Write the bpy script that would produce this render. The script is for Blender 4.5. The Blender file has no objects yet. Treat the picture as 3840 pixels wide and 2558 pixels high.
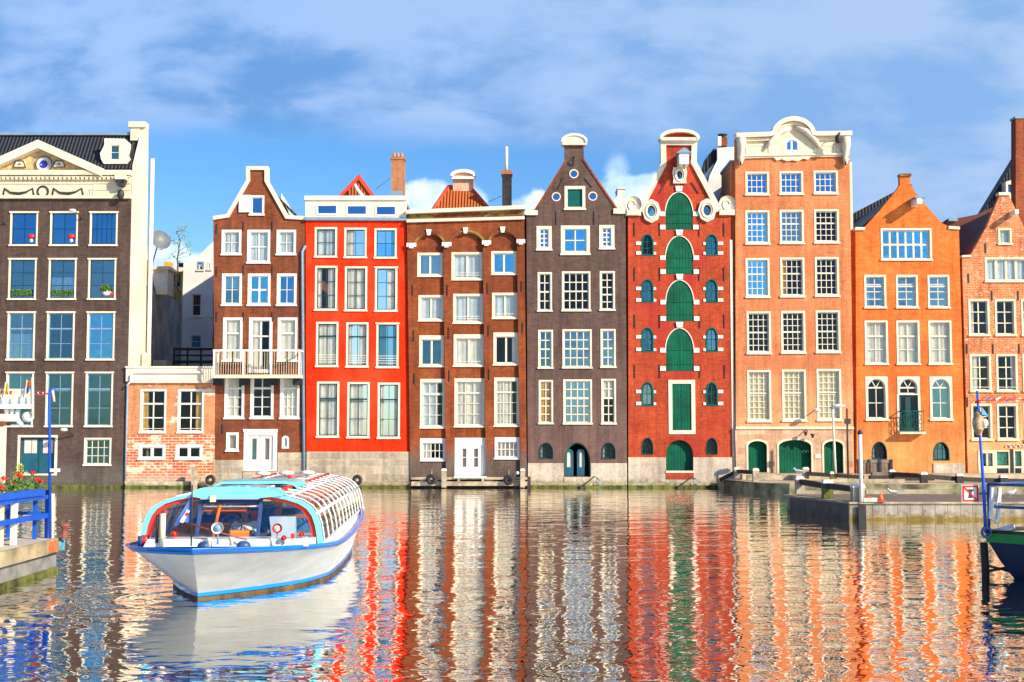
import bpy, math, random
from math import radians, sin, cos, pi, tan, atan2, sqrt
from mathutils import Vector, Matrix
from mathutils.geometry import tessellate_polygon

sc = bpy.context.scene
COL = sc.collection
random.seed(7)

# ------------------------------------------------------------------ camera
F = 4894.0            # focal length in photograph pixels
CX, CY, HOR = 1920.0, 1279.0, 1631.0
CAMH = 2.84
TH = math.atan((HOR - CY) / F)
cam_d = bpy.data.cameras.new("camera")
cam_d.sensor_width = 36
cam_d.lens = F / 3840 * 36
cam_d.clip_end = 9000
cam_d.clip_start = 0.1
cam = bpy.data.objects.new("camera", cam_d)
cam.location = (0, 0, CAMH)
cam.rotation_euler = (radians(90) + TH, 0, 0)
COL.objects.link(cam)
sc.camera = cam

# ------------------------------------------------------------------ sky
SUN_AZ, SUN_EL = radians(130), radians(27)      # azimuth clockwise from +Y
w = bpy.data.worlds.new("World")
sc.world = w
w.use_nodes = True
nt = w.node_tree
for n in list(nt.nodes):
    nt.nodes.remove(n)

class NT:
    """small wrapper to wire shader nodes"""
    def __init__(s, t): s.t = t
    def n(s, typ, **kw):
        o = s.t.nodes.new(typ)
        for k, v in kw.items(): setattr(o, k, v)
        return o
    def l(s, a, b): s.t.links.new(a, b)
    def put(s, sock, v):
        if hasattr(v, 'links'): s.l(v, sock)
        else: sock.default_value = v
    def m(s, op, a, b=0.0, c=0.0, clamp=False):
        o = s.n('ShaderNodeMath', operation=op); o.use_clamp = clamp
        s.put(o.inputs[0], a); s.put(o.inputs[1], b); s.put(o.inputs[2], c)
        return o.outputs[0]
    def mix(s, f, a, b, bt='MIX'):
        o = s.n('ShaderNodeMix', data_type='RGBA', blend_type=bt)
        s.put(o.inputs[0], f)
        for i, v in ((6, a), (7, b)):
            if isinstance(v, tuple) and len(v) == 3: v = (*v, 1)
            s.put(o.inputs[i], v)
        return o.outputs[2]
    def ss(s, v, a, b, lo=0.0, hi=1.0):
        o = s.n('ShaderNodeMapRange', interpolation_type='SMOOTHSTEP')
        s.put(o.inputs[0], v); s.put(o.inputs[1], a); s.put(o.inputs[2], b)
        o.inputs[3].default_value = lo; o.inputs[4].default_value = hi
        return o.outputs[0]
    def noise(s, vec, scale, detail=4, rough=.55, dist=0.0):
        o = s.n('ShaderNodeTexNoise')
        s.l(vec, o.inputs['Vector'])
        o.inputs['Scale'].default_value = scale; o.inputs['Detail'].default_value = detail
        o.inputs['Roughness'].default_value = rough; o.inputs['Distortion'].default_value = dist
        return o.outputs[0]
    def vec(s, x, y, z):
        o = s.n('ShaderNodeCombineXYZ')
        for i, v in enumerate((x, y, z)): s.put(o.inputs[i], v)
        return o.outputs[0]
    def sep(s, v):
        o = s.n('ShaderNodeSeparateXYZ'); s.l(v, o.inputs[0]); return o.outputs

N = NT(nt)
sky = N.n('ShaderNodeTexSky', sky_type='NISHITA')
sky.sun_disc = False
sky.sun_elevation = SUN_EL
sky.sun_rotation = SUN_AZ
sky.air_density = 1.0; sky.dust_density = 0.3; sky.ozone_density = 2.5
tc = N.n('ShaderNodeTexCoord')
X, Y, Z = N.sep(tc.outputs['Generated'])
# direction as tangent-plane style coordinates, the same for all headings
U = N.m('DIVIDE', X, N.m('MAXIMUM', N.m('ABSOLUTE', Y), .05))
V = N.m('DIVIDE', Z, N.m('MAXIMUM', N.m('ABSOLUTE', Y), .05))
hsv = N.n('ShaderNodeHueSaturation')
hsv.inputs['Saturation'].default_value = SKY_SAT = 1.25
N.l(sky.outputs[0], hsv.inputs['Color'])
blue = N.mix(1.0, hsv.outputs[0], (0.80, 1.0, 1.22), 'MULTIPLY')
# high soft cloud layer
p1 = N.vec(N.m('MULTIPLY', U, 1.0), N.m('MULTIPLY', Y, .3), N.m('MULTIPLY', V, 3.2))
n_big = N.noise(p1, 3.1, 5, .55, .3)
n_str = N.noise(N.vec(N.m('MULTIPLY', U, 2.4), 0.3, N.m('MULTIPLY', V, 5.2)), 3.3, 7, .56, .25)
edge = N.m('SUBTRACT', .232, N.m('MULTIPLY', N.ss(U, .16, .30), .095))
edge = N.m('ADD', edge, N.m('MULTIPLY', N.m('SUBTRACT', n_big, .5), .11))
edge = N.m('SUBTRACT', edge, N.m('MULTIPLY', N.ss(Y, .1, -.1), .17))   # unseen low cloud behind the camera, added for reflections and soft light
cov = N.ss(N.m('SUBTRACT', V, edge), -.022, .022)
cov = N.m('MULTIPLY', cov, N.ss(n_big, .18, .42, .72, 1.0))
cov = N.m('MULTIPLY', cov, N.ss(V, 1.1, .5, .12, 1.0))          # unseen overhead cloud thinned to darken the fill light
cov = N.m('MULTIPLY', cov, N.m('MAXIMUM', N.ss(Y, -.25, .05), N.ss(n_str, .47, .60)))  # unseen cloud behind cut to patches to lower the fill light
tone = N.ss(N.m('ADD', N.m('MULTIPLY', n_str, .65), N.m('MULTIPLY', n_big, .35)), .40, .57)
right_t = N.ss(U, -.30, .34)
c_lo = N.mix(right_t, (1.15, 2.75, 5.7), (2.0, 3.65, 6.5))
c_hi = N.mix(right_t, (3.0, 4.55, 7.4), (3.4, 4.75, 7.1))
cl = N.mix(tone, c_lo, c_hi)
col = N.mix(N.m('MULTIPLY', cov, .93), blue, cl)
# cumulus heads low over the roofs
def puff(u0, v0, ru, rv, col, strength=1.0, soft=.35):
    du = N.m('DIVIDE', N.m('SUBTRACT', U, u0), ru)
    dv = N.m('DIVIDE', N.m('SUBTRACT', V, v0), rv)
    r = N.m('SQRT', N.m('ADD', N.m('MULTIPLY', du, du), N.m('MULTIPLY', dv, dv)))
    nz = N.noise(N.vec(U, u0, V), 34, 5, .6)
    r = N.m('ADD', r, N.m('MULTIPLY', N.m('SUBTRACT', nz, .5), 1.3))
    mk = N.m('MULTIPLY', N.ss(r, 1.0, 1.0 - soft), N.ss(Y, 0, .1))
    shade = N.ss(N.noise(N.vec(U, .5, V), 22, 5, .6), .35, .65)
    c = N.mix(shade, (4.2, 6.3, 8.8), (7.8, 8.6, 9.2))
    return N.mix(N.m('MULTIPLY', mk, strength), col, c)
for a in ((.092, .176, .026, .018), (.108, .186, .020, .016), (.118, .178, .02, .014), (-.062, .178, .034, .020), (-.036, .182, .020, .014), (.018, .168, .030, .020), (.085, .183, .022, .022), (.1, .19, .022, .012),
          (-.262, .130, .030, .020), (-.24, .118, .03, .02), (-.095, .158, .02, .012)):
    col = puff(*a, col)
for a in ((.082, .205, .012, .018, .6), (.225, .135, .05, .012, .4)):
    col = puff(a[0], a[1], a[2], a[3], col, a[4], .8)
bg = N.n('ShaderNodeBackground'); bg.inputs[1].default_value = 0.10
N.l(col, bg.inputs[0])
out = N.n('ShaderNodeOutputWorld'); N.l(bg.outputs[0], out.inputs[0])

# ------------------------------------------------------------------ sun
sd = bpy.data.lights.new("sun", 'SUN')
sd.energy = 5.0; sd.angle = radians(0.5); sd.color = (1.0, .885, .69)
sun = bpy.data.objects.new("sun", sd)
sv = Vector((sin(SUN_AZ) * cos(SUN_EL), cos(SUN_AZ) * cos(SUN_EL), sin(SUN_EL)))
sun.rotation_euler = sv.to_track_quat('Z', 'Y').to_euler()
sun.location = (40, -40, 60)
COL.objects.link(sun)
sc.view_settings.view_transform = 'Standard'
sc.view_settings.look = 'None'
sc.view_settings.exposure = 0.42
sc.view_settings.gamma = 1

# ------------------------------------------------------------------ geometry helpers
def W(px, py, D):
    """world point on the vertical plane Y = D seen at photograph pixel px, py"""
    fy, fz = cos(TH), sin(TH)
    a, b = (px - CX), (CY - py)
    dx, dy, dz = a, F * fy - b * fz, F * fz + b * fy
    k = D / dy
    return (dx * k, CAMH + dz * k)
def WX(px, py, D): return W(px, py, D)[0]
def WZ(py, D, px=1920): return W(px, py, D)[1]
def S(r, g, b):
    """sRGB byte colour -> linear"""
    f = lambda c: (c / 255 / 12.92) if c <= 10 else ((c / 255 + .055) / 1.055) ** 2.4
    return (f(r), f(g), f(b))

ORG = {}
def meta(o, label=None, cat=None, group=None, kind=None):
    if label: o['label'] = label
    if cat: o['category'] = cat
    if group: o['group'] = group
    if kind: o['kind'] = kind
    return o
def thing(name, loc, label, cat, group=None, rz=0):
    o = bpy.data.objects.new(name, None); o.empty_display_size = .3
    o.location = loc; o.rotation_euler = (0, 0, rz); COL.objects.link(o)
    ORG[o] = Vector(loc) if not rz else Vector((0, 0, 0))
    return meta(o, label, cat, group)

class MB:
    def __init__(s): s.v = []; s.f = []; s.sm = []
    def add(s, vs, fs, smooth=False):
        o = len(s.v); s.v += [tuple(v) for v in vs]
        s.f += [tuple(i + o for i in f) for f in fs]; s.sm += [smooth] * len(fs); return s
    def box(s, x0, x1, y0, y1, z0, z1):
        return s.add([(x0, y0, z0), (x1, y0, z0), (x1, y1, z0), (x0, y1, z0), (x0, y0, z1), (x1, y0, z1), (x1, y1, z1), (x0, y1, z1)],
                     [(0, 3, 2, 1), (4, 5, 6, 7), (0, 1, 5, 4), (1, 2, 6, 5), (2, 3, 7, 6), (3, 0, 4, 7)])
    def prism(s, pts, y0, y1, holes=(), back=True):
        """extrude polygon (x,z) with holes from y0 (front) to y1"""
        loops = [list(pts)] + [list(h) for h in holes]
        flat = [p for l in loops for p in l]
        tri = tessellate_polygon([[Vector((p[0], p[1], 0)) for p in l] for l in loops])
        n = len(flat)
        vs = [(p[0], y0, p[1]) for p in flat] + [(p[0], y1, p[1]) for p in flat]
        fs = []
        for t in tri:
            a, b, c = [flat[i] for i in t]
            cr = (b[0]-a[0])*(c[1]-a[1]) - (b[1]-a[1])*(c[0]-a[0])
            if abs(cr) < 1e-9: continue
            t = t if cr > 0 else t[::-1]
            fs.append(tuple(t))
            if back: fs.append(tuple(i + n for i in reversed(t)))
        k = 0
        for li, l in enumerate(loops):
            m = len(l)
            ar = sum(l[i][0]*l[(i+1) % m][1] - l[(i+1) % m][0]*l[i][1] for i in range(m))
            ccw = (ar > 0) == (li == 0)
            for i in range(m):
                j = (i + 1) % m
                q = (k+j, k+i, k+i+n, k+j+n) if ccw else (k+i, k+j, k+j+n, k+i+n)
                fs.append(q)
            k += m
        return s.add(vs, fs)
    def tube(s, pts, r, seg=8, caps=True, smooth=True):
        pts = [Vector(p) for p in pts]; rs = r if isinstance(r, (list, tuple)) else [r]*len(pts)
        vs = []; fs = []
        up = Vector((0, 0, 1)); a = None
        for i, p in enumerate(pts):
            d = (pts[min(i+1, len(pts)-1)] - pts[max(i-1, 0)]).normalized()
            if a is None: a = d.cross(up if abs(d.z) < .9 else Vector((1, 0, 0))).normalized()
            else: a = (a - d*a.dot(d)).normalized()
            b = d.cross(a)
            for k in range(seg):
                t = 2*pi*k/seg
                vs.append(p + (a*cos(t) + b*sin(t))*rs[i])
        for i in range(len(pts)-1):
            for k in range(seg):
                k2 = (k+1) % seg
                fs.append((i*seg+k, i*seg+k2, (i+1)*seg+k2, (i+1)*seg+k))
        s.add(vs, fs, smooth)
        if caps:
            o = len(s.v) - len(vs)
            s.f.append(tuple(o+k for k in reversed(range(seg)))); s.f.append(tuple(o+(len(pts)-1)*seg+k for k in range(seg))); s.sm += [False]*2
        return s
    def bar(s, a, b, wd, ht=None):
        """box section bar between two points"""
        a = Vector(a); b = Vector(b); ht = ht or wd
        d = (b-a).normalized(); up = Vector((0, 0, 1)) if abs(d.z) < .95 else Vector((0, 1, 0))
        x = d.cross(up).normalized()*wd/2; z = x.normalized().cross(d)*ht/2
        vs = [p + i*x + j*z for p in (a, b) for i, j in ((-1, -1), (1, -1), (1, 1), (-1, 1))]
        return s.add(vs, [(0, 1, 2, 3), (7, 6, 5, 4), (0, 4, 5, 1), (1, 5, 6, 2), (2, 6, 7, 3), (3, 7, 4, 0)])
    def lathe(s, prof, cx, cy, cz, seg=14, axis='z', cap=True):
        vs = []; fs = []; m = len(prof)
        for r, h in prof:
            for k in range(seg):
                t = 2*pi*k/seg
                if axis == 'z': vs.append((cx + r*cos(t), cy + r*sin(t), cz + h))
                else: vs.append((cx + r*cos(t), cy + h, cz + r*sin(t)))
        for i in range(m-1):
            for k in range(seg):
                k2 = (k+1) % seg
                q = (i*seg+k, i*seg+k2, (i+1)*seg+k2, (i+1)*seg+k)
                fs.append(q if axis == 'z' else q[::-1])
        if cap:
            fs.append(tuple(reversed(range(seg)))); fs.append(tuple((m-1)*seg+k for k in range(seg)))
        return s.add(vs, fs, True)
    def ball(s, c, rx, ry=None, rz=None, seg=10, rings=6):
        ry = ry or rx; rz = rz or rx; vs = [(c[0], c[1], c[2]-rz)]; fs = []
        for i in range(1, rings):
            a = -pi/2 + pi*i/rings
            for k in range(seg):
                t = 2*pi*k/seg; vs.append((c[0]+rx*cos(a)*cos(t), c[1]+ry*cos(a)*sin(t), c[2]+rz*sin(a)))
        vs.append((c[0], c[1], c[2]+rz)); L = len(vs)-1
        for k in range(seg):
            k2 = (k+1) % seg
            fs.append((0, 1+k2, 1+k))
            for i in range(rings-2): fs.append((1+i*seg+k, 1+i*seg+k2, 1+(i+1)*seg+k2, 1+(i+1)*seg+k))
            fs.append((L, 1+(rings-2)*seg+k, 1+(rings-2)*seg+k2))
        return s.add(vs, fs, True)
    def ribbon(s, path, wd, y0, y1, closed=False):
        """band of width wd on the right of a path of (x,z) points, extruded y0..y1"""
        n = len(path); P = [Vector(p) for p in path]; inner = []
        for i in range(n):
            a = P[i-1] if (i > 0 or closed) else None
            b = P[(i+1) % n] if (i < n-1 or closed) else None
            ds = [(P[i]-a).normalized()] if a is not None else []
            if b is not None: ds.append((b-P[i]).normalized())
            ns = [Vector((d.y, -d.x)) for d in ds]
            m = sum(ns, Vector((0, 0))).normalized(); k = max(.35, m.dot(ns[0]))
            inner.append(P[i] + m*wd/k)
        cnt = n if closed else n-1
        for i in range(cnt):
            j = (i+1) % n
            q = [P[i], P[j], inner[j], inner[i]]
            vs = [(p.x, y0, p.y) for p in q] + [(p.x, y1, p.y) for p in q]
            fs = [(3, 2, 1, 0), (4, 5, 6, 7), (0, 1, 5, 4), (2, 3, 7, 6)]
            if not closed and i == 0: fs.append((0, 4, 7, 3))
            if not closed and i == cnt-1: fs.append((1, 2, 6, 5))
            s.add(vs, fs)
        return s
    def build(s, name, mat, parent=None, label=None, cat=None, group=None, kind=None):
        xs = [v[0] for v in s.v]; ys = [v[1] for v in s.v]; zs = [v[2] for v in s.v]
        base = Vector(((min(xs)+max(xs))/2, (min(ys)+max(ys))/2, min(zs)))
        me = bpy.data.meshes.new(name)
        me.from_pydata([(v[0]-base.x, v[1]-base.y, v[2]-base.z) for v in s.v], [], s.f)
        me.polygons.foreach_set('use_smooth', s.sm)
        me.materials.append(mat); me.update()
        o = bpy.data.objects.new(name, me); COL.objects.link(o)
        if parent is not None:
            o.parent = parent; o.location = base - ORG[parent]
        else: o.location = base
        ORG[o] = base
        return meta(o, label, cat, group, kind)

def copy_tree(o, parent=None):
    c = o.copy(); COL.objects.link(c); c.parent = parent
    for ch in list(o.children): copy_tree(ch, c)
    return c

# ------------------------------------------------------------------ materials
def new_mat(name):
    m = bpy.data.materials.new(name); m.use_nodes = True
    t = NT(m.node_tree); b = m.node_tree.nodes['Principled BSDF']
    return m, t, b
def flat(name, c, rough=.6, var=.12, scale=3.0, bump=.0, metal=0.0, bscale=None, spec=None, coat=0.0):
    m, t, b = new_mat(name)
    g = t.n('ShaderNodeNewGeometry')
    nz = t.noise(g.outputs['Position'], scale, 6, .6)
    f = t.ss(nz, .3, .7)
    lo = tuple(x*(1-var*1.4) for x in c); hi = tuple(min(1, x*(1+var)) for x in c)
    t.l(t.mix(f, lo, hi), b.inputs['Base Color'])
    b.inputs['Roughness'].default_value = rough; b.inputs['Metallic'].default_value = metal
    if spec is not None: b.inputs['Specular IOR Level'].default_value = spec
    b.inputs['Coat Weight'].default_value = coat
    if bump:
        bp = t.n('ShaderNodeBump'); bp.inputs['Strength'].default_value = bump; bp.inputs['Distance'].default_value = .02
        t.l(t.noise(g.outputs['Position'], bscale or scale*8, 5, .6), bp.inputs['Height']); t.l(bp.outputs[0], b.inputs['Normal'])
    return m
def brick(name, c, c2, mortar, mix2=.5, stain=None, stain_amt=.0, msize=.014, low=None, low_z=(0, 1), patch=None, rough=.85, bw=.30, bh=.095, mott=.25):
    """brick laid in world metres; c/c2 brick tones, optional large stains, damp foot and pale patches"""
    m, t, b = new_mat(name)
    g = t.n('ShaderNodeNewGeometry'); P = g.outputs['Position']; x, y, z = t.sep(P)
    br = t.n('ShaderNodeTexBrick')
    t.l(t.vec(t.m('ADD', x, y), z, 0.0), br.inputs['Vector'])
    br.inputs['Scale'].default_value = 1.0; br.inputs['Brick Width'].default_value = bw; br.inputs['Row Height'].default_value = bh
    br.inputs['Mortar Size'].default_value = msize; br.inputs['Mortar Smooth'].default_value = .3
    br.inputs['Bias'].default_value = 0
    br.inputs['Color1'].default_value = (*c, 1); br.inputs['Color2'].default_value = (*c2, 1); br.inputs['Mortar'].default_value = (*mortar, 1)
    colr = br.outputs['Color']
    n1 = t.noise(P, .55, 6, .62); n2 = t.noise(P, 5.5, 5, .7); n3 = t.noise(P, 26, 3, .6)
    mul = t.m('ADD', t.ss(n1, .28, .72, 1-mott, 1+mott*.8), t.m('ADD', t.m('MULTIPLY', t.m('SUBTRACT', n2, .5), .95), t.m('MULTIPLY', t.m('SUBTRACT', n3, .5), .8)))
    # rain runs
    run = t.noise(t.vec(t.m('MULTIPLY', t.m('ADD', x, y), 3.4), 0.0, t.m('MULTIPLY', z, .22)), 1.0, 5, .65)
    mul = t.m('MULTIPLY', mul, t.ss(run, .3, .62, .76, 1.07))
    colr = t.mix(1.0, colr, t.vec(mul, mul, mul), 'MULTIPLY')
    if stain:
        sm = t.ss(t.noise(t.vec(x, t.m('ADD', y, 7.0), z), .33, 5, .6), .46, .66)
        colr = t.mix(t.m('MULTIPLY', sm, stain_amt), colr, stain)
    if patch:
        pc, th, sc_ = patch
        pm = t.ss(t.noise(t.vec(x, t.m('ADD', y, 3.0), t.m('MULTIPLY', z, 1.6)), sc_, 6, .7), th, th+.05)
        colr = t.mix(pm, colr, pc)
    if low:
        f = t.ss(t.m('ADD', z, t.m('MULTIPLY', t.m('SUBTRACT', n2, .5), .8)), low_z[1], low_z[0])
        colr = t.mix(f, colr, t.mix(1.0, t.mix(br.outputs['Fac'], low, tuple(min(1, q*1.12+.03) for q in low)), t.vec(mul, mul, mul), 'MULTIPLY'))
    t.l(colr, b.inputs['Base Color']); b.inputs['Roughness'].default_value = rough
    b.inputs['Specular IOR Level'].default_value = .08
    bp = t.n('ShaderNodeBump'); bp.inputs['Strength'].default_value = .5; bp.inputs['Distance'].default_value = .01
    t.l(t.m('ADD', br.outputs['Fac'], t.m('MULTIPLY', n3, .8)), bp.inputs['Height']); bp.invert = True
    t.l(bp.outputs[0], b.inputs['Normal'])
    return m
def stone(name, c, c2, mortar, bw=.7, bh=.38, green=None, gz=(.1, .6), msize=.018):
    m = brick(name, c, c2, mortar, msize=msize, bw=bw, bh=bh, low=green, low_z=gz, mott=.25)
    return m
def glass(name, fac, tint=(1, 1, 1), refl=(1, 1, 1), rough=.01):
    m, t, b = new_mat(name)
    m.node_tree.nodes.remove(b)
    o = m.node_tree.nodes['Material Output']
    g = t.n('ShaderNodeNewGeometry')
    lw = t.n('ShaderNodeLayerWeight'); lw.inputs['Blend'].default_value = .3
    tr = t.n('ShaderNodeBsdfTransparent'); tr.inputs[0].default_value = (*tint, 1)
    gl = t.n('ShaderNodeBsdfGlossy'); gl.inputs['Color'].default_value = (*refl, 1); gl.inputs['Roughness'].default_value = rough
    bp = t.n('ShaderNodeBump'); bp.inputs['Strength'].default_value = .35; bp.inputs['Distance'].default_value = .02
    t.l(t.noise(g.outputs['Position'], 1.7, 2, .4), bp.inputs['Height']); t.l(bp.outputs[0], gl.inputs['Normal'])
    mx = t.n('ShaderNodeMixShader')
    t.l(t.m('ADD', t.m('MULTIPLY', lw.outputs['Fresnel'], .6), fac, clamp=True), mx.inputs[0])
    t.l(tr.outputs[0], mx.inputs[1]); t.l(gl.outputs[0], mx.inputs[2]); t.l(mx.outputs[0], o.inputs[0])
    return m
def tiles(name, c, c2, wd=.28, slope=.35, ax='x', bump=1.0):
    """pantile roof: ribs down the slope and courses across it"""
    m, t, b = new_mat(name)
    g = t.n('ShaderNodeNewGeometry'); P = g.outputs['Position']; x, y, z = t.sep(P)
    a = x if ax == 'x' else y
    rib = t.m('ABSOLUTE', t.m('SINE', t.m('MULTIPLY', a, pi/wd)))
    crs = t.m('FRACT', t.m('DIVIDE', z, slope))
    n = t.noise(P, 3.0, 5, .7)
    f = t.m('ADD', t.m('MULTIPLY', rib, .5), t.m('MULTIPLY', n, .6), clamp=True)
    t.l(t.mix(f, c, c2), b.inputs['Base Color']); b.inputs['Roughness'].default_value = .6
    bp = t.n('ShaderNodeBump'); bp.inputs['Strength'].default_value = bump; bp.inputs['Distance'].default_value = .08
    t.l(t.m('ADD', rib, t.m('MULTIPLY', crs, .6)), bp.inputs['Height']); t.l(bp.outputs[0], b.inputs['Normal'])
    return m

M = {}
M['white'] = flat('white_paint', (.76, .67, .53), .5, .07, 1.5, .05)
M['white2'] = flat('bright_white_paint', (.80, .76, .69), .45, .05, 1.5)
M['cream'] = flat('cream_paint', (.74, .64, .46), .6, .12, 1.2, .1)
M['green'] = flat('green_paint', (.002, .105, .055), .6, .22, 1.2, .05, spec=.15)
def planks(m, wd=.17):
    t = NT(m.node_tree); b = m.node_tree.nodes['Principled BSDF']; g = t.n('ShaderNodeNewGeometry'); x, y, z = t.sep(g.outputs['Position'])
    gr = t.ss(t.m('ABSOLUTE', t.m('SUBTRACT', t.m('FRACT', t.m('DIVIDE', x, wd)), .5)), .42, .5)
    old = b.inputs['Base Color'].links[0].from_socket
    wear = t.ss(t.noise(t.vec(t.m('MULTIPLY', x, 9.0), y, t.m('MULTIPLY', z, 1.6)), 1.0, 5, .65), .52, .75)
    c = t.mix(t.m('MULTIPLY', wear, .3), old, (.05, .17, .12)); c = t.mix(t.m('MULTIPLY', gr, .65), c, (.001, .03, .018))
    t.l(c, b.inputs['Base Color'])
    bp = t.n('ShaderNodeBump'); bp.invert = True; bp.inputs['Distance'].default_value = .02; t.l(gr, bp.inputs['Height']); t.l(bp.outputs[0], b.inputs['Normal'])
planks(M['green'])
M['teal'] = flat('teal_paint', (.003, .10, .09), .6, .12, 2.0, spec=.15)
M['dkgreen'] = flat('dark_green_paint', S(18, 62, 66), .4, .1, 2.0)
M['dkblue'] = flat('dark_blue_paint', S(14, 50, 80), .4, .1, 2.0)
M['dteal'] = flat('grey_teal_paint', S(26, 84, 104), .5, .15, 2.0)
M['iron'] = flat('wrought_iron', (.03, .03, .035), .6, .2, 5)
M['black'] = flat('black_paint', (.015, .015, .018), .6, .2, 5)
M['lead'] = flat('lead_grey', S(120, 150, 175), .6, .1, 5)
M['curtain'] = flat('cream_curtain', (.88, .83, .70), .9, .08, 2)
M['netcurtain'] = flat('net_curtain', (.72, .80, .80), .9, .08, 2)
M['blind'] = flat('yellow_blind', (.93, .80, .52), .9, .05, 2)
M['rose'] = flat('pinkish_curtain', (.66, .54, .48), .9, .08, 2)
M['amber'] = flat('amber_curtain', (.72, .42, .10), .9, .15, 2)
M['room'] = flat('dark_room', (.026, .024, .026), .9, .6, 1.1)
M['gclear'] = glass('window_glass', .035, (.97, .98, .97), (.6, .72, .85))
M['gmid'] = glass('window_glass_bluish', .34, (.65, .82, .9), (.55, .83, 1.0))
M['gteal'] = glass('window_glass_teal', .32, (.42, .62, .68), (.32, .62, .74))
M['gsky'] = glass('window_glass_sky', .62, (.5, .7, .85), (.26, .74, 1.0))
M['gnavy'] = glass('window_glass_navy', .55, (.4, .5, .7), (.20, .52, .90))
# ------------------------------------------------------------------ house kit
def arch(x0, z0, x1, z1, rise, n=10):
    """closed loop, counter-clockwise, with an arched head of the given rise"""
    cx = (x0+x1)/2; a = (x1-x0)/2; pts = [(x0, z0), (x1, z0)]
    if rise <= 0: return pts + [(x1, z1), (x0, z1)]
    zs = z1 - rise
    return pts + [(cx + a*cos(pi*i/n), zs + rise*sin(pi*i/n)) for i in range(n+1)]
def inset(x0, z0, x1, z1, rise, wd, n=10):
    return arch(x0+wd, z0+wd, x1-wd, z1-wd, max(0, rise - wd*.35) if rise else 0, n)

def curtain(kind, x0, z0, x1, z1, y, parent, rng):
    """cloth hung behind the glass"""
    if not kind: return
    w_ = x1-x0; h = z1-z0
    segs = []
    key = 'curtain'
    for k in kind.split('+'):
        if k == 'full': segs.append((x0, x1, z0, z1))
        elif k == 'net': segs.append((x0, x1, z0, z1)); key = 'netcurtain'
        elif k == 'blind': segs.append((x0, x1, z0, z1)); key = 'blind'
        elif k == 'rose': segs.append((x0, x1, z0, z1)); key = 'rose'
        elif k == 'amber': segs.append((x0, x1, z0, z1)); key = 'amber'
        elif k == 'amberR': segs.append((x1-w_*.3, x1, z0, z1)); key = 'amber'
        elif k == 'amberL': segs.append((x0, x0+w_*.25, z0, z1)); key = 'amber'
        elif k == 'L': segs.append((x0, x0+w_*.42, z0, z1))
        elif k == 'L7': segs.append((x0, x0+w_*.74, z0, z1))
        elif k == 'netL7': segs.append((x0, x0+w_*.74, z0, z1)); key = 'netcurtain'
        elif k == 'l': segs.append((x0, x0+w_*.24, z0, z1))
        elif k == 'R': segs.append((x1-w_*.42, x1, z0, z1))
        elif k == 'r': segs.append((x1-w_*.22, x1, z0, z1))
        elif k == 'T': segs.append((x0, x1, z0+h*.62, z1))
        elif k == 'netT': segs.append((x0, x1, z0+h*.55, z1)); key = 'netcurtain'
        elif k == 'B': segs.append((x0, x1, z0, z0+h*.5))
        elif k == 'netB': segs.append((x0, x1, z0, z0+h*.55)); key = 'netcurtain'
    mb = MB()
    for a, b, c, d in segs:
        n = max(8, int((b-a)/.045)); ph = rng.random()*6
        am = .003 if key == 'blind' else .03
        vs = []; taper = rng.uniform(-.06, .06)*(b-a) if (b-a) < w_*.9 else 0
        for i in range(n+1):
            u = i/n; x = a + (b-a)*u
            dy = am*sin(u*n*.9+ph) + am*.6*sin(u*n*.37+ph*2)
            vs.append((x+taper*(u if a > x0+.01 else -u), y+dy, c)); vs.append((x, y+dy*.6, d))
        mb.add(vs, [(2*i, 2*i+2, 2*i+3, 2*i+1) for i in range(n)], True)
    if segs: mb.build('curtain', M[key], parent)

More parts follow.
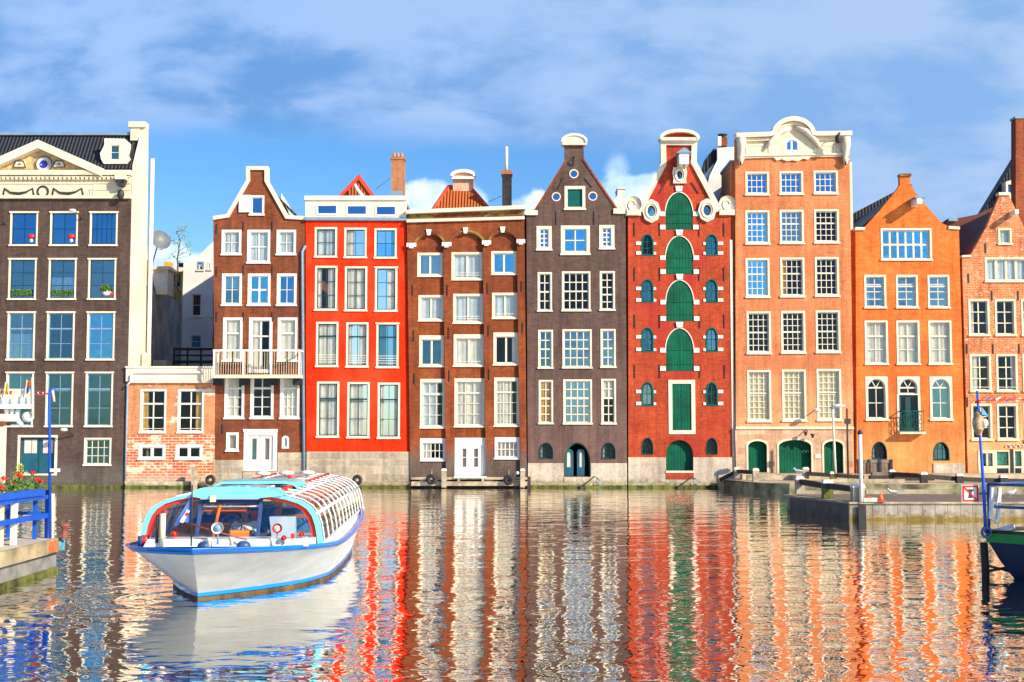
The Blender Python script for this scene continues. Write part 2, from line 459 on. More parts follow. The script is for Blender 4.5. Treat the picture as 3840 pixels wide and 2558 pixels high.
def window(house, D, px, c=2, r=3, th=(), st='white', g='gclear', cu=None, rise=0, fw=.085, sill=True, bar=.028, sash=None, vm=False, rec=.11,
           bars=None, pad=0, head=0, arched=False, name='window', rails=0, fan=False, low=0, bfw=None, sw=.05, sillm=None):
    """one window: casing, sash bars, panes, curtain and sill. px = x0,y0,x1,y1 in the photograph, already widened to metres below"""
    rng = random.Random(int(px[0]*7 + px[1]*13))
    x0, z0, x1, z1 = px
    cas = MB()
    outer = arch(x0, z0, x1, z1, rise); b_ = bfw or fw
    ix0, iz0, ix1, iz1 = x0+fw, z0+b_, x1-fw, z1-fw-head
    ir = max(0, rise - fw*.4) if rise else 0
    if arched:
        ir = (ix1-ix0)/2
    inner = arch(ix0, iz0, ix1, iz1, ir)
    cas.prism(outer, D-.025, D+rec+.06, [inner], back=False)
    if pad and not rise: # projecting head moulding
        cas.box(x0-.05, x1+.05, D-.07, D-.026, z1-.07, z1+.015)
    wn = cas.build(name, M[st if st in ('white', 'white2', 'cream') else ('white' if st == 'mix' else st)], house)
    bm_ = M[sash or (st if st != 'mix' else 'dkgreen')]
    # sash frame and glazing bars
    sb = MB(); ys, ye = D+rec-.035, D+rec+.015
    sb.prism(inner, ys, ye, [arch(ix0+sw, iz0+sw, ix1-sw, iz1-sw, max(0, ir-sw*.5) if ir else 0)], back=False)
    def ztop(x):
        if ir <= 0: return iz1
        cx = (ix0+ix1)/2; a = (ix1-ix0)/2; q = max(0, 1-((x-cx)/a)**2)
        return iz1-ir + ir*sqrt(q)
    zt_bars = (iz1-ir) if (fan and ir) else None
    bt = bar
    for i in range(1, c):
        x = ix0 + (ix1-ix0)*i/c; t_ = (.06 if (vm and i == c//2 and c % 2 == 0) else bt)
        sb.box(x-t_/2, x+t_/2, ys+.004, ye-.004, iz0+.01, (zt_bars or ztop(x))-.005)
    zz = [iz0 + ((iz1-ir if fan else iz1)-iz0)*i/r for i in range(1, r)]
    for z in zz:
        if ir and z > iz1-ir:
            cx = (ix0+ix1)/2; hw = (ix1-ix0)/2*sqrt(max(0, 1-((z-(iz1-ir))/ir)**2)); a, b = cx-hw, cx+hw
        else: a, b = ix0, ix1
        sb.box(a+.005, b-.005, ys+.002, ye-.002, z-bt/2, z+bt/2)
    for q in th:
        z = iz0 + (iz1-iz0)*q
        sb.box(ix0+.002, ix1-.002, ys-.02, ye+.002, z-.04, z+.04)
    if fan:
        zc = iz1-ir; cx = (ix0+ix1)/2
        sb.box(ix0, ix1, ys-.02, ye, zc-.04, zc+.04)
        for a in (60, 120): sb.bar((cx, (ys+ye)/2, zc), (cx+ir*cos(radians(a)), (ys+ye)/2, zc+ir*sin(radians(a))), .04)
    sb.build('sash', bm_, wn)
    # panes
    pn = MB(); y = D+rec; tx, tz = rng.gauss(0, .004), rng.gauss(0, .004)
    if ir > 0 or c*r > 30:
        loop = arch(ix0+.01, iz0+.01, ix1-.01, iz1-.01, ir)
        cx, cz = (ix0+ix1)/2, (iz0+iz1)/2
        pn.add([(p[0], y+(p[0]-cx)*tx+(p[1]-cz)*tz, p[1]) for p in loop], [tuple(range(len(loop)))])
    else:
        for i in range(c):
            for j in range(r):
                a, b = ix0+(ix1-ix0)*i/c, ix0+(ix1-ix0)*(i+1)/c; e, f = iz0+(iz1-iz0)*j/r, iz0+(iz1-iz0)*(j+1)/r
                ax, az = tx+rng.gauss(0, .0035), tz+rng.gauss(0, .0035); cx, cz = (a+b)/2, (e+f)/2
                pn.add([(p, y+(p-cx)*ax+(q-cz)*az, q) for p, q in ((a, e), (b, e), (b, f), (a, f))], [(0, 1, 2, 3)])
    pn.build('pane', M[g], wn)
    curtain(cu, ix0, iz0, ix1, iz1, D+rec+.06, wn, rng)
    if sill and not (rise and not arched):
        MB().box(x0-.04, x1+.04, D-.09, D-.026, z0-.02, z0+.07).build('sill', M[sillm or (st if st in ('white', 'white2', 'cream') else 'white')], wn)
    if rails: # low french-balcony rails
        rb = MB()
        for k in range(rails): rb.box(ix0, ix1, D-.01, D+.015, iz0+.14+k*.13, iz0+.165+k*.13)
        rb.build('guard_rail', M['white2'], wn)
    return wn

class House:
    def __init__(s, name, label, D, outline, mat, depth=9.0, cat='house', base=None, side_top=None):
        s.side_top = side_top
        s.D = D; s.mat = mat; s.depth = depth; s.name = name
        s.out = [W(x, y, D) for x, y in outline]
        xs = [p[0] for p in s.out]; s.x0, s.x1 = min(xs), max(xs); s.zmin = min(p[1] for p in s.out)
        s.root = thing(name, ((s.x0+s.x1)/2, D, 0), label, cat, 'canal houses in the waterside row')
        s.holes = []; s.todo = []
    def rect(s, x0, y0, x1, y1):
        D = s.D
        a, b = WX(x0, y0, D), WX(x0, y1, D); c, d = WX(x1, y0, D), WX(x1, y1, D)
        zb, zt = WZ(y1, D), WZ(y0, D)
        return ((a+b)/2, zb, (c+d)/2, zt)
    def win(s, x0, y0, x1, y1, **k):
        r = s.rect(x0, y0, x1, y1); rise = k.get('rise', 0)
        s.holes.append(arch(*[r[0]+.003, r[1]+.003, r[2]-.003, r[3]-.003], rise)); s.todo.append((r, k)); return s
    def hole(s, x0, y0, x1, y1, rise=0, n=12):
        r = s.rect(x0, y0, x1, y1); s.holes.append(arch(*r, rise, n)); return r
    def finish(s, room=True, thick=.36, dy=0, wall_name='wall', label=None):
        D = s.D
        mb = MB(); mb.prism(s.out, D+dy, D+dy+thick, s.holes)
        # side walls running back from the front
        zl = max(p[1] for p in s.out if p[0] < s.x0+.25); zr = max(p[1] for p in s.out if p[0] > s.x1-.25)
        zs = min(zl, zr) if s.side_top is None else s.side_top
        mb.box(s.x0+.002, s.x0+.3, D+dy+thick+.002, D+s.depth, s.zmin, zs-.02)
        mb.box(s.x1-.3, s.x1-.002, D+dy+thick+.002, D+s.depth, s.zmin, zs-.02)
        mb.box(s.x0+.302, s.x1-.302, D+s.depth-.3, D+s.depth, s.zmin, zs-.02)
        s.wall = mb.build(wall_name, s.mat, s.root)
        if room:
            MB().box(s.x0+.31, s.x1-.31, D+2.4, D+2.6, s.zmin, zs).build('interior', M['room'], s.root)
        for r, k in s.todo: window(s.root, D, r, **k)
        return s
    def part(s, name, mat, fn, parent=None):
        mb = MB(); fn(mb); return mb.build(name, mat, parent or s.root)
    def P(s, *pts): return [W(x, y, s.D) for x, y in pts]
    def roof(s, sh, top, mat, base=None, back=None, ridge=0.5, drop=.25):
        """gabled roof running back from the gable: sh = shoulder z, top = ridge z"""
        D = s.D; xa, xb = s.x0+.05, s.x1-.05; xc = xa+(xb-xa)*ridge; y0, y1 = D+.37, D+s.depth
        vs = []
        for y in (y0, y1): vs += [(xa, y, sh-drop), (xc, y, top-drop), (xb, y, sh-drop), (xb, y, sh-drop-.15), (xc, y, top-drop-.2), (xa, y, sh-drop-.15)]
        fs = [(0, 1, 7, 6), (1, 2, 8, 7), (4, 5, 11, 10), (3, 4, 10, 9), (0, 6, 11, 5), (2, 3, 9, 8), (6, 7, 8, 9, 10, 11), (5, 4, 3, 2, 1, 0)]
        return MB().add(vs, fs).build('roof', mat, s.root)
    def anchors(s, pts, h=36):
        for x, y in pts:
            r = s.rect(x-1.6, y, x+1.6, y+h)
            MB().box(r[0], r[2], s.D-.05, s.D-.005, r[1], r[3]).build('wall_anchor', M['iron'], s.root)

def wall_lamp(x, y, D, label, side=1, z=None):
    """street lamp on a bracket fixed to a wall, reaching out over the water"""
    X0, Z0 = W(x, y, D)
    r = thing('wall_lamp', (X0, D, Z0), label, 'lamp', 'street lamps fixed to the house fronts')
    MB().tube([(X0+.25*side, D, Z0-.35), (X0+.22*side, D-.25, Z0-.2), (X0+.1*side, D-.7, Z0)], .03).build('bracket', M['iron'], r)
    MB().lathe([(.02, .1), (.16, .08), (.2, 0), (.17, -.06), (.02, -.08)], X0, D-.8, Z0, 14).build('lamp_head', M['white2'], r)
    return r
def hoist(house, x, y, beam_len, mat, wd=.22, ht=.24, roofed=True):
    X0, Z0 = W(x, y, house.D); D = house.D
    b = MB().box(X0-wd/2, X0+wd/2, D-beam_len, D-.002, Z0-ht/2, Z0+ht/2).build('hoist_beam', mat, house.root)
    if roofed: MB().prism([(X0-wd*.8, Z0+ht/2+.002), (X0+wd*.8, Z0+ht/2+.002), (X0, Z0+ht/2+.16)], D-beam_len-.05, D-.002).build('beam_cover', M['lead'], b)
    return b
# ------------------------------------------------------------------ wall materials
M['b1'] = brick('dark_brown_brick', (.086, .056, .048), (.116, .076, .064), (.08, .056, .048), mott=.2, low=(.12, .10, .085), low_z=(.3, 1.9))
M['b2'] = brick('orange_brick', (.62, .21, .085), (.70, .27, .12), (.55, .30, .17), patch=((.70, .60, .46), .60, .55), msize=.014)
M['b2low'] = brick('worn_red_brick', (.62, .10, .05), (.74, .17, .07), (.74, .54, .38), msize=.022, bw=.42, bh=.15, patch=((.66, .56, .42), .53, .85), low=(.50, .43, .31), low_z=(.2, .9), mott=.12)
M['b3'] = brick('brown_red_brick', (.215, .056, .025), (.285, .078, .033), (.18, .075, .044), stain=(.09, .04, .03), stain_amt=.5)
M['b4'] = brick('bright_red_brick', (.84, .026, .004), (.90, .036, .006), (.78, .044, .012), stain=(.66, .08, .03), stain_amt=.55, mott=.12)
M['b5'] = brick('russet_brick', (.25, .058, .021), (.335, .082, .029), (.21, .07, .032), low=(.13, .09, .07), low_z=(1.2, 2.6), stain=(.12, .038, .022), stain_amt=.5)
M['b5top'] = brick('mossy_russet_brick', (.17, .058, .028), (.22, .08, .036), (.16, .07, .04), patch=((.26, .20, .055), .5, .5))
M['b6'] = brick('taupe_brick', (.112, .068, .058), (.142, .087, .073), (.11, .072, .062), mott=.16, low=(.15, .088, .072), low_z=(3.0, 7))
M['b7'] = brick('crimson_brick', (.41, .052, .020), (.51, .072, .028), (.40, .09, .045), stain=(.40, .030, .030), stain_amt=.8, mott=.2)
M['b8'] = brick('salmon_brick', (.60, .172, .066), (.68, .215, .085), (.60, .28, .14), stain=(.54, .165, .07), stain_amt=.5, low=(.72, .34, .165), low_z=(2.6, 7.5))
M['b9'] = brick('orange_gable_brick', (.70, .140, .026), (.78, .19, .038), (.64, .22, .07), stain=(.62, .12, .03), stain_amt=.6, low=(.76, .31, .10), low_z=(.8, 5.0))
M['b10'] = brick('pale_mottled_brick', (.60, .125, .04), (.68, .175, .06), (.62, .32, .17), patch=((.68, .40, .26), .56, 3.2), msize=.022, low=(.74, .34, .14), low_z=(2, 6))
M['slate'] = tiles('slate_roof', (.007, .009, .017), (.026, .031, .043), .2, .3)
M['pantile'] = tiles('orange_pantiles', (.30, .05, .008), (.60, .14, .02), .17, .3)
M['darktile'] = tiles('dark_red_tiles', (.10, .02, .012), (.18, .04, .02), .25, .2, 'y')
M['redtrim'] = flat('red_ridge_tiles', (.72, .06, .03), .6, .15, 3)
M['stonebase'] = stone('quay_stone', (.50, .41, .30), (.36, .30, .23), (.50, .42, .32), .85, .38, (.22, .20, .09), (.0, .45), .025)
M['plinth'] = stone('pale_plinth', (.60, .50, .40), (.55, .45, .35), (.52, .42, .33), 1.6, .6, (.26, .25, .12), (.0, .55), .01)
M['mixstone'] = stone('banded_stone', (.66, .44, .30), (.52, .28, .17), (.62, .46, .34), 1.0, .36, None, (0, 1), .012)
M['render'] = flat('cream_render', (.74, .66, .52), .9, .12, .5, .15)
M['wrender'] = flat('white_render', (.78, .76, .72), .9, .08, .8, .1)
M['grender'] = flat('grey_render', (.34, .30, .27), .9, .25, .9, .15)
M['chim'] = brick('chimney_brick', (.50, .16, .07), (.38, .15, .08), (.4, .25, .15), patch=((.35, .22, .08), .55, 2.0))
M['dchim'] = brick('dark_chimney_brick', (.035, .03, .032), (.05, .04, .042), (.05, .045, .045))

FZ = 0.0    # facades stand in the water
D = 71.0
BASEY = 1836
# ================================================================ house 1: dark house with pediment
h = House('pedimented_house', 'tall dark brown house at the left with a cream pediment and dark tiled roof', D,
          [(-185, 745), (493, 745), (469, BASEY), (-190, BASEY)], M['b1'], depth=2.3)
rows = [(794, 922, 142-38, (38, 188, 337)), (969, 1124, 104, (32, 182, 331)), (1169, 1351, 104, (27, 175, 326)), (1395, 1601, 103, (22, 171, 320))]
opt = [dict(c=2, r=2, sash='dkblue', g='gnavy'), dict(c=2, r=3, sash='dkgreen', g='gmid'), dict(c=2, r=3, sash='lead', g='gmid', th=(.66,)), dict(c=2, r=3, sash='lead', g='gteal', th=(.7,))]
for ri, (y0, y1, wd, xs) in enumerate(rows):
    for ci, x in enumerate((xs[0]-148,) + xs):
        o = dict(opt[ri]); o['rise'] = 0
        if ri == 0 and ci == 3: o.update(c=5)
        if ri == 2: o['cu'] = [None, 'netB', None, None][ci]; o['g'] = ['gmid', 'gmid', 'gteal', 'gsky'][ci]
        if ri == 3: o['cu'] = 'T' if ci == 1 else None
        if ri == 1 and ci == 2: o['cu'] = 'netB'
        h.win(x, y0, x+wd, y1, pad=1, **o)
h.win(315, 1642, 417, 1746, c=4, r=3, sash='cream', g='gteal', bar=.035)
dr = h.hole(75, 1640, 205, 1776)
h.finish()
a, b, c_, d_ = dr
MB().prism(arch(a-.14, b-.1, c_+.14, d_+.12, 0), D-.03, D+.1, [arch(a, b, c_, d_, 0)], back=False).build('door_frame', M['white'], h.root)
dd = MB().box(a, c_, D+.22, D+.27, b, d_).build('door', M['dteal'], h.root)
m = MB()
for k, (u0, u1) in enumerate(((.08, .3), (.3, .46), (.62, .78), (.78, .94))):
    m.box(a+(c_-a)*u0, a+(c_-a)*u1-.04, D+.2, D+.219, b+(d_-b)*.56, b+(d_-b)*.93)
m.build('door_window', M['rose'], dd)
MB().box((a+c_)/2-.02, (a+c_)/2+.02, D+.205, D+.218, b+.05, d_-.05).build('door_joint', M['dkgreen'], dd)
# entablature
def slabs(mb, H, lst):
    for (x0, y0, x1, y1, pr, bk) in lst:
        r = H.rect(x0, y0, x1, y1); mb.box(r[0], r[2], H.D-pr, H.D+bk, r[1], r[3])
m = MB(); slabs(m, h, [(-185, 659, 492, 745, .10, .3), (-185, 735, 493, 746, .2, .05), (-185, 684, 492, 690, .16, .05), (-190, 643, 498, 661, .42, .3)])
h.part('entablature', M['cream'], lambda q: None) if False else m.build('entablature', M['cream'], h.root)
m = MB(); z = WZ(677, D)
pts = []; x = WX(-180, 672, D); xe_ = WX(485, 672, D)
while x < xe_: pts += [(x, z), (x+.12, z), (x+.12, z+.13), (x+.24, z+.13)]; x += .24
m.prism(pts + [(x, z+.2), (pts[0][0], z+.2)], D-.32, D-.12)
m.build('dentil_row', M['cream'], h.root)
m = MB(); slabs(m, h, [(-40, 689, 350, 693, .14, 0), (352, 687, 355, 734, .14, 0), (336, 712, 492, 715, .14, 0), (340, 712, 343, 734, .14, 0)])
m.build('panel_molding', M['white'], h.root)
# ornaments: two garlands and a ring, dark relief
for sx in (12, 196):
    g_ = [(sx+4, 732), (sx+8, 708), (sx+30, 724), (sx+62, 728), (sx+90, 722), (sx+114, 708), (sx+118, 732)]
    MB().tube([(W(x, y, D)[0], D-.12, W(x, y, D)[1]) for x, y in g_], [.05, .05, .06, .09, .06, .05, .05], 6).build('garland', M['iron'], h.root)
X0, Z0 = W(164, 720, D)
MB().tube([(X0+.29*cos(t*pi/8), D-.12, Z0+.29*sin(t*pi/8)) for t in range(17)], .055, 6).build('ring_ornament', M['iron'], h.root)
# pediment
ped = h.P((-76, 636), (384, 636), (154, 545))
MB().prism(ped, D-.02, D+.3).build('pediment', flat('ochre_relief', (.60, .42, .20), .8, .25, 4, .6, bscale=20), h.root)
m = MB(); m.ribbon([W(-92, 640, D), W(154, 531, D), W(400, 640, D)], .42, D-.5, D+.3)
m.build('raking_cornice', M['white'], h.root)
for k, (ax, ay, ww, hh) in enumerate(((76, 617, 30, 26), (224, 617, 30, 26))):
    r = h.rect(ax-ww/2, ay-hh/2, ax+ww/2, ay+hh/2)
    q = MB().prism([(r[0]-.16, r[1]), (r[2]+.16, r[1]), (r[2], r[3]), (r[0], r[3])], D-.1, D-.021).build('pediment_block', M['white'], h.root)
    MB().ribbon([(r[0]-.16, r[1]), (r[0], r[3]), (r[2], r[3]), (r[2]+.16, r[1])], .05, D-.12, D-.101, True).build('block_outline', M['iron'], q)
    MB().box((r[0]+r[2])/2-.08, (r[0]+r[2])/2+.08, D-.13, D-.101, (r[1]+r[3])/2-.03, (r[1]+r[3])/2+.03).build('block_mark', M['iron'], q)
X0, Z0 = W(168, 618, D)
q = MB().lathe([(.5, -.1), (.5, .08)], X0, D-.03, Z0, 20, 'y').build('round_window', M['white'], h.root)
MB().lathe([(.36, -.15), (.36, .0)], X0, D-.0, Z0, 20, 'y').build('round_frame', M['white2'], q)
MB().tube([(X0+.44*cos(t*pi/10), D-.14, Z0+.44*sin(t*pi/10)) for t in range(21)], .03, 6).build('round_trim', M['iron'], q)
MB().lathe([(.22, -.19), (.22, -.1)], X0, D-.0, Z0, 16, 'y').build('pane', flat('cobalt_glass', (.02, .04, .4), .2), q)
# main roof
ze, zr = WZ(632, D), WZ(506, 72.7)
m = MB(); xa, xb = h.x0, WX(493, 745, D)
m.add([(xa, D+.05, ze), (xb, D+.05, ze), (xb, 72.7, zr), (xa, 72.7, zr), (xa, 73.3, zr-.6), (xb, 73.3, zr-.6), (xa, 73.3, 15), (xb, 73.3, 15)],
      [(0, 1, 2, 3), (3, 2, 5, 4), (4, 5, 7, 6)])
m.build('roof', M['slate'], h.root)
MB().box(xa, xb, 72.5, 72.8, zr-.05, zr+.12).build('ridge', M['lead'], h.root)
# party wall at the right, cream rendered, rising over the roof
zt = WZ(492, 73.2)
def yz_slab(mb, x0, x1, prof):
    n = len(prof); vs = [(x0, y, z) for y, z in prof] + [(x1, y, z) for y, z in prof]
    t = tessellate_polygon([[Vector((y, z, 0)) for y, z in prof]])
    fs = []
    for q in t:
        fs += [tuple(q), tuple(i+n for i in reversed(q))]
    for i in range(n): j = (i+1) % n; fs.append((i, i+n, j+n, j))
    mb.add(vs, fs)
m = MB(); yz_slab(m, xb+.003, xb+.32, [(D+.02, FZ), (D+.02, ze+.15), (D+.7, ze+1.2), (D+1.3, zt-.5), (D+1.4, zt), (D+1.9, zt), (D+2.0, ze+.5), (D+2.35, FZ)])
m.build('party_wall', M['render'], h.root)
MB().box(xb-.62, xb+.33, D+1.2, D+1.95, zt+.003, zt+.32).build('wall_cap', M['render'], h.root)
MB().box(xb-.52, xb-.003, D+1.3, D+1.9, zr-.4, zt).build('wall_head', M['render'], h.root)
MB().tube([(xb+.45, D+2.35, .5), (xb+.45, D+2.35, WZ(596, D+2.35))], .13, 10).build('flue_pipe', M['white2'], h.root)
# dormers
for xc in (432, -124):
    xl, xr = xc-57, xc+57
    pts = [W(x, y, 71.16) for x, y in ((xl+14, 614), (xr-14, 614), (xr, 598), (xr-8, 582), (xr-2, 560), (xr, 540), (xr-22, 520), (xl+16, 519), (xl+16, 545), (xl, 575), (xl+4, 598))]
    rr = (WX(xc-22, 570, 71.16), WZ(603, 71.16), WX(xc+18, 570, 71.16), WZ(540, 71.16))
    q = MB().prism(pts, 71.16, 71.3, [arch(*rr, 0)]).build('dormer', M['white'], h.root)
    x_0, x_1 = WX(xl+18, 560, 71.16), WX(xr-24, 560, 71.16)
    MB().box(x_0, x_1, 71.3, 72.6, WZ(612, 71.16), WZ(523, 71.16)).build('dormer_cheeks', M['white'], q)
    window(q, 71.19, (rr[0], rr[1], rr[2], rr[3]), c=1, r=2, g='gteal', fw=.05, sill=False, rec=.05)
# lion-head bracket and lantern at the corner
r = h.rect(442, 664, 482, 700)
q = MB().box(r[0], r[2], D-.6, D-.12, r[1]+.3, r[3]).build('corner_bracket', M['white'], h.root)
MB().prism([(r[0], r[1]+.28), ((r[0]+r[2])/2-.15, r[1]-.05), ((r[0]+r[2])/2+.15, r[1]-.05), (r[2], r[1]+.28)], D-.55, D-.12).build('bracket_shell', M['iron'], q)
MB().ball(((r[0]+r[2])/2, D-.4, r[1]-.5), .2, .2, .28).build('bracket_drop', M['iron'], q)
for dx in (-.2, .2): MB().ball(((r[0]+r[2])/2+dx, D-.61, r[3]-.3), .07).build('bracket_eye', M['iron'], q)
# things on the sills
def lump(x, y, rx, rz, mat, name, par, D_=None):
    X0, Z0 = W(x, y, D_ or D)
    if name == 'sill_plant':
        m = MB()
        for k in range(170):
            c_ = Vector((X0+random.uniform(-rx, rx)*.95, D+.02+random.gauss(0, .03), Z0+random.uniform(-rz, rz)*.9)); u = Vector((random.gauss(0, 1), random.gauss(0, 1), random.gauss(0, 1))).normalized(); v = u.orthogonal().normalized()
            m.add([c_-u*.05, c_+v*.035, c_+u*.05, c_-v*.035], [(0, 1, 2, 3)])
        return m.build(name, mat, par)
    MB().ball((X0, (D_ or D)+.05, Z0), rx, .1, rz, 9, 6).build(name, mat, par)
M['redpaint'] = flat('signal_red', (.75, .02, .015), .45, .08, 4)
M['leafy'] = flat('leaf_green', (.07, .16, .03), .7, .4, 12)
M['tanpot'] = flat('terracotta', (.6, .25, .1), .8, .1, 4)
for x, y in ((116, 886), (266, 886)): lump(x, y, .2, .13, M['redpaint'], 'red_ornament', h.root); lump(x, y+16, .09, .1, M['white2'], 'ornament_foot', h.root)
for x in (55, 72, 92, 108, 205, 225, 243, 262): lump(x, 1096+random.random()*4, .15, .17, M['leafy'], 'sill_plant', h.root)
for x, y in ((395, 1077), (402, 1086), (388, 1086)): lump(x, y, .2, .17, M['leafy'], 'sill_plant', h.root)
lump(400, 1098, .28, .15, M['white2'], 'plant_pot', h.root)
lump(417, 1102, .1, .12, M['redpaint'], 'red_ornament', h.root)
MB().tube([(WX(472, 1500, D)+.08, D-.08, .4), (WX(474, 1450, D)+.08, D-.08, WZ(1425, D))], .05).build('drainpipe', M['lead'], h.root)
H1 = h
wall_lamp(290, 800, D, 'white lamp on the dark house beside its top middle window', 1)
wall_lamp(2, 818, D, 'white lamp at the left edge of the photo on the dark house', 1)
wall_lamp(258, 1612, D, 'white lamp low on the dark house above its bottom windows', 1)

# ================================================================ house 2: low orange annex
D = 70.94
h = House('low_brick_annex', 'low orange brick annex with flaking plaster beside the dark house', D,
          [(478, 1378), (806, 1378), (802, BASEY), (470, BASEY)], M['b2'], depth=3.5)
for x in (525, 666): h.win(x, 1459, x+98, 1624, c=2, r=3, th=(.68,), bar=.06, st='white2', g='gclear', cu='amberL' if x < 600 else 'amberR', vm=True, rails=1, fw=.09)
for x in (520, 659): h.hole(x, 1667, x+101, 1724)
h.finish()
LOWZ = WZ(1632, D)
lw = h.rect(477, 1632, 803, BASEY)
hs = []; ww = []
for x in (520, 659): r = h.rect(x, 1667, x+101, 1724); ww.append(r); hs.append(arch(*r, 0))
MB().prism([(lw[0]-.12, lw[1]), (lw[2]+.02, lw[1]), (lw[2]+.02, lw[3]), (lw[0]-.03, lw[3])], D-.03, D-.002, hs).build('lower_wall', M['b2low'], h.root)
for r in ww: window(h.root, D-.03, r, c=2, r=1, bar=.16, st='white2', g='gclear', fw=.14, bfw=.12, rec=.06)
m = MB(); slabs(m, h, [(474, 1377, 803, 1430, .1, .2), (472, 1374, 806, 1380, .16, .6)])
m.build('parapet', M['render'], h.root)
m = MB(); slabs(m, h, [(494, 1429, 806, 1436, .17, 0)]); m.build('string_course', M['white'], h.root)
MB().tube([(W(x, y, D)[0], D-.2, W(x, y, D)[1]) for x, y in ((770, 1397), (505, 1397), (494, 1407), (494, 1430), (478, 1448))], .05).build('gutter_pipe', M['white2'], h.root)
MB().box(h.x0+.05, h.x1-.05, D+.4, D+3.3, WZ(1385, D)-.2, WZ(1385, D)).build('flat_roof', M['grender'], h.root)
H2 = h
# air conditioning units on the roof
for k, x in enumerate((515, 548)):
    X0, Z0 = W(x, 1375, D+.8)
    t_ = thing('air_conditioner', (X0, D+.8, Z0), ['left of two', 'right of two'][k] + ' grey air conditioning units on the annex roof by the dark house', 'air conditioner', 'air conditioners on the annex roof')
    MB().box(X0-.2, X0+.2, D+.6, D+1.0, Z0, Z0+.75).build('casing', M['cream'], t_)
    m = MB()
    for i in range(7): m.box(X0-.17, X0+.17, D+.585, D+.599, Z0+.08+i*.09, Z0+.12+i*.09)
    m.build('grille', M['rose'], t_)

# ================================================================ house 3: brown gable with balcony
D = 71.0
h = House('bell_gable_house', 'narrow brown brick house with white-edged neck gable and a balcony', D,
          [(806, BASEY), (800, 812), (851, 808), (930, 680), (930, 632), (1000, 632), (1002, 680), (1076, 812), (1144, 812), (1146, BASEY)], M['b3'], depth=9)
for (x, y0, x1, y1, o) in ((831, 862, 905, 957, dict(c=2, r=2, cu='net')), (927, 862, 1013, 988, dict(c=2, r=2, bar=.06, cu='net', th=())), (1037, 862, 1110, 957, dict(c=2, r=2, cu='net')),
    (832, 1026, 907, 1147, dict(c=2, r=2, cu='netT', g='gmid')), (929, 1026, 1014, 1147, dict(c=2, r=2, g='gsky', bar=.09)), (1038, 1026, 1112, 1147, dict(c=2, r=2, cu='R', g='gnavy')),
    (836, 1191, 909, 1356, dict(c=1, r=1, th=(.66,), cu='full')), (1041, 1191, 1115, 1356, dict(c=1, r=1, th=(.66,), cu='full')),
    (842, 1408, 916, 1571, dict(c=2, r=4, th=(.72,), cu='L7')), (939, 1408, 1026, 1571, dict(c=2, r=4, th=(.72,), vm=True)), (1050, 1408, 1123, 1571, dict(c=3, r=4, th=(.72,), cu='full'))):
    h.win(x, y0, x1, y1, fw=.125, st='white2', **o)
h.win(921+12, 1191, 1021, 1398, c=2, r=1, th=(.68,), fw=.15, st='white2', cu='L', bar=.1, sill=False)
h.win(936, 733, 991, 808, c=1, r=1, st='white2', g='gnavy', fw=.1)
h.win(848, 1622, 895, 1693, c=1, r=1, st='white2', cu='rose', fw=.13)
h.win(1057, 1634, 1084, 1682, c=1, r=1, st='white2', cu='net', fw=.1, rise=.2)
dr = h.hole(914, 1612, 1039, 1766)
h.finish()
m = MB(); a, b, c_, d_ = dr
m.prism(arch(a, b, c_, d_, 0), D-.03, D+.16, [arch(a+.22, b+.05, c_-.22, d_-.3, 0)])
m.box(a-.04, c_+.04, D-.08, D-.031, d_-.1, d_+.04)
q = m.build('door_frame', M['white2'], h.root)
xm = (a+c_)/2
for k, (u, v) in enumerate(((a+.222, xm-.01), (xm+.01, c_-.222))):
    dz0, dz1 = b+.055, d_-.305
    e = MB().prism(arch(u, dz0, v, dz1, 0), D+.05, D+.1, [arch(u+.22, dz0+.55, v-.2, dz1-.16, 0)]).build('door', M['white2'], h.root)
    MB().add([(u+.2, D+.08, dz0+.5), (v-.18, D+.08, dz0+.5), (v-.18, D+.08, dz1-.14), (u+.2, D+.08, dz1-.14)], [(0, 1, 2, 3)]).build('pane', M['gmid' if k == 0 else 'gclear'], e)
    if k: curtain('rose', u+.2, dz0+.5, v-.18, dz1-.14, D+.2, e, random)
# white gable edging
m = MB(); m.ribbon(h.P((800, 812), (851, 804), (925, 676), (924, 625), (1006, 625), (1007, 678), (1080, 808), (1144, 812)), .2, D-.12, D+.38)
m.build('gable_coping', M['white'], h.root)
MB().prism(h.P((1050, 745), (1050, 720), (1104, 808), (1090, 808)), D+.4, D+.7).build('rear_coping', M['white'], h.root)
r = h.rect(897, 732, 941, 797); MB().box(r[0], r[2], D-.1, D-.04, r[1], r[3]).build('shutter', M['white2'], h.root)
h.roof(WZ(812, D), WZ(640, D), M['slate'], drop=.5)
h.anchors([(914, 830), (1022, 830), (914, 995), (1022, 995), (914, 1170), (1022, 1170), (813, 1000), (813, 840), (813, 1170), (835, 1590), (1128, 1590)])
# stone foot
hb = h.rect(800, 1698, 1146, BASEY)
for (xa_, ya_, xb_) in ((801, 1725, 912), (1041, 1697, 1146)):
    r = h.rect(xa_, ya_, xb_, BASEY); MB().box(r[0], r[2], D-.06, D-.002, r[1], r[3]).build('stone_base', M['stonebase'], h.root)
r = h.rect(912, 1768, 1041, BASEY); MB().box(r[0]+.005, r[2]-.005, D-.1, D-.004, r[1], r[3]).build('stone_base', M['stonebase'], h.root)
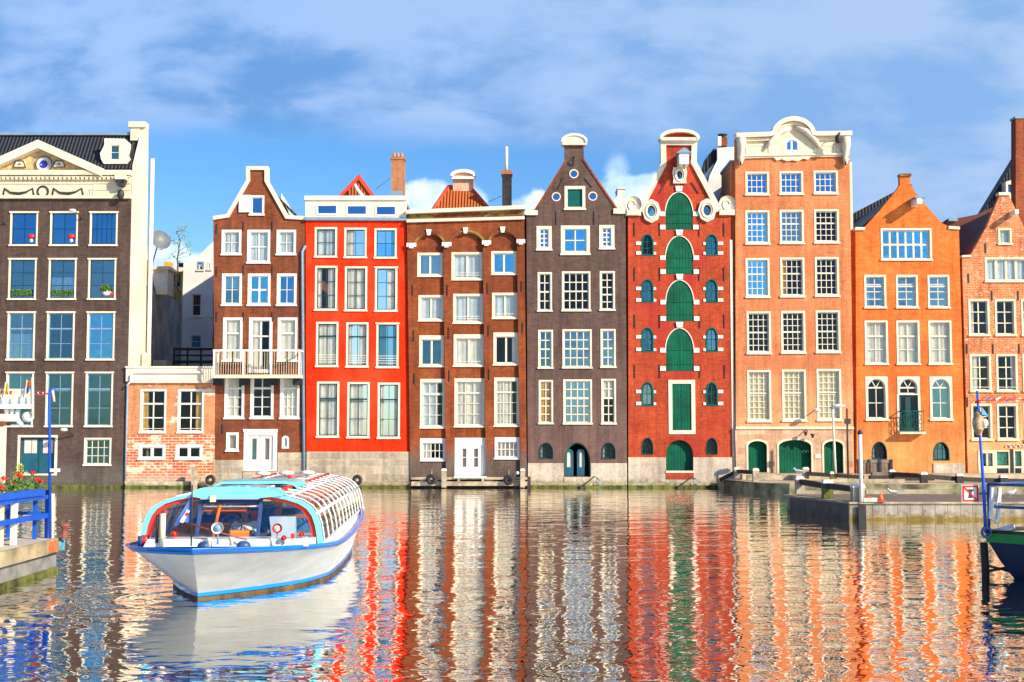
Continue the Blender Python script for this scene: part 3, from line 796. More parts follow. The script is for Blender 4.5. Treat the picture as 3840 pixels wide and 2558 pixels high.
# balcony
x0_, x1_ = WX(815, 1400, D), WX(1137, 1400, D); z0_, z1_ = WZ(1408, 70), WZ(1318, 70); yb = D-1.05
bal = MB().box(x0_, x1_, yb, D-.03, z0_-.14, z0_+.04).build('balcony', M['cream'], h.root)
m = MB()
for x in (x0_, x1_-.1, x0_+(x1_-x0_)*.335, x0_+(x1_-x0_)*.655): m.box(x, x+.1, yb, yb+.1, z0_+.041, z1_)
for x in (x0_, x1_-.1): m.box(x, x+.1, D-.14, D-.04, z0_+.041, z1_)
m.box(x0_-.02, x1_+.02, yb-.02, yb+.12, z1_+.001, z1_+.1); m.box(x0_-.02, x0_+.12, yb+.12, D-.04, z1_+.001, z1_+.1); m.box(x1_-.12, x1_+.02, yb+.12, D-.04, z1_+.001, z1_+.1)
m.build('balcony_rail', M['white2'], bal)
m = MB(); x = x0_+.15
while x < x1_-.12: m.box(x, x+.018, yb+.04, yb+.06, z0_+.05, z1_-.01); x += .13
m.build('balusters', M['cream'], bal)
m = MB()
for u in (.03, .335, .67, .95):
    x = x0_+(x1_-x0_)*u; m.box(x-.25, x+.25, D-.5, D-.032, z0_-.5, z0_-.15)
m.build('balcony_bracket', M['black'], bal)
for u in (.22, .84): MB().box(x0_+(x1_-x0_)*u-.05, x0_+(x1_-x0_)*u+.05, yb+.1, yb+.16, z0_+.1, z1_+.0).build('balcony_post', M['black'], bal)
MB().tube([(WX(1146, 922, D), D-.08, WZ(922, D)), (WX(1134, 950, D), D-.1, WZ(945, D)), (WX(1141, 1760, D), D-.1, WZ(1765, D))], .075).build('drainpipe', M['lead'], h.root)
H3 = h

# ================================================================ house 4: bright red
D = 70.96
h = House('bright_red_house', 'bright red house with a flat white parapet and three small attic slots', D,
          [(1150, BASEY), (1146, 823), (1524, 823), (1538, BASEY)], M['b4'], depth=9)
for y0, y1, cs, o in ((852, 966, (1180, 1291, 1404), dict(r=2, c=2)), (997, 1165, (1181, 1293, 1406), dict(r=3, c=2)), (1207, 1376, (1185, 1298, 1411), dict(r=1, c=2, th=(.7,), rails=4)), (1431, 1641, (1188, 1302, 1416), dict(r=3, c=2, th=(.71,)))):
    for i, x in enumerate(cs):
        cu = {852: ('net', 'L', 'r'), 997: ('l+R', 'full', 'R'), 1207: ('full', 'l+R', 'r+L'), 1431: ('full', 'L7', 'l+r')}[y0][i]
        g = {852: ('gclear', 'gclear', 'gsky'), 997: ('gclear', 'gclear', 'gclear'), 1207: ('gclear', 'gclear', 'gteal'), 1431: ('gclear', 'gclear', 'gclear')}[y0][i]
        h.win(x, y0+i*2, x+84, y1+i*2, st='white', sash='dkgreen', fw=.11, cu=cu, g=g, pad=1 if i == 2 and y0 in (997, 1207) else 0, **o)
h.finish()
hs = [arch(*h.rect(x, y, x+69, y+29), 0) for x, y in ((1193, 773), (1304, 775), (1413, 777))]
par = h.P((1146, 818), (1146, 739), (1524, 739), (1524, 820))
q = MB().prism(par, D-.12, D+.3, hs).build('parapet', M['white'], h.root)
m = MB(); m.ribbon([W(1144, 737, D), W(1526, 737, D)], .22, D-.24, D+.35); m.build('parapet_cap', M['white2'], q)
m = MB(); m.ribbon([W(1144, 816, D), W(1526, 818, D)], .16, D-.18, D-.001); m.build('parapet_foot', M['lead'], q)
for hh_ in hs:
    xs = [p[0] for p in hh_]; zs = [p[1] for p in hh_]
    w_ = MB().prism(arch(min(xs)-.1, min(zs)-.1, max(xs)+.1, max(zs)+.08, 0), D-.15, D-.121, [hh_]).build('attic_window', M['white2'], h.root)
    MB().add([(min(xs), D+.0, min(zs)), (max(xs), D+.0, min(zs)), (max(xs), D+.0, max(zs)), (min(xs), D+.0, max(zs))], [(0, 1, 2, 3)]).build('pane', M['gnavy'], w_)
r = h.rect(1150, 1694, 1538, BASEY); MB().box(r[0], r[2], D-.08, D-.002, r[1], r[3]).build('stone_base', M['stonebase'], h.root)
MB().box(h.x0+.3, h.x1-.3, D+.4, D+8.6, WZ(745, D)-.3, WZ(745, D)-.1).build('flat_roof', M['grender'], h.root)
Dr = D+2.5
q = MB().prism([W(1262, 745, Dr), W(1412, 745, Dr), W(1347, 661, Dr)], Dr, Dr+5).build('roof_gable', M['pantile'], h.root)
m = MB(); m.ribbon([W(1258, 748, Dr), W(1347, 653, Dr), W(1416, 748, Dr)], .2, Dr-.1, Dr+5.1); m.build('ridge_tiles', M['redtrim'], q)
X0, Z0 = W(1340, 740, Dr-.5)
MB().tube([(X0+.4, Dr-.5, Z0-.1), (X0-.05, Dr-.5, Z0+.5), (X0-.15, Dr-.5, Z0+.75)], [.14, .1, .08]).build('vent_pipe', M['white2'], q)
MB().prism([W(1467, 745, Dr), W(1515, 745, Dr), W(1515, 592, Dr), W(1467, 592, Dr)], Dr, Dr+.8).build('chimney', M['chim'], h.root)
ch = bpy.data.objects['chimney']
r_ = [W(1464, 598, Dr), W(1518, 588, Dr)]
MB().box(r_[0][0], r_[1][0], Dr-.05, Dr+.85, r_[0][1], r_[1][1]).build('chimney_cap', M['chim'], ch)
for x in (1476, 1490, 1504): X0, Z0 = W(x, 588, Dr); MB().lathe([(.1, 0), (.08, .3)], X0, Dr+.4, Z0+.001, 8).build('chimney_pot', M['tanpot'], ch)
X0, Z0 = W(1480, 738, Dr-.3); MB().box(X0-.25, X0+.45, Dr-.6, Dr-.2, Z0-.1, Z0+.28).build('roof_box', M['lead'], h.root)
MB().tube([(WX(1416, 740, Dr)-.1, Dr, WZ(735, Dr)+.4), (WX(1466, 660, Dr), Dr, WZ(668, Dr))], .012).build('stay_wire', M['iron'], ch)
H4 = h

# ================================================================ house 5: russet with arches
D = 71.0
h = House('blind_arch_house', 'russet brick house with three tall blind arches and white keystones', D,
          [(1540, BASEY), (1527, 800), (1966, 782), (1976, BASEY)], M['b5'], depth=9)
wl = []
def w5(x0, y0, x1, y1, **k):
    k.setdefault('fw', .12); k.setdefault('st', 'white'); k.setdefault('bar', .1); h.win(x0, y0, x1, y1, **k)
w5(1565, 948, 1661, 1038, r=1, cu='net', g='gmid'); w5(1693, 946, 1810, 1051, r=1, cu='net', rails=2, g='gclear'); w5(1842, 942, 1938, 1031, r=1, g='gsky')
w5(1569, 1107, 1664, 1205, r=1, cu='net'); w5(1699, 1102, 1813, 1214, r=1, cu='net', rails=2); w5(1845, 1098, 1943, 1196, r=1, cu='net', rails=1)
w5(1572, 1258, 1665, 1376, r=1, g='gteal', head=.1); w5(1701, 1254, 1815, 1375, r=1, cu='full', head=.1, rails=1); w5(1850, 1247, 1946, 1370, r=1, cu='r', head=.1, g='gclear')
w5(1575, 1421, 1670, 1606, c=3, r=4, th=(.72,), cu='netL7', bar=.035, head=.06); w5(1704, 1419, 1818, 1602, c=3, r=4, th=(.74,), cu='full', bar=.035, head=.06); w5(1853, 1416, 1949, 1600, c=3, r=4, th=(.74,), cu='L7', bar=.035, head=.06)
w5(1575, 1644, 1672, 1729, c=5, r=2, cu='L', bar=.04, head=.12, st='white2'); w5(1855, 1640, 1950, 1722, c=5, r=2, cu='rose', bar=.04, head=.12, st='white2')
dr = h.hole(1705, 1642, 1822, 1789)
h.finish()
# outer layer: piers and arches standing proud of the bays
def bay(xa, xb, ya, yb, xa2, xb2, n=14):
    top = [W(xa + (xb-xa)*(.5-.5*cos(pi*i/n)), yb - (yb-ya)*sin(pi*i/n), D) for i in range(n+1)]
    return top + [W(xb2, 1800, D), W(xa2, 1800, D)]
bays = [bay(1563, 1663, 881, 930, 1577, 1673), bay(1691, 1811, 877, 925, 1704, 1823), bay(1840, 1938, 875, 918, 1853, 1951)]
top = h.P((1527, 831), (1966, 820), (1976, BASEY), (1540, BASEY))
m = MB(); m.prism(top, D-.2, D-.002, [b_[::-1] for b_ in bays]); m.build('arcade', M['b5'], h.root)
r5 = h.P((1527, 829), (1966, 818), (1966, 782), (1527, 800)); MB().prism(r5, D-.2, D-.003).build('frieze', M['b5top'], h.root)
m = MB(); m.ribbon([W(1524, 793, D), W(1968, 775, D)], .2, D-.5, D+.36); m.build('cornice', M['white'], h.root)
m = MB(); m.ribbon([W(1526, 827, D), W(1967, 815, D)], .16, D-.36, D-.202); m.build('string_course', M['white'], h.root)
for b_ in ((1560, 1666, 876, 930), (1688, 1814, 872, 925), (1837, 1941, 870, 918)):
    n = 14; path = [W(b_[0] + (b_[1]-b_[0])*(.5-.5*cos(pi*i/n)), b_[3] - (b_[3]-b_[2])*sin(pi*i/n), D) for i in range(n+1)]
    m = MB(); m.ribbon(path, -.12, D-.24, D-.2005); m.build('arch_molding', M['b5top'], h.root)
for x, y in ((1609, 876), (1746, 869), (1885, 866)):
    r = h.rect(x-10, y-13, x+10, y+9); MB().prism([(r[0]+.06, r[1]), (r[2]-.06, r[1]), (r[2], r[3]), (r[0], r[3])], D-.3, D-.21).build('keystone', M['white2'], h.root)
for x, y, ww_ in ((1544, 924, 36), (1676, 921, 36), (1825, 915, 34), (1953, 910, 32)):
    r = h.rect(x-ww_/2, y-10, x+ww_/2, y+10); MB().box(r[0], r[2], D-.3, D-.201, r[1]+.08, r[3]).build('impost', M['white2'], h.root)
    MB().box((r[0]+r[2])/2-.12, (r[0]+r[2])/2+.12, D-.33, D-.301, r[1]-.0, r[3]).build('impost_block', M['white2'], h.root)
a, b, c_, d_ = dr; xm = (a+c_)/2
MB().prism(arch(a, b, c_, d_, 0), D-.03, D+.16, [arch(a+.22, b+.02, c_-.22, d_-.42, 0)]).build('door_frame', M['white2'], h.root)
for u, v in ((a+.223, xm-.008), (xm+.008, c_-.223)):
    e = MB().prism(arch(u, b+.03, v, d_-.425, 0), D+.02, D+.08, [arch(u+.2, b+.55, v-.2, d_-.58, 0)]).build('door', M['white2'], h.root)
    MB().add([(u+.19, D+.06, b+.5), (v-.19, D+.06, b+.5), (v-.19, D+.06, d_-.5), (u+.19, D+.06, d_-.5)], [(0, 1, 2, 3)]).build('pane', M['gclear'], e)
    m = MB(); m.box(u+.2, v-.2, D+.03, D+.055, (b+d_)/2-.02, (b+d_)/2+.02); m.build('glazing_bar', M['white2'], e)
    curtain('rose', u+.19, b+.5, v-.19, d_-.5, D+.2, e, random)
h.anchors([(1549, 1070), (1679, 1070), (1829, 1062), (1957, 1055), (1553, 1240), (1684, 1230), (1833, 1220), (1960, 1210), (1556, 1400), (1686, 1390), (1835, 1385)], 40)
for o_ in [o for o in h.root.children if o.name.startswith('wall_anchor')]: o_.location.y -= .2
m = MB(); m.box(h.x0+.3, h.x1-.3, D+.4, D+8.6, WZ(800, D)-.3, WZ(800, D)-.1); m.build('flat_roof', M['grender'], h.root)
Dr = D+1.6
zb, zt_ = WZ(788, Dr), WZ(700, Dr+1.6)
xa, xb = WX(1622, 785, Dr), WX(1838, 785, Dr); xc, xd = WX(1676, 700, Dr), WX(1759, 700, Dr)
q = MB().add([(xa, Dr, zb), (xb, Dr, zb), (xd, Dr+1.6, zt_), (xc, Dr+1.6, zt_), (xa, Dr+5, zb), (xb, Dr+5, zb), (xd, Dr+3.6, zt_), (xc, Dr+3.6, zt_)],
         [(0, 1, 2, 3), (1, 5, 6, 2), (4, 0, 3, 7), (3, 2, 6, 7), (5, 4, 7, 6)]).build('hipped_roof', M['pantile'], h.root)
for p0, p1 in (((xa, Dr, zb), (xc, Dr+1.6, zt_)), ((xb, Dr, zb), (xd, Dr+1.6, zt_)), ((xc, Dr+1.6, zt_), (xd, Dr+1.6, zt_))):
    MB().tube([p0, p1], .1, 8).build('ridge_tiles', M['redtrim'], q)
Dg = Dr+1.3
q = MB().prism([W(1698, 720, Dg), W(1776, 720, Dg), W(1776, 668, Dg), W(1698, 668, Dg)], Dg, Dg+1.5).build('roof_dormer', flat('pink_render', (.68, .40, .28), .8, .15, 2), h.root)
pts = [W(1690, 664, Dg)] + [W(1738-48*cos(pi*i/12), 660-22*sin(pi*i/12), Dg) for i in range(13)] + [W(1786, 664, Dg)]
MB().prism(pts, Dg-.1, Dg+.3).build('curved_pediment', flat('peach_render', (.70, .45, .30), .8, .1, 2), q)
m = MB(); m.ribbon([pts[0]] + pts[1:-1] + [pts[-1]], .18, Dg-.3, Dg+.4); m.build('pediment_molding', M['white2'], q)
m = MB(); m.box(*[W(1694, 666, Dg)[0], W(1782, 666, Dg)[0]], Dg-.25, Dg-.101, WZ(674, Dg), WZ(664, Dg)); m.build('pediment_base', M['white2'], q)
Dr = D+.9
q = MB().prism([W(1883, 782, Dr), W(1919, 782, Dr), W(1919, 642, Dr), W(1883, 642, Dr)], Dr, Dr+.7).build('chimney', M['dchim'], h.root)
MB().prism([W(1880, 654, Dr), W(1922, 654, Dr), W(1922, 638, Dr), W(1880, 638, Dr)], Dr-.06, Dr+.76).build('chimney_cap', M['chim'], q)
X0, Z0 = W(1899, 636, Dr); MB().tube([(X0, Dr+.3, Z0), (X0, Dr+.3, Z0+1.35)], .09).build('flue_pipe', M['white2'], q)
MB().tube([(WX(1830, 750, Dr), Dr+.2, WZ(755, Dr)), (WX(1881, 735, Dr), Dr+.2, WZ(733, Dr))], .015).build('stay_wire', M['iron'], q)
H5 = h
# ================================================================ house 6: taupe gable
D = 71.0
h = House('taupe_gable_house', 'taupe brown gabled house with three round gable windows and a green hatch', D,
          [(1980, BASEY), (1974, 793), (2004, 786), (2117, 607), (2117, 540), (2188, 540), (2190, 598), (2315, 784), (2346, 787), (2352, BASEY)], M['b6'], depth=10)
k6 = dict(st='white', bar=.05)
h.win(2012, 848, 2069, 939, c=2, r=4, g='gnavy', fw=.17, **{**k6, 'bar': .06}); h.win(2103, 846, 2212, 956, c=2, r=2, g='gsky', vm=True, fw=.18, bar=.05)
h.win(2247, 844, 2304, 935, c=2, r=4, g='gnavy', fw=.17, **{**k6, 'bar': .06})
h.win(2016, 1021, 2070, 1168, c=2, r=4, th=(.5,), **k6); h.win(2107, 1018, 2214, 1167, c=4, r=4, th=(.5,), **k6); h.win(2249, 1017, 2306, 1165, c=2, r=5, th=(.4,), **k6)
h.win(2018, 1237, 2074, 1382, c=2, r=4, th=(.5,), g='gteal', **k6); h.win(2109, 1235, 2219, 1381, c=4, r=4, th=(.5,), g='gmid', **k6); h.win(2252, 1234, 2309, 1379, c=2, r=4, th=(.5,), g='gmid', **k6)
h.win(2020, 1425, 2074, 1590, c=2, r=5, th=(.58,), cu='amber', **k6); h.win(2112, 1423, 2220, 1591, c=4, r=5, th=(.58,), cu='rose', g='gmid', **k6); h.win(2255, 1421, 2310, 1591, c=2, r=5, th=(.58,), cu='T', **k6)
h.win(2021, 1659, 2075, 1722, c=3, r=3, st='dkgreen', g='gclear', cu='l', rise=.5, fw=.04, bar=.025, rec=.25, sillm='white'); h.win(2256, 1659, 2309, 1722, c=3, r=3, st='dkgreen', g='gclear', cu='l', rise=.5, fw=.04, bar=.025, rec=.25)
h.win(2117, 698, 2195, 787, c=1, r=1, fw=.16, sw=.01, st='white', g='gteal')
for x, y in ((2152, 652), (2086, 738), (2223, 736)):
    X0, Z0 = W(x, y, D); h.holes.append([(X0+.25*cos(t*pi/8), Z0+.25*sin(t*pi/8)) for t in range(16)])
dr = h.hole(2116, 1660, 2213, 1787, 1.0)
h.finish()
for x, y in ((2152, 652), (2086, 738), (2223, 736)):
    X0, Z0 = W(x, y, D); cir = [(X0+.255*cos(t*pi/8), Z0+.255*sin(t*pi/8)) for t in range(16)]
    q = MB().prism(cir, D-.03, D+.3, [[(X0+.20*cos(t*pi/8), Z0+.20*sin(t*pi/8)) for t in range(16)]]).build('round_window', M['white'], h.root)
    MB().prism([(X0+.20*cos(t*pi/8), Z0+.20*sin(t*pi/8)) for t in range(16)], D+.22, D+.24).build('pane', M['gnavy'], q)
r = h.rect(2126, 707, 2186, 779); MB().box(r[0]+.0, r[2], D+.085, D+.1, r[1], r[3]).build('hatch', M['teal'], h.root)
a, b, c_, d_ = dr; w6 = c_-a
for u0, u1, yy in ((a+.02, a+w6*.36, D+.22), (a+w6*.5, a+w6*.80, D+.22)):
    e = MB().prism(arch(u0, b+.02, u1, d_-.35, .2), yy, yy+.07, [arch(u0+.14, b+.5, u1-.12, d_-.5, .15)]).build('door', M['dteal'], h.root)
    MB().add([(u0+.13, yy+.04, b+.48), (u1-.1, yy+.04, b+.48), (u1-.1, yy+.04, d_-.5), (u0+.13, yy+.04, d_-.5)], [(0, 1, 2, 3)]).build('pane', M['rose'], e)
m = MB(); m.prism(arch(a+.0, b, c_-.0, d_, 1.0, 12), D+.1, D+.2, [arch(a+.06, b+.01, c_-.06, d_-.07, .95, 12)]); m.build('door_frame', M['teal'], h.root)
m = MB()
m.ribbon([W(1972, 790, D), W(2016, 790, D)], .26, D-.12, D+.37); m.build('gable_shoulder', M['white'], h.root)
m = MB(); m.ribbon([W(2300, 783, D), W(2344, 784, D)], .28, D-.12, D+.37); m.build('gable_shoulder', M['white'], h.root)
m = MB(); m.ribbon(h.P((2002, 789), (2116, 605), (2116, 600)), .1, D-.05, D+.4); m.build('gable_edge', M['b5'], h.root)
m = MB(); m.ribbon(h.P((2191, 592), (2191, 598), (2318, 786)), .1, D-.05, D+.4); m.build('gable_edge', M['b5'], h.root)
pts = [W(2108, 546, D), W(2104, 536, D)] + [W(2153-48*cos(pi*i/12), 534-28*sin(pi*i/12), D) for i in range(1, 12)] + [W(2202, 536, D), W(2197, 546, D)]
q = MB().prism(pts, D-.22, D+.4).build('gable_cap', M['white'], h.root)
m = MB(); m.ribbon([W(2104, 536, D)] + [W(2153-50*cos(pi*i/12), 534-30*sin(pi*i/12), D) for i in range(1, 12)] + [W(2202, 536, D)], .12, D-.3, D+.42); m.build('cap_molding', M['white2'], q)
for p0, p1 in (((2112, 668), (2092, 710)), ((2192, 668), (2220, 702)), ((2131, 610), (2156, 590)), ((2131, 612), (2150, 622)), ((2152, 585), (2152, 620))):
    X0, Z0 = W(*p0, D); X1, Z1 = W(*p1, D); MB().bar((X0, D-.03, Z0), (X1, D-.03, Z1), .05).build('wall_anchor', M['iron'], h.root)
h.anchors([(2086, 792), (2228, 792)], 50)
r = h.rect(1980, 1737, 2114, BASEY); MB().box(r[0], r[2], D-.06, D-.002, r[1], r[3]).build('plinth', M['plinth'], h.root)
r = h.rect(2215, 1737, 2351, BASEY); MB().box(r[0], r[2], D-.06, D-.002, r[1], r[3]).build('plinth', M['plinth'], h.root)
r = h.rect(2114, 1789, 2215, BASEY); MB().box(r[0]+.003, r[2]-.003, D-.1, D-.003, r[1], r[3]).build('door_step', M['plinth'], h.root)
h.roof(WZ(800, D), WZ(560, D), M['slate'], drop=.9)
H6 = h

# ================================================================ house 7: crimson warehouse with green shutters
D = 71.05
h = House('shuttered_warehouse', 'red neck-gabled warehouse with a column of big arched green shutters', D,
          [(2357, BASEY), (2355, 800), (2393, 785), (2485, 614), (2485, 534), (2605, 534), (2604, 610), (2704, 788), (2741, 798), (2746, BASEY)], M['b7'], depth=10, cat='warehouse')
for x0, x1 in ((2404, 2451), (2646, 2692)):
    for j, (y0, y1) in enumerate(((877, 959), (1046, 1135), (1227, 1320), (1432, 1523))):
        h.win(x0, y0, x1, y1, c=2, r=2 if j else 3, st='teal', sash='teal', g=('gclear', 'gteal', 'gteal', 'gmid')[(j+(x0 > 2500)) % 4], fw=.07, bar=.035, rise=.5, rec=.12,
              cu=[None, None, 'netT', 'B'][j] if x0 < 2500 else None)
    h.win(x0+2, 1641, x1-1, 1705, c=3, r=3, st='dkgreen', g='gclear', fw=.04, bar=.025, rise=.5, rec=.25)
sh = [(2496, 722, 2597, 862), (2497, 886, 2599, 1029), (2498, 1052, 2600, 1205), (2497, 1232, 2600, 1392)]
hs = [h.hole(*s_, 1.15) for s_ in sh]
dh = h.hole(2511, 1429, 2603, 1624); gh = h.hole(2498, 1650, 2599, 1765, .75)
ocs = [(2442, 793, .22, .31), (2651, 790, .22, .31), (2548, 658, .16, .24)]
for x, y, rx, rz in ocs:
    X0, Z0 = W(x, y, D); h.holes.append([(X0+rx*cos(t*pi/8), Z0+rz*sin(t*pi/8)) for t in range(16)])
h.finish()
for (a, b, c_, d_) in hs:
    q = MB().prism(arch(a+.01, b+.01, c_-.01, d_-.01, 1.14, 12), D+.02, D+.1).build('shutter', M['green'], h.root)
    m = MB(); z_ = d_-1.15
    m.box(a+.04, c_-.04, D-.01, D+.018, b+.36, b+.43); m.box(a+.04, c_-.04, D-.01, D+.018, z_-.05, z_+.02)
    m.build('hinge_strap', M['green'], q)
    m = MB(); m.box((a+c_)/2-.012, (a+c_)/2+.012, D+.005, D+.019, b+.05, d_-.3); m.build('shutter_joint', M['teal'], q)
    m = MB(); m.ribbon([(a-.05, b+1.0)] + [((a+c_)/2-((c_-a)/2+.05)*cos(pi*i/14), d_-1.15+1.2*sin(pi*i/14)) for i in range(15)] + [(c_+.05, b+1.0)], .055, D-.03, D-.002)
    m.build('arch_trim', M['white'], h.root)
    zk = d_+.05; MB().prism([((a+c_)/2-.15, zk), ((a+c_)/2+.15, zk), ((a+c_)/2+.2, zk+.3), ((a+c_)/2-.2, zk+.3)], D-.1, D-.003).build('keystone', M['white2'], h.root)
    for zz_ in (b+.02, d_-1.32):
        for sx in (-1, 1):
            xe = a-.02 if sx < 0 else c_+.02
            MB().box(min(xe, xe+.30*sx), max(xe, xe+.30*sx), D-.05, D-.003, zz_, zz_+.25).build('stone_block', M['white2'], h.root)
for x0, x1, sg in ((2404, 2451, -1), (2646, 2692, 1)):
    for (y0, y1) in ((877, 959), (1046, 1135), (1227, 1320), (1432, 1523)):
        r = h.rect(x0, y0, x1, y1)
        for zz_ in (r[1]+.05, r[3]-.62):
            for sx in (-1, 1):
                xe = r[0] if sx < 0 else r[2]; L = .28 if sx == sg else .13; H_ = .18 if sx == sg else .15
                MB().box(min(xe, xe+L*sx), max(xe, xe+L*sx), D-.05, D-.003, zz_, zz_+H_).build('stone_block', M['white2'], h.root)
a, b, c_, d_ = dh
q = MB().prism(arch(a-.06, b-.06, c_+.06, d_+.06, 0), D-.04, D+.12, [arch(a+.15, b+.15, c_-.15, d_-.15, 0)]).build('door_frame', M['white'], h.root)
dm = MB().box(a+.153, c_-.153, D+.02, D+.08, b+.153, d_-.153).build('door', M['green'], h.root)
for z_ in (b+.7, (b+d_)/2, d_-.6):
    for xa_ in (a+.16, c_-.58): MB().box(xa_, xa_+.42, D-.0, D+.019, z_, z_+.07).build('hinge_strap', M['green'], dm)
MB().box((a+c_)/2-.012, (a+c_)/2+.012, D+.005, D+.019, b+.2, d_-.2).build('door_joint', M['teal'], dm)
for u in (.32, .62): MB().lathe([(.07, -.02), (.07, 0)], a+(c_-a)*u, D+.019, b+(d_-b)*.64, 10, 'y').build('peephole', M['iron'], dm)
a, b, c_, d_ = gh
gd = MB().prism(arch(a+.01, b+.01, c_-.01, d_-.02, .74, 12), D+.30, D+.35).build('door', M['green'], h.root)
m = MB(); m.box((a+c_)/2-.25, (a+c_)/2-.22, D+.28, D+.299, b+.1, d_-.3); m.build('door_joint', M['teal'], gd)
MB().box(a-.03, c_+.03, D-.12, D-.004, b-.12, b-.002).build('door_sill', M['white'], h.root)
MB().box(a-.02, c_+.02, D-.09, D-.063, b-.46, b-.121).build('brick_sill', M['b7'], h.root)
# oval windows with carved frames
for i, (x, y, rx, rz) in enumerate(ocs):
    X0, Z0 = W(x, y, D); n = 40; ow = []
    for t in range(n):
        a_ = 2*pi*t/n; k = 1 + .035*cos(8*a_)
        if i < 2: ow.append((X0+(rx+.26)*k*cos(a_), Z0+(rz+.32)*k*sin(a_)))
    if i == 2: ow = [(X0+a__*.74, Z0+b__*.7) for a__, b__ in ((-.5, -.66), (.5, -.66), (.46, -.3), (.55, .2), (.46, .62), (0, .56), (-.46, .62), (-.55, .2), (-.46, -.3))]
    hole = [(X0+rx*cos(t*pi/8), Z0+rz*sin(t*pi/8)) for t in range(16)]
    q = MB().prism(ow, D-.16, D-.003, [hole]).build('carved_window_frame', M['white'], h.root)
    MB().tube([(X0+(rx+.1)*cos(t*pi/12), D-.17, Z0+(rz+.11)*sin(t*pi/12)) for t in range(25)], .045, 6).build('frame_bead', M['cream'], q)
    MB().prism(hole, D+.15, D+.17).build('pane', M['gteal'], q)
# gable coping, cap and scrolls
m = MB(); m.ribbon(h.P((2393, 796), (2393, 780), (2478, 614), (2476, 526), (2614, 526), (2611, 608), (2705, 786), (2705, 796)), .3, D-.14, D+.38); m.build('gable_coping', M['white'], h.root)
for xa, xb in ((2351, 2396), (2696, 2744)):
    m = MB(); m.ribbon([W(xa, 789, D), W(xb, 789, D)], .28, D-.2, D+.37); m.build('gable_shoulder', M['white'], h.root)
for x, y in ((2374, 768), (2727, 766)):
    X0, Z0 = W(x, y, D)
    q = MB().lathe([(.46, -.06), (.46, .16)], X0, D-.1, Z0, 18, 'y').build('scroll', M['white'], h.root)
    MB().tube([(X0+(.08+.033*t)*cos(t*pi/6), D-.17, Z0+(.08+.033*t)*sin(t*pi/6)) for t in range(10)], .05, 6).build('scroll_spiral', M['cream'], q)
    MB().box(X0-.42, X0+.42, D-.12, D+.1, Z0-.62, Z0-.3).build('scroll_foot', M['white'], q)
def arcp(cx, cy, ax, az, n=14, lo=0, hi=pi): return [W(cx-ax*cos(lo+(hi-lo)*i/n), cy-az*sin(lo+(hi-lo)*i/n), D) for i in range(n+1)]
q = MB().prism([W(2476, 526, D)] + arcp(2546, 518, 66, 22) + [W(2614, 526, D)], D-.1, D+.38).build('pediment_field', M['b7'], h.root)
m = MB(); m.ribbon([W(2470, 526, D)] + arcp(2546, 520, 74, 31) + [W(2621, 526, D)], .17, D-.40, D+.4); m.build('curved_cornice', M['white'], q)
m = MB(); m.ribbon([W(2474, 520, D), W(2617, 520, D)], .18, D-.36, D-.101); m.build('cap_cornice', M['white'], q)
# hoist beam with its little roof
X0, Z0 = W(2556, 612, D)
q = MB().box(X0-.26, X0+.26, D-1.1, D-.003, Z0-.28, Z0+.32).build('hoist_housing', M['white2'], h.root)
MB().prism([(X0-.42, Z0+.322), (X0+.42, Z0+.322), (X0, Z0+.62)], D-1.2, D-.003).build('hoist_roof', M['lead'], q)
MB().tube([(X0, D-.95, Z0-.28), (X0, D-.95, Z0-.45), (X0+.06, D-.95, Z0-.5)], .03).build('hoist_hook', M['iron'], q)
h.anchors([(2379, 835), (2474, 835), (2622, 835), (2715, 835), (2380, 1003), (2475, 1003), (2622, 1003), (2715, 1003), (2380, 1180), (2474, 1180), (2624, 1180), (2716, 1180), (2380, 1368), (2474, 1368), (2624, 1368), (2718, 1368)], 50)
for p0, p1 in (((2497, 684), (2473, 726)), ((2592, 684), (2620, 726))):
    a_, b_ = W(*p0, D), W(*p1, D); MB().bar((a_[0], D-.03, a_[1]), (b_[0], D-.03, b_[1]), .05).build('wall_anchor', M['iron'], h.root)
for xa, xb in ((2356, 2497), (2600, 2748)):
    r = h.rect(xa, 1715, xb, BASEY); MB().box(r[0], r[2], D-.06, D-.002, r[1], r[3]).build('plinth', M['plinth'], h.root)
r = h.rect(2497, 1786, 2600, BASEY); MB().box(r[0]+.003, r[2]-.003, D-.058, D-.002, r[1], r[3]).build('plinth', M['plinth'], h.root)
h.roof(WZ(800, D), WZ(560, D), M['slate'], drop=.9)
r = h.rect(2741, 900, 2748, BASEY); MB().box(r[0]+.01, r[2]+.05, D-.03, D+.2, .3, r[3]).build('corner_strip', M['white'], h.root)
H7 = h

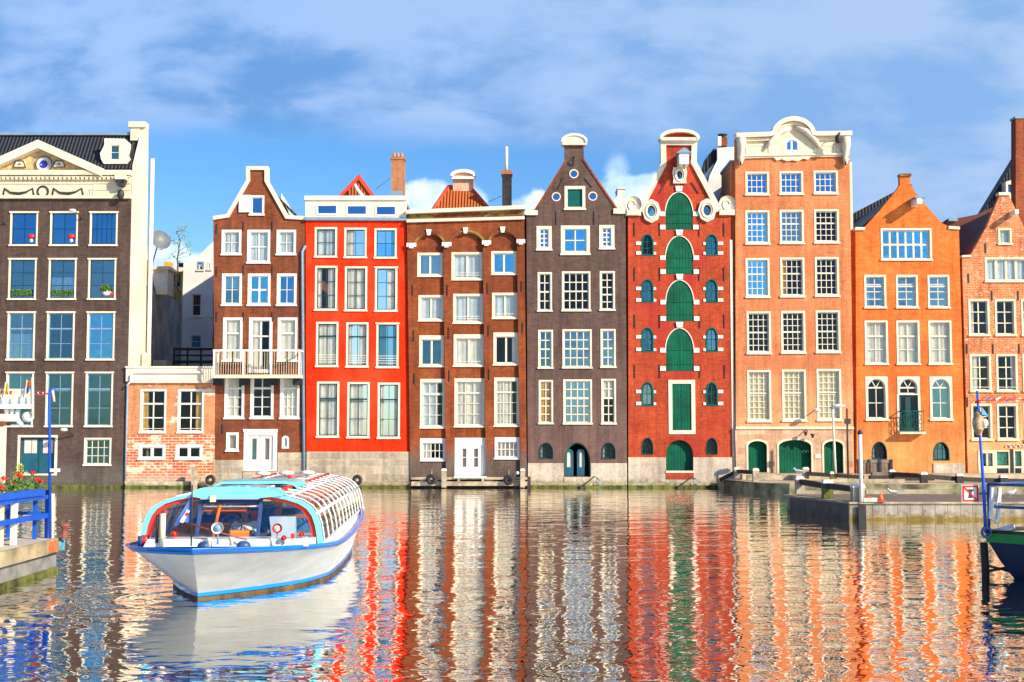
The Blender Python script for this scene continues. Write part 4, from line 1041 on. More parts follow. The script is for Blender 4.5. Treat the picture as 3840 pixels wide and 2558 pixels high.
# ================================================================ house 8: tall salmon house
D = 70.9
h = House('tall_salmon_house', 'tall salmon brick house with an ornate cream parapet and green arched doors', D,
          [(2760, BASEY), (2757, 500), (3184, 500), (3204, BASEY)], M['b8'], depth=3.7, side_top=WZ(620, 72))
k8 = dict(st='white', bar=.036, fw=.10, rec=.17, bfw=.14)
g8 = [['gnavy', 'gnavy', 'gnavy'], ['gsky', 'gmid', 'gclear'], ['gsky', 'gclear', 'gclear'], ['gclear', 'gclear', 'gclear'], ['gclear', 'gclear', 'gclear']]
c8 = [[None]*3, [None]*3, ['netT', 'amberL', None], [None]*3, ['blind', 'blind', 'blind']]
for j, (y0, y1, xs, r_, th) in enumerate(((644, 733, ((2795, 2884), (2923, 3012), (3051, 3142)), 3, ()), (789, 917, ((2795, 2886), (2924, 3014), (3053, 3146)), 5, (.6,)),
        (968, 1117, ((2796, 2886), (2926, 3017), (3056, 3146)), 5, (.6,)), (1168, 1328, ((2800, 2891), (2929, 3020), (3059, 3151)), 6, (.5,)), (1388, 1583, ((2802, 2892), (2933, 3023), (3063, 3155)), 8, (.55,)))):
    for i, (xa, xb) in enumerate(xs): h.win(xa, y0-i*2, xb, y1-i*2, c=4, r=r_, th=th, g=g8[j][i], cu=c8[j][i], **k8)
gs = [h.hole(2798, 1647, 2882, 1772, .3), h.hole(2913, 1643, 3048, 1775, .35), h.hole(3082, 1647, 3168, 1780, .3)]
h.finish(); 
m = MB(); lr = h.rect(2760, 1604, 3200, BASEY); cuts = [arch(a+.0, b+.0, c_, d_, rs, 12) for (a, b, c_, d_), rs in zip(gs, (.3, .35, .3))]
for (a, b, c_, d_) in gs: pass
m.prism([(lr[0], lr[1]), (lr[2]-.02, lr[1]), (lr[2]-.05, lr[3]), (lr[0]-.04, lr[3])], D-.06, D-.002, [c[::1] for c in cuts]); m.build('stone_base', M['mixstone'], h.root)
m = MB(); m.ribbon([W(2758, 1600, D), W(3200, 1600, D)], .14, D-.14, D-.003); m.build('string_course', M['cream'], h.root)
for (a, b, c_, d_), rs in zip(gs, (.3, .35, .3)):
    e = MB().prism(arch(a+.0, b, c_, d_, rs, 12), D-.09, D+.05, [arch(a+.1, b+.01, c_-.1, d_-.1, rs, 12)]).build('door_surround', M['cream'], h.root)
    q = MB().prism(arch(a+.1, b+.01, c_-.1, d_-.1, rs, 12), D+.3, D+.35).build('door', M['green'], h.root)
    mm = MB(); mm.box((a+c_)/2-.012, (a+c_)/2+.012, D+.285, D+.299, b+.05, d_-.2); mm.build('door_joint', M['teal'], q)
# chalky writing marks on the middle door
a, b, c_, d_ = gs[1]
q = [o for o in h.root.children if o.name.startswith('door') and 'surround' not in o.name][1]
m = MB(); X0, Z0 = (a+c_)/2+.55, b+1.15
for k in range(2): m.tube([(X0+.08*cos(t*pi/4)+k*.2, D+.297, Z0+.08*sin(t*pi/4)) for t in range(6)], .012, 5)
m.build('chalk_mark', M['curtain'], q)
r = h.rect(3056, 1704, 3076, 1718); MB().box(r[0], r[2], D-.09, D-.061, r[1], r[3]).build('wall_plate', M['white2'], h.root)
# parapet
def PP(lst): return [W(x, y, D) for x, y in lst]
arc = [(2970-74*cos(pi*i/16), 517-64*sin(pi*i/16)) for i in range(17)]
top = [(2764, 515)] + [(2886, 511)] + arc + [(3052, 506), (3180, 506)]
bot = [(3180, 588), (3040, 590), (3028, 600), (3010, 596), (2990, 606), (2970, 602), (2950, 606), (2930, 598), (2912, 604), (2900, 592), (2764, 597)]
wr = h.rect(2940, 520, 2996, 573)
q = MB().prism(PP(top+bot)[::-1], D-.12, D+.34, [arch(*wr, .2)]).build('parapet', M['cream'], h.root)
m = MB(); m.ribbon(PP([(2756, 506), (2880, 502)] + [(2970-82*cos(pi*i/16), 512-68*sin(pi*i/16)) for i in range(1, 16)] + [(3058, 500), (3187, 498)]), .24, D-.5, D+.36); m.build('parapet_cornice', M['white'], q)
m = MB(); m.ribbon(PP([(2760, 524), (2882, 520), (2894, 514)] + [(2970-66*cos(pi*i/16), 514-52*sin(pi*i/16)) for i in range(2, 15)] + [(3048, 510), (3056, 517), (3183, 514)]), .16, D-.3, D-.121); m.build('parapet_molding', M['cream'], q)
for xa, xb in ((2796, 2884), (3052, 3140)):
    r = h.rect(xa, 545, xb, 582); m = MB(); m.ribbon([(r[0], r[1]), (r[0], r[3]), (r[2], r[3]), (r[2], r[1])], .06, D-.16, D-.121, True); m.build('parapet_panel', M['white'], q)
m = MB(); m.ribbon(PP([(2762, 584), (3182, 576)]), .08, D-.2, D-.121); m.build('parapet_foot', M['white'], q)
window(q, D-.1, wr, c=2, r=1, st='white2', g='gsky', fw=.1, bar=.1, rise=.2, sill=False, rec=.08)
for x, sg in ((2775, 1), (3166, -1)):
    pts = [W(x, 520, D), W(x, 600, D)]; X0 = pts[0][0]; z1_, z0_ = pts[0][1], pts[1][1]
    m = MB(); m.tube([(X0, D-.45, z1_), (X0, D-.42, z1_-.4), (X0, D-.24, z1_-.9), (X0, D-.2, z1_-1.5), (X0, D-.25, z0_)], [.22, .26, .15, .12, .2], 8); m.build('scroll_bracket', M['white'], q)
for sx in (-1, 1):
    m = MB(); m.tube([(WX(2970, 480, D)+sx*.15, D-.3, WZ(482, D)), (WX(2970, 480, D)+sx*.7, D-.35, WZ(497, D)), (WX(2970, 480, D)+sx*1.25, D-.3, WZ(535, D)), (WX(2970, 480, D)+sx*1.5, D-.25, WZ(560, D))], [.1, .17, .14, .08], 8); m.build('carved_garland', M['white'], q)
X0, Z0 = W(3128, 535, D)
m = MB(); m.tube([(X0+.4, D-.15, Z0+.35), (X0+.1, D-.7, Z0+.4), (X0, D-.9, Z0+.25)], .035); m.lathe([(.05, .25), (.2, .1), (.14, -.2), (.04, -.25)], X0, D-.9, Z0, 8); m.build('corner_lantern', M['iron'], h.root)
r = h.rect(3186, 602, 3206, 862); MB().box(r[0]+.02, r[2], D+.5, D+6, 4, r[3]).build('side_flue_wall', M['render'], h.root)
MB().box(h.x0+.3, h.x1-.3, D+.4, D+3.3, WZ(620, 72)-.3, WZ(620, 72)-.1).build('flat_roof', M['grender'], h.root)
MB().box(h.x0-.06, h.x0+.28, D+.4, D+3.75, WZ(620, 72)-.018, WZ(620, 72)+.14).build('side_coping', M['lead'], h.root)
H8 = h
# security lamp over the middle doors
X0, Z0 = W(3022, 1624, D); t_ = thing('floodlight', (X0, D, Z0), 'black floodlight pair above the middle green door of the salmon house', 'lamp')
MB().tube([(X0, D-.01, Z0+.2), (X0-.02, D-.4, Z0+.1)], .03).build('bracket', M['iron'], t_)
for dx in (-.12, .25): MB().lathe([(.05, -.1), (.12, .12)], X0+dx, D-.5, Z0-.08-dx*.3, 10).build('lamp_head', M['iron'], t_)
X0, Z0 = W(3050, 1540, D); t_ = thing('wall_lamp', (X0, D, Z0), 'small white round lamp on the salmon house between two yellow-blind windows', 'lamp')
MB().tube([(X0-.3, D-.01, Z0-.25), (X0-.1, D-.6, Z0), (X0, D-.8, Z0)], .025).build('bracket', M['iron'], t_)
MB().ball((X0, D-.85, Z0), .2, .2, .12).build('lamp_head', M['white2'], t_)

# ================================================================ house 9: orange gable
D = 71.0
h = House('orange_gable_house', 'bright orange brick gable house with fanlight windows and a green balcony', D,
          [(3214, BASEY), (3208, 860), (3240, 855), (3300, 790), (3355, 722), (3375, 694), (3375, 657), (3414, 657), (3414, 690), (3434, 722), (3490, 790), (3530, 835), (3560, 851), (3596, 854), (3622, BASEY)], M['b9'], depth=10)
k9 = dict(st='white', bar=.04, fw=.1, rec=.16)
h.win(3303, 856, 3494, 977, c=6, r=2, th=(), g='gsky', **{**k9, 'bar': .1})
for x, dx in ((3241, 0), (3360, 0), (3479, 0)): h.win(x, 1031, x+82, 1156, c=2, r=4, th=(.68,), g='gmid', cu='l' if x < 3300 else None, **k9)
for x in (3243, 3362, 3482): h.win(x, 1202, x+87, 1368, c=2, r=3, th=(.66,), cu='L7+R' if 0 else 'full', **k9)
for x, o in ((3246, {}), (3487, dict(cu='full', g='gteal'))): h.win(x, 1412, x+84, 1577, c=2, r=2, fan=True, arched=True, **{**k9, **o, 'fw': .13})
h.win(3365, 1412, 3449, 1480, c=2, r=1, fan=True, arched=True, sill=False, **{**k9, 'fw': .13, 'bfw': .05})
dh = h.hole(3371, 1480, 3445, 1618)
h.win(3270, 1656, 3326, 1723, c=3, r=3, st='dkgreen', g='gclear', cu='l', rise=.6, fw=.04, bar=.025, rec=.25); h.win(3500, 1657, 3560, 1727, c=3, r=3, st='dkgreen', g='gteal', rise=.6, fw=.04, bar=.025, rec=.25)
h.finish()
a, b, c_, d_ = dh
e = MB().prism(arch(a-.1, b, c_+.1, d_, 0), D-.03, D+.1, [arch(a+.02, b+.01, c_-.02, d_-.02, 0)]).build('door_frame', M['white'], h.root)
q = MB().prism(arch(a+.03, b+.02, c_-.03, d_-.03, 0), D+.12, D+.16, [arch(a+.16, b+.2, (a+c_)/2-.14, d_-.15, 0), arch((a+c_)/2+.14, b+.2, c_-.16, d_-.15, 0)]).build('door', M['dkgreen'], h.root)
MB().add([(a+.1, D+.14, b+.1), (c_-.1, D+.14, b+.1), (c_-.1, D+.14, d_-.1), (a+.1, D+.14, d_-.1)], [(0, 1, 2, 3)]).build('pane', M['gclear'], q)
m = MB(); z0_, z1_ = b+.0, b+1.12
m.box(a-.02, c_+.12, D-.5, D-.45, z1_-.05, z1_); m.box(a-.02, c_+.12, D-.5, D-.45, z0_, z0_+.05)
m.box(a-.02, a+.03, D-.5, D-.03, z1_-.05, z1_); m.box(c_+.07, c_+.12, D-.5, D-.03, z1_-.05, z1_)
x = a
while x < c_+.1: m.box(x, x+.022, D-.485, D-.465, z0_, z1_); x += .13
for i in range(3):
    X0 = a+.2+i*.36
    for zc in (z0_+.3, z0_+.75): m.tube([(X0+.13*cos(t*pi/5), D-.475, zc+.17*sin(t*pi/5)) for t in range(11)], .02, 5)
m.build('balcony_rail', M['teal'], h.root)
MB().box(a-.12, c_+.2, D-.55, D-.03, b-.14, b-.02).build('balcony_slab', M['cream'], h.root)
m = MB(); m.ribbon([W(3206, 853, D), W(3242, 853, D)], .16, D-.1, D+.37); m.build('gable_shoulder', M['render'], h.root)
m = MB(); m.ribbon([W(3556, 848, D), W(3598, 851, D)], .16, D-.1, D+.37); m.build('gable_shoulder', M['render'], h.root)
m = MB(); m.ribbon(h.P((3373, 652), (3416, 652)), .14, D-.1, D+.4); m.build('neck_cap', M['b5top'], h.root)
X0, Z0 = W(3424, 764, D)
q = MB().box(X0-.14, X0+.14, D-1.15, D-.003, Z0-.2, Z0+.12).build('hoist_beam', M['white2'], h.root)
MB().box(X0-.28, X0+.3, D-1.2, D-.003, Z0+.121, Z0+.19).build('beam_cover', M['lead'], q)
r = h.rect(3500, 1738, 3622, BASEY); MB().box(r[0], r[2]-.06, D-.05, D-.002, r[1], r[3]).build('plinth', M['plinth'], h.root)
h.roof(WZ(860, D), WZ(690, D), M['slate'], drop=.3)
H9 = h
# dark roof running back between the salmon and the orange house
Db = 80
t_ = thing('slate_roofed_house', (WX(3300, 900, Db), Db, 0), 'house behind the orange gable, only its dark slate roof slope showing', 'house')
MB().prism([W(3200, 1000, Db), W(3420, 1000, Db), W(3420, 690, Db), (W(3356, 718, Db)), W(3200, 800, Db)], Db, Db+8).build('roof', M['slate'], t_)
MB().box(WX(3195, 1000, Db), WX(3420, 1000, Db), Db+.1, Db+7.9, 0, WZ(1000, Db)).build('wall', M['b5'], t_)

# ================================================================ house 10: mottled brick at the right edge
D = 71.02
h = House('mottled_brick_house', 'mottled pale red brick gable house at the right edge with a shop front', D,
          [(3632, BASEY), (3608, 965), (3640, 958), (3700, 850), (3745, 742), (3749, 728), (3782, 728), (3788, 742), (3840, 850), (3895, 958), (3925, 965), (3955, BASEY)], M['b10'], depth=10)
k10 = dict(st='cream', bar=.05, fw=.11, rec=.14)
h.win(3743, 855, 3794, 918, c=1, r=1, cu='net', **k10)
h.win(3693, 965, 3895, 1058, c=5, r=1, cu='net', g='gclear', **{**k10, 'bar': .14})
for x in (3632, 3731, 3830): h.win(x, 1121, x+79, 1260, c=2, r=3, cu='l' if x < 3700 else None, vm=True, **k10)
for x in (3637, 3736, 3835): h.win(x, 1327, x+80, 1470, c=2, r=3, cu='L' if x < 3700 else 'r', vm=True, rails=1, **k10)
for x in (3642, 3739, 3838): h.win(x, 1514, x+79, 1652, c=2, r=3, vm=True, **k10)
sh_ = h.hole(3668, 1688, 3925, 1815)
h.finish()
a, b, c_, d_ = sh_
def shp(x0, y0, x1, y1): r = h.rect(x0, y0, x1, y1); return arch(*r, 0)
panes = [(3678, 1700, 3698, 1748), (3704, 1700, 3722, 1748), (3738, 1694, 3782, 1746), (3738, 1756, 3782, 1800), (3806, 1692, 3830, 1748), (3806, 1756, 3830, 1800), (3845, 1692, 3915, 1800)]
q = MB().prism(arch(a, b, c_, d_, 0), D-.03, D+.1, [shp(*p) for p in panes]).build('shop_front', M['cream'], h.root)
poster = flat('green_poster', S(0, 170, 130), .5, .5, 6); poster2 = flat('patterned_poster', (.3, .4, .38), .5, .9, 5)
for i, p in enumerate(panes):
    r = h.rect(*p); MB().box(r[0], r[2], D+.06, D+.07, r[1], r[3]).build('pane', M['gclear'], q)
    if i in (1, 2, 4, 6): MB().box(r[0]+.03, r[2]-.03, D+.12, D+.13, r[1]+.05, r[3]-.03).build('poster', poster2 if i == 1 else poster, q)
r = h.rect(3788, 1684, 3801, 1812); MB().box(r[0], r[2], D-.05, D-.031, r[1], r[3]).build('door_gap', M['black'], q)
# small illegible shop lettering over the door, green leaf
X0, Z0 = W(3776, 1672, D)
m = MB(); xx = X0
for k in range(7): m.tube([(xx+.10*cos(t*pi/5+k), D-.04, Z0+.09*sin(t*pi/4)) for t in range(7)], .028, 5); xx += .2
m.build('shop_lettering', M['white2'], h.root)
MB().ball((X0+1.1, D-.05, Z0+.15), .25, .04, .12).build('shop_emblem', M['leafy'], h.root)
m = MB(); m.ribbon([W(3606, 958, D), W(3640, 956, D)], .12, D-.08, D+.37); m.build('gable_shoulder', M['render'], h.root)
MB().box(WX(3747, 728, D)-.05, WX(3784, 728, D)+.05, D-.08, D+.4, WZ(733, D), WZ(722, D)).build('neck_cap', M['render'], h.root)
X0, Z0 = W(3790, 803, D)
MB().box(X0-.1, X0+.1, D-.9, D-.003, Z0-.13, Z0+.1).build('hoist_beam', M['white2'], h.root)
h.anchors([(3696, 913), (3632, 1025), (3720, 1090), (3818, 1090), (3626, 1290), (3724, 1290), (3822, 1290), (3628, 1490)], 36)
h.roof(WZ(965, D), WZ(745, D), M['darktile'], drop=.4)
H10 = h
# house between, its long dark red roof slope
Db = 79
t_ = thing('dark_red_roofed_house', (WX(3650, 900, Db), Db, 0), 'house behind with a dark red tiled roof between orange and mottled gables', 'house')
MB().prism([W(3545, 1200, Db), W(3545, 828, Db), W(3660, 805, Db), W(3740, 770, Db), W(3760, 1200, Db)][::-1], Db, Db+8).build('roof', M['darktile'], t_)
MB().prism([W(3552, 832, Db), W(3552, 822, Db), W(3572, 812, Db), W(3585, 812, Db), W(3585, 832, Db)], Db-.3, Db+.5).build('roof_box', M['lead'], t_)
MB().box(WX(3545, 1200, Db), WX(3755, 1200, Db), Db+.1, Db+7.9, 0, WZ(1200, Db)-.01).build('wall', M['b5'], t_)
Db = 90
t_ = thing('tall_slate_house', (WX(3820, 900, Db), Db, 0), 'tall house far behind at the right edge with steep slate roof and white dormer', 'house')
MB().prism([W(3650, 830, Db), W(3690, 790, Db), W(3815, 585, Db), W(4000, 585, Db), W(4000, 830, Db)][::-1], Db, Db+1.2).build('roof', M['slate'], t_)
MB().box(WX(3650, 830, Db), WX(4000, 830, Db), Db+.1, Db+1.15, 0, WZ(830, Db)-.01).build('wall', M['b5'], t_)
q = MB().prism([W(3756, 760, Db), W(3756, 690, Db), W(3815, 672, Db), W(3815, 760, Db)][::-1], Db-.8, Db-.01, [arch(WX(3764, 720, Db), WZ(735, Db), WX(3781, 720, Db), WZ(700, Db), 0), arch(WX(3792, 720, Db), WZ(745, Db), WX(3810, 720, Db), WZ(692, Db), 0)]).build('dormer', M['white'], t_)
MB().box(WX(3760, 750, Db), WX(3813, 750, Db), Db-.5, Db-.45, WZ(750, Db), WZ(688, Db)).build('pane', M['gnavy'], q)
Db = 84
t_ = thing('brick_chimney_stack', (WX(3860, 900, Db), Db, 0), 'tall dark red chimney stack cut by the right edge of the photo', 'chimney')
q = MB().prism([W(3809, 860, Db), W(3809, 448, Db), W(3915, 430, Db), W(3915, 860, Db)][::-1], Db, Db+.8).build('stack', brick('red_stack_brick', (.42, .10, .04), (.3, .08, .04), (.25, .1, .06)), t_)
MB().box(WX(3806, 445, Db), WX(3918, 445, Db), Db-.06, Db+.86, WZ(445, Db), WZ(436, Db)).build('stack_cap', M['lead'], t_)
MB().box(WX(3809, 860, Db)-.01, WX(3915, 860, Db)+.02, Db+.01, Db+.78, 0, WZ(860, Db)-.005).build('stack_foot', M['dchim'], t_)

# ================================================================ white chimney house between 7 and 8
Db = 77
t_ = thing('white_party_wall_house', (WX(2680, 700, Db), Db, 0), 'white rendered wall and roof behind, between the red warehouse and salmon house', 'house')
f = lambda pts: [W(x, y, Db) for x, y in pts][::-1]
MB().prism(f([(2640, 780), (2660, 660), (2690, 600), (2690, 555), (2765, 550), (2765, 900), (2640, 900)]), Db, Db+5).build('wall', M['wrender'], t_)
q = MB().prism(f([(2653, 585), (2680, 552), (2688, 556), (2688, 596), (2632, 665), (2637, 640)]), Db+.3, Db+1.5).build('roof', M['slate'], t_)
X0, Z0 = W(2710, 550, Db+1)
c1 = MB().box(X0-.22, X0+.22, Db+.6, Db+1.3, Z0-.02, Z0+.5).build('chimney', M['b5'], t_)
MB().lathe([(.16, 0), (.14, .1), (.3, .2), (.3, .24)], X0, Db+1, Z0+.502, 12).build('chimney_cowl', M['iron'], c1)
MB().box(X0-.42, X0-.2, Db+.2, Db+.5, Z0-.1, Z0+.45).build('chimney_pot', M['wrender'], t_)
Db = 77
MB().prism([W(x, y, Db-.6) for x, y in ((2684, 790), (2718, 690), (2740, 680), (2740, 800))][::-1], Db-.6, Db-.05).build('lower_roof', M['slate'], t_)
MB().box(WX(2642, 900, Db), WX(2764, 900, Db), Db+.01, Db+4.9, 0, WZ(900, Db)-.01).build('foot_wall', M['b5'], t_)
# white chimney between 6 and 7
Db = 79
t_ = thing('white_chimney', (WX(2330, 750, Db), Db, 0), 'small white chimney stack behind, between the taupe gable and red warehouse', 'chimney')
MB().prism([W(x, y, Db) for x, y in ((2302, 900), (2302, 755), (2316, 730), (2316, 708), (2343, 708), (2343, 740), (2352, 770), (2352, 900))][::-1], Db, Db+1.5).build('stack', M['wrender'], t_)
MB().box(WX(2302, 900, Db), WX(2352, 900, Db), Db+.01, Db+1.4, 0, WZ(900, Db)-.01).build('stack_foot', M['dchim'], t_)
MB().box(WX(2314, 708, Db), WX(2346, 708, Db), Db-.05, Db+1.55, WZ(710, Db), WZ(704, Db)).build('stack_cap', M['white'], t_)

# ================================================================ courtyard between house 1 and 3
Db = 84
t_ = thing('white_gable_house', (WX(760, 1000, Db), Db, 0), 'white rendered gable house in the courtyard behind the orange annex', 'house')
g_ = []
hs = []
ws_ = ((740, 981, 765, 1016), (778, 982, 793, 1014), (716, 1098, 760, 1190), (792, 1098, 815, 1190), (711, 1252, 760, 1310), (788, 1252, 812, 1310))
for (x0, y0, x1, y1) in ws_:
    hs.append(arch(WX(x0, y0, Db), WZ(y1, Db), WX(x1, y0, Db), WZ(y0, Db), 0))
MB().prism([W(x, y, Db) for x, y in ((676, 1450), (688, 985), (722, 980), (810, 895), (900, 980), (900, 1450))][::-1], Db, Db+.4, hs).build('wall', M['wrender'], t_)
MB().box(WX(690, 1450, Db), WX(900, 1450, Db), Db+1.5, Db+1.7, 0, WZ(990, Db)).build('interior', M['room'], t_)
for k, (x0, y0, x1, y1) in enumerate(ws_):
    window(t_, Db, (WX(x0, y0, Db), WZ(y1, Db), WX(x1, y0, Db), WZ(y0, Db)), c=1, r=2 if k > 1 else 1, g=['gteal', 'gsky', 'gclear', 'gclear', 'gsky', 'gsky'][k], st='wrender' if k else 'lead', sash='white', fw=.1)
Db = 86
t_ = thing('yellow_house', (WX(660, 1050, Db), Db, 0), 'yellow rendered house deep in the courtyard with blue windows', 'house')
q = MB().box(WX(628, 1100, Db), WX(692, 1100, Db), Db, Db+5, 0, WZ(1020, Db)).build('wall', flat('yellow_render', (.72, .48, .14), .9, .1, 1), t_)
MB().box(WX(612, 1000, Db), WX(692, 1000, Db), Db-.5, Db-.02, WZ(1022, Db), WZ(1006, Db)).build('eaves', M['white'], t_)
for x in (645, 664): MB().box(WX(x, 1050, Db), WX(x+11, 1050, Db), Db-.06, Db-.002, WZ(1075, Db), WZ(1032, Db)).build('window', M['gsky'], t_)
MB().box(WX(612, 980, Db), WX(636, 980, Db), Db+.2, Db+1, WZ(1006, Db), WZ(980, Db)).build('chimney', flat('orange_chimney', (.75, .36, .08), .8, .1, 2), t_)
MB().box(WX(655, 990, Db), WX(686, 990, Db), Db+1, Db+3, WZ(1005, Db), WZ(978, Db)).build('roof_lantern', M['gsky'], t_)
# receding side wall of the neighbour, seen at a slant
xs0, xs1 = WX(571, 1200, 75.35), WX(683, 1200, 83.5)
t_ = thing('side_wall_house', ((xs0+xs1)/2-1, 79, 0), 'grey rendered house side receding behind the dark house, small dormer on top', 'house')
za, zb = WZ(1085, 75.35), WZ(1135, 83.5)
MB().add([(xs0, 75.35, 0), (xs1, 83.4, 0), (xs1, 83.4, zb), (xs0, 75.35, za), (xs0-3, 75.35, 0), (xs1-3, 83.4, 0), (xs1-3, 83.4, zb), (xs0-3, 75.35, za)],
         [(0, 1, 2, 3), (4, 7, 6, 5), (3, 2, 6, 7), (0, 3, 7, 4), (1, 5, 6, 2)]).build('wall', M['grender'], t_)
zc, zd = WZ(958, 75.6), WZ(1085, 83)
MB().add([(xs0+.02, 75.6, za+.01), (xs1-.1, 83.0, zb+.01), (xs1-.9, 83.0, zd), (xs0-.6, 75.6, zc), (xs0-3, 75.6, za), (xs1-3, 83, zb), (xs1-3, 83.0, zd), (xs0-3, 75.6, zc)],
         [(0, 1, 2, 3), (3, 2, 6, 7), (0, 3, 7, 4), (1, 5, 6, 2)]).build('roof', flat('orange_tile_slope', (.42, .16, .07), .9, .25, 2), t_)
X0, Z0 = W(600, 1050, 76.6)
q = MB().box(X0-1.2, X0+.55, 76.2, 77.6, Z0-.9, Z0+.55).build('dormer', M['cream'], t_)
MB().box(X0-1.3, X0+.7, 76.1, 77.8, Z0+.552, Z0+.75).build('dormer_roof', M['white'], q)
MB().box(X0-.3, X0+.4, 76.15, 76.19, Z0-.7, Z0+.35).build('dormer_window', M['netcurtain'], q)
m = MB()
for i in range(9):
    y = 78+i*.6; m.box(xs0+(y-75.35)*(xs1-xs0)/8.1-.05, xs0+(y-75.35)*(xs1-xs0)/8.1, y, y+.05, zb+.4-(i*.1), zb+1.5-(i*.1))
m.tube([(xs0+(78-75.35)*(xs1-xs0)/8.1, 78, zb+1.5), (xs1, 83, zb+.6)], .05); m.build('roof_rail', M['iron'], t_)
# roof terrace railing
Dr = 79
X0, X1 = WX(648, 1330, Dr), WX(806, 1330, Dr)
t_ = thing('terrace_fence', ((X0+X1)/2, Dr, WZ(1400, Dr)), 'dark brown wooden terrace fence in the courtyard below the white gable house', 'fence')
M['dwood'] = flat('dark_timber', (.07, .045, .03), .8, .3, 6)
for y0, y1 in ((1305, 1314), (1330, 1336), (1352, 1363)): MB().box(X0, X1, Dr, Dr+.06, WZ(y1, Dr), WZ(y0, Dr)).build('rail', M['dwood'], t_)
for k in range(4): MB().box(X0+k*(X1-X0-.1)/3, X0+.1+k*(X1-X0-.1)/3, Dr+.061, Dr+.16, WZ(1420, Dr), WZ(1303, Dr)).build('post', M['dwood'], t_)
t_ = thing('terrace_block', ((X0+X1)/2, Dr, 0), 'low dark building under the terrace fence, mostly hidden by the annex', 'building')
MB().box(WX(560, 1400, 77), X1, 77, 83, 0, WZ(1395, 77)).build('wall', M['grender'], t_)
MB().box(WX(580, 1380, 76), WX(630, 1380, 76), 75.6, 76.6, WZ(1400, 76), WZ(1352, 76)).build('skylight_box', M['cream'], t_)
# satellite dish
X0, Z0 = W(598, 905, 77)
t_ = thing('satellite_dish', (X0, 77, Z0-1), 'grey satellite dish above the courtyard wall beside the dark house', 'satellite dish')
m = MB(); prof = [(r_*.62, .22*(r_**2)) for r_ in (0.01, .3, .55, .8, 1)]
m.lathe(prof, 0, 0, 0, 20, cap=False); dish = m.build('dish', flat('grey_dish', (.16, .19, .21), .5, .1, 3), t_)
dish.rotation_euler = (radians(70), 0, radians(38)); dish.location = (0, 0, 1.0)
MB().tube([(X0-.1, 77.1, Z0-.1), (X0-.35, 77.4, Z0-.7), (X0-.5, 77.4, Z0-1.3)], .04).build('mast', M['lead'], t_)
MB().bar((X0, 76.9, Z0-.5), (X0+.45, 76.2, Z0-.6), .04).build('arm', M['cream'], t_)
# sparse roof terrace tree
X0, Z0 = W(668, 1000, 82); Zt = WZ(868, 82)
t_ = thing('roof_terrace_tree', (X0, 82, Z0-1), 'thin sparse young tree with yellow-green leaves on the roof terrace', 'tree')
m = MB(); m.tube([(X0, 82, Z0-1), (X0-.05, 82, Z0+.6), (X0+.1, 82, Zt-.6), (X0-.15, 82, Zt)], [.05, .04, .03, .01], 5)
tips = []
rt = random.Random(4)
for k in range(9):
    z_ = Z0+.2+k*(Zt-Z0)/9; a_ = rt.uniform(0, 6.28); L = rt.uniform(.4, .85)
    p = (X0+cos(a_)*L, 82+sin(a_)*L*.5, z_+L*.5); m.tube([(X0, 82, z_), p], [.02, .007], 4); tips.append(p)
m.build('trunk', M['dwood'], t_)
m = MB()
for p in tips + [(X0-.15, 82, Zt)]:
    for j in range(16):
        c_ = Vector(p) + Vector((rt.gauss(0, .17), rt.gauss(0, .15), rt.gauss(0, .14))); s_ = rt.uniform(.05, .09)
        u = Vector((rt.gauss(0, 1), rt.gauss(0, 1), rt.gauss(0, 1))).normalized(); v = u.orthogonal().normalized()
        m.add([c_-u*s_, c_+v*s_*.6, c_+u*s_, c_-v*s_*.6], [(0, 1, 2, 3)])
m.build('crown', flat('yellow_green_leaf', (.22, .30, .04), .6, .5, 6), t_)
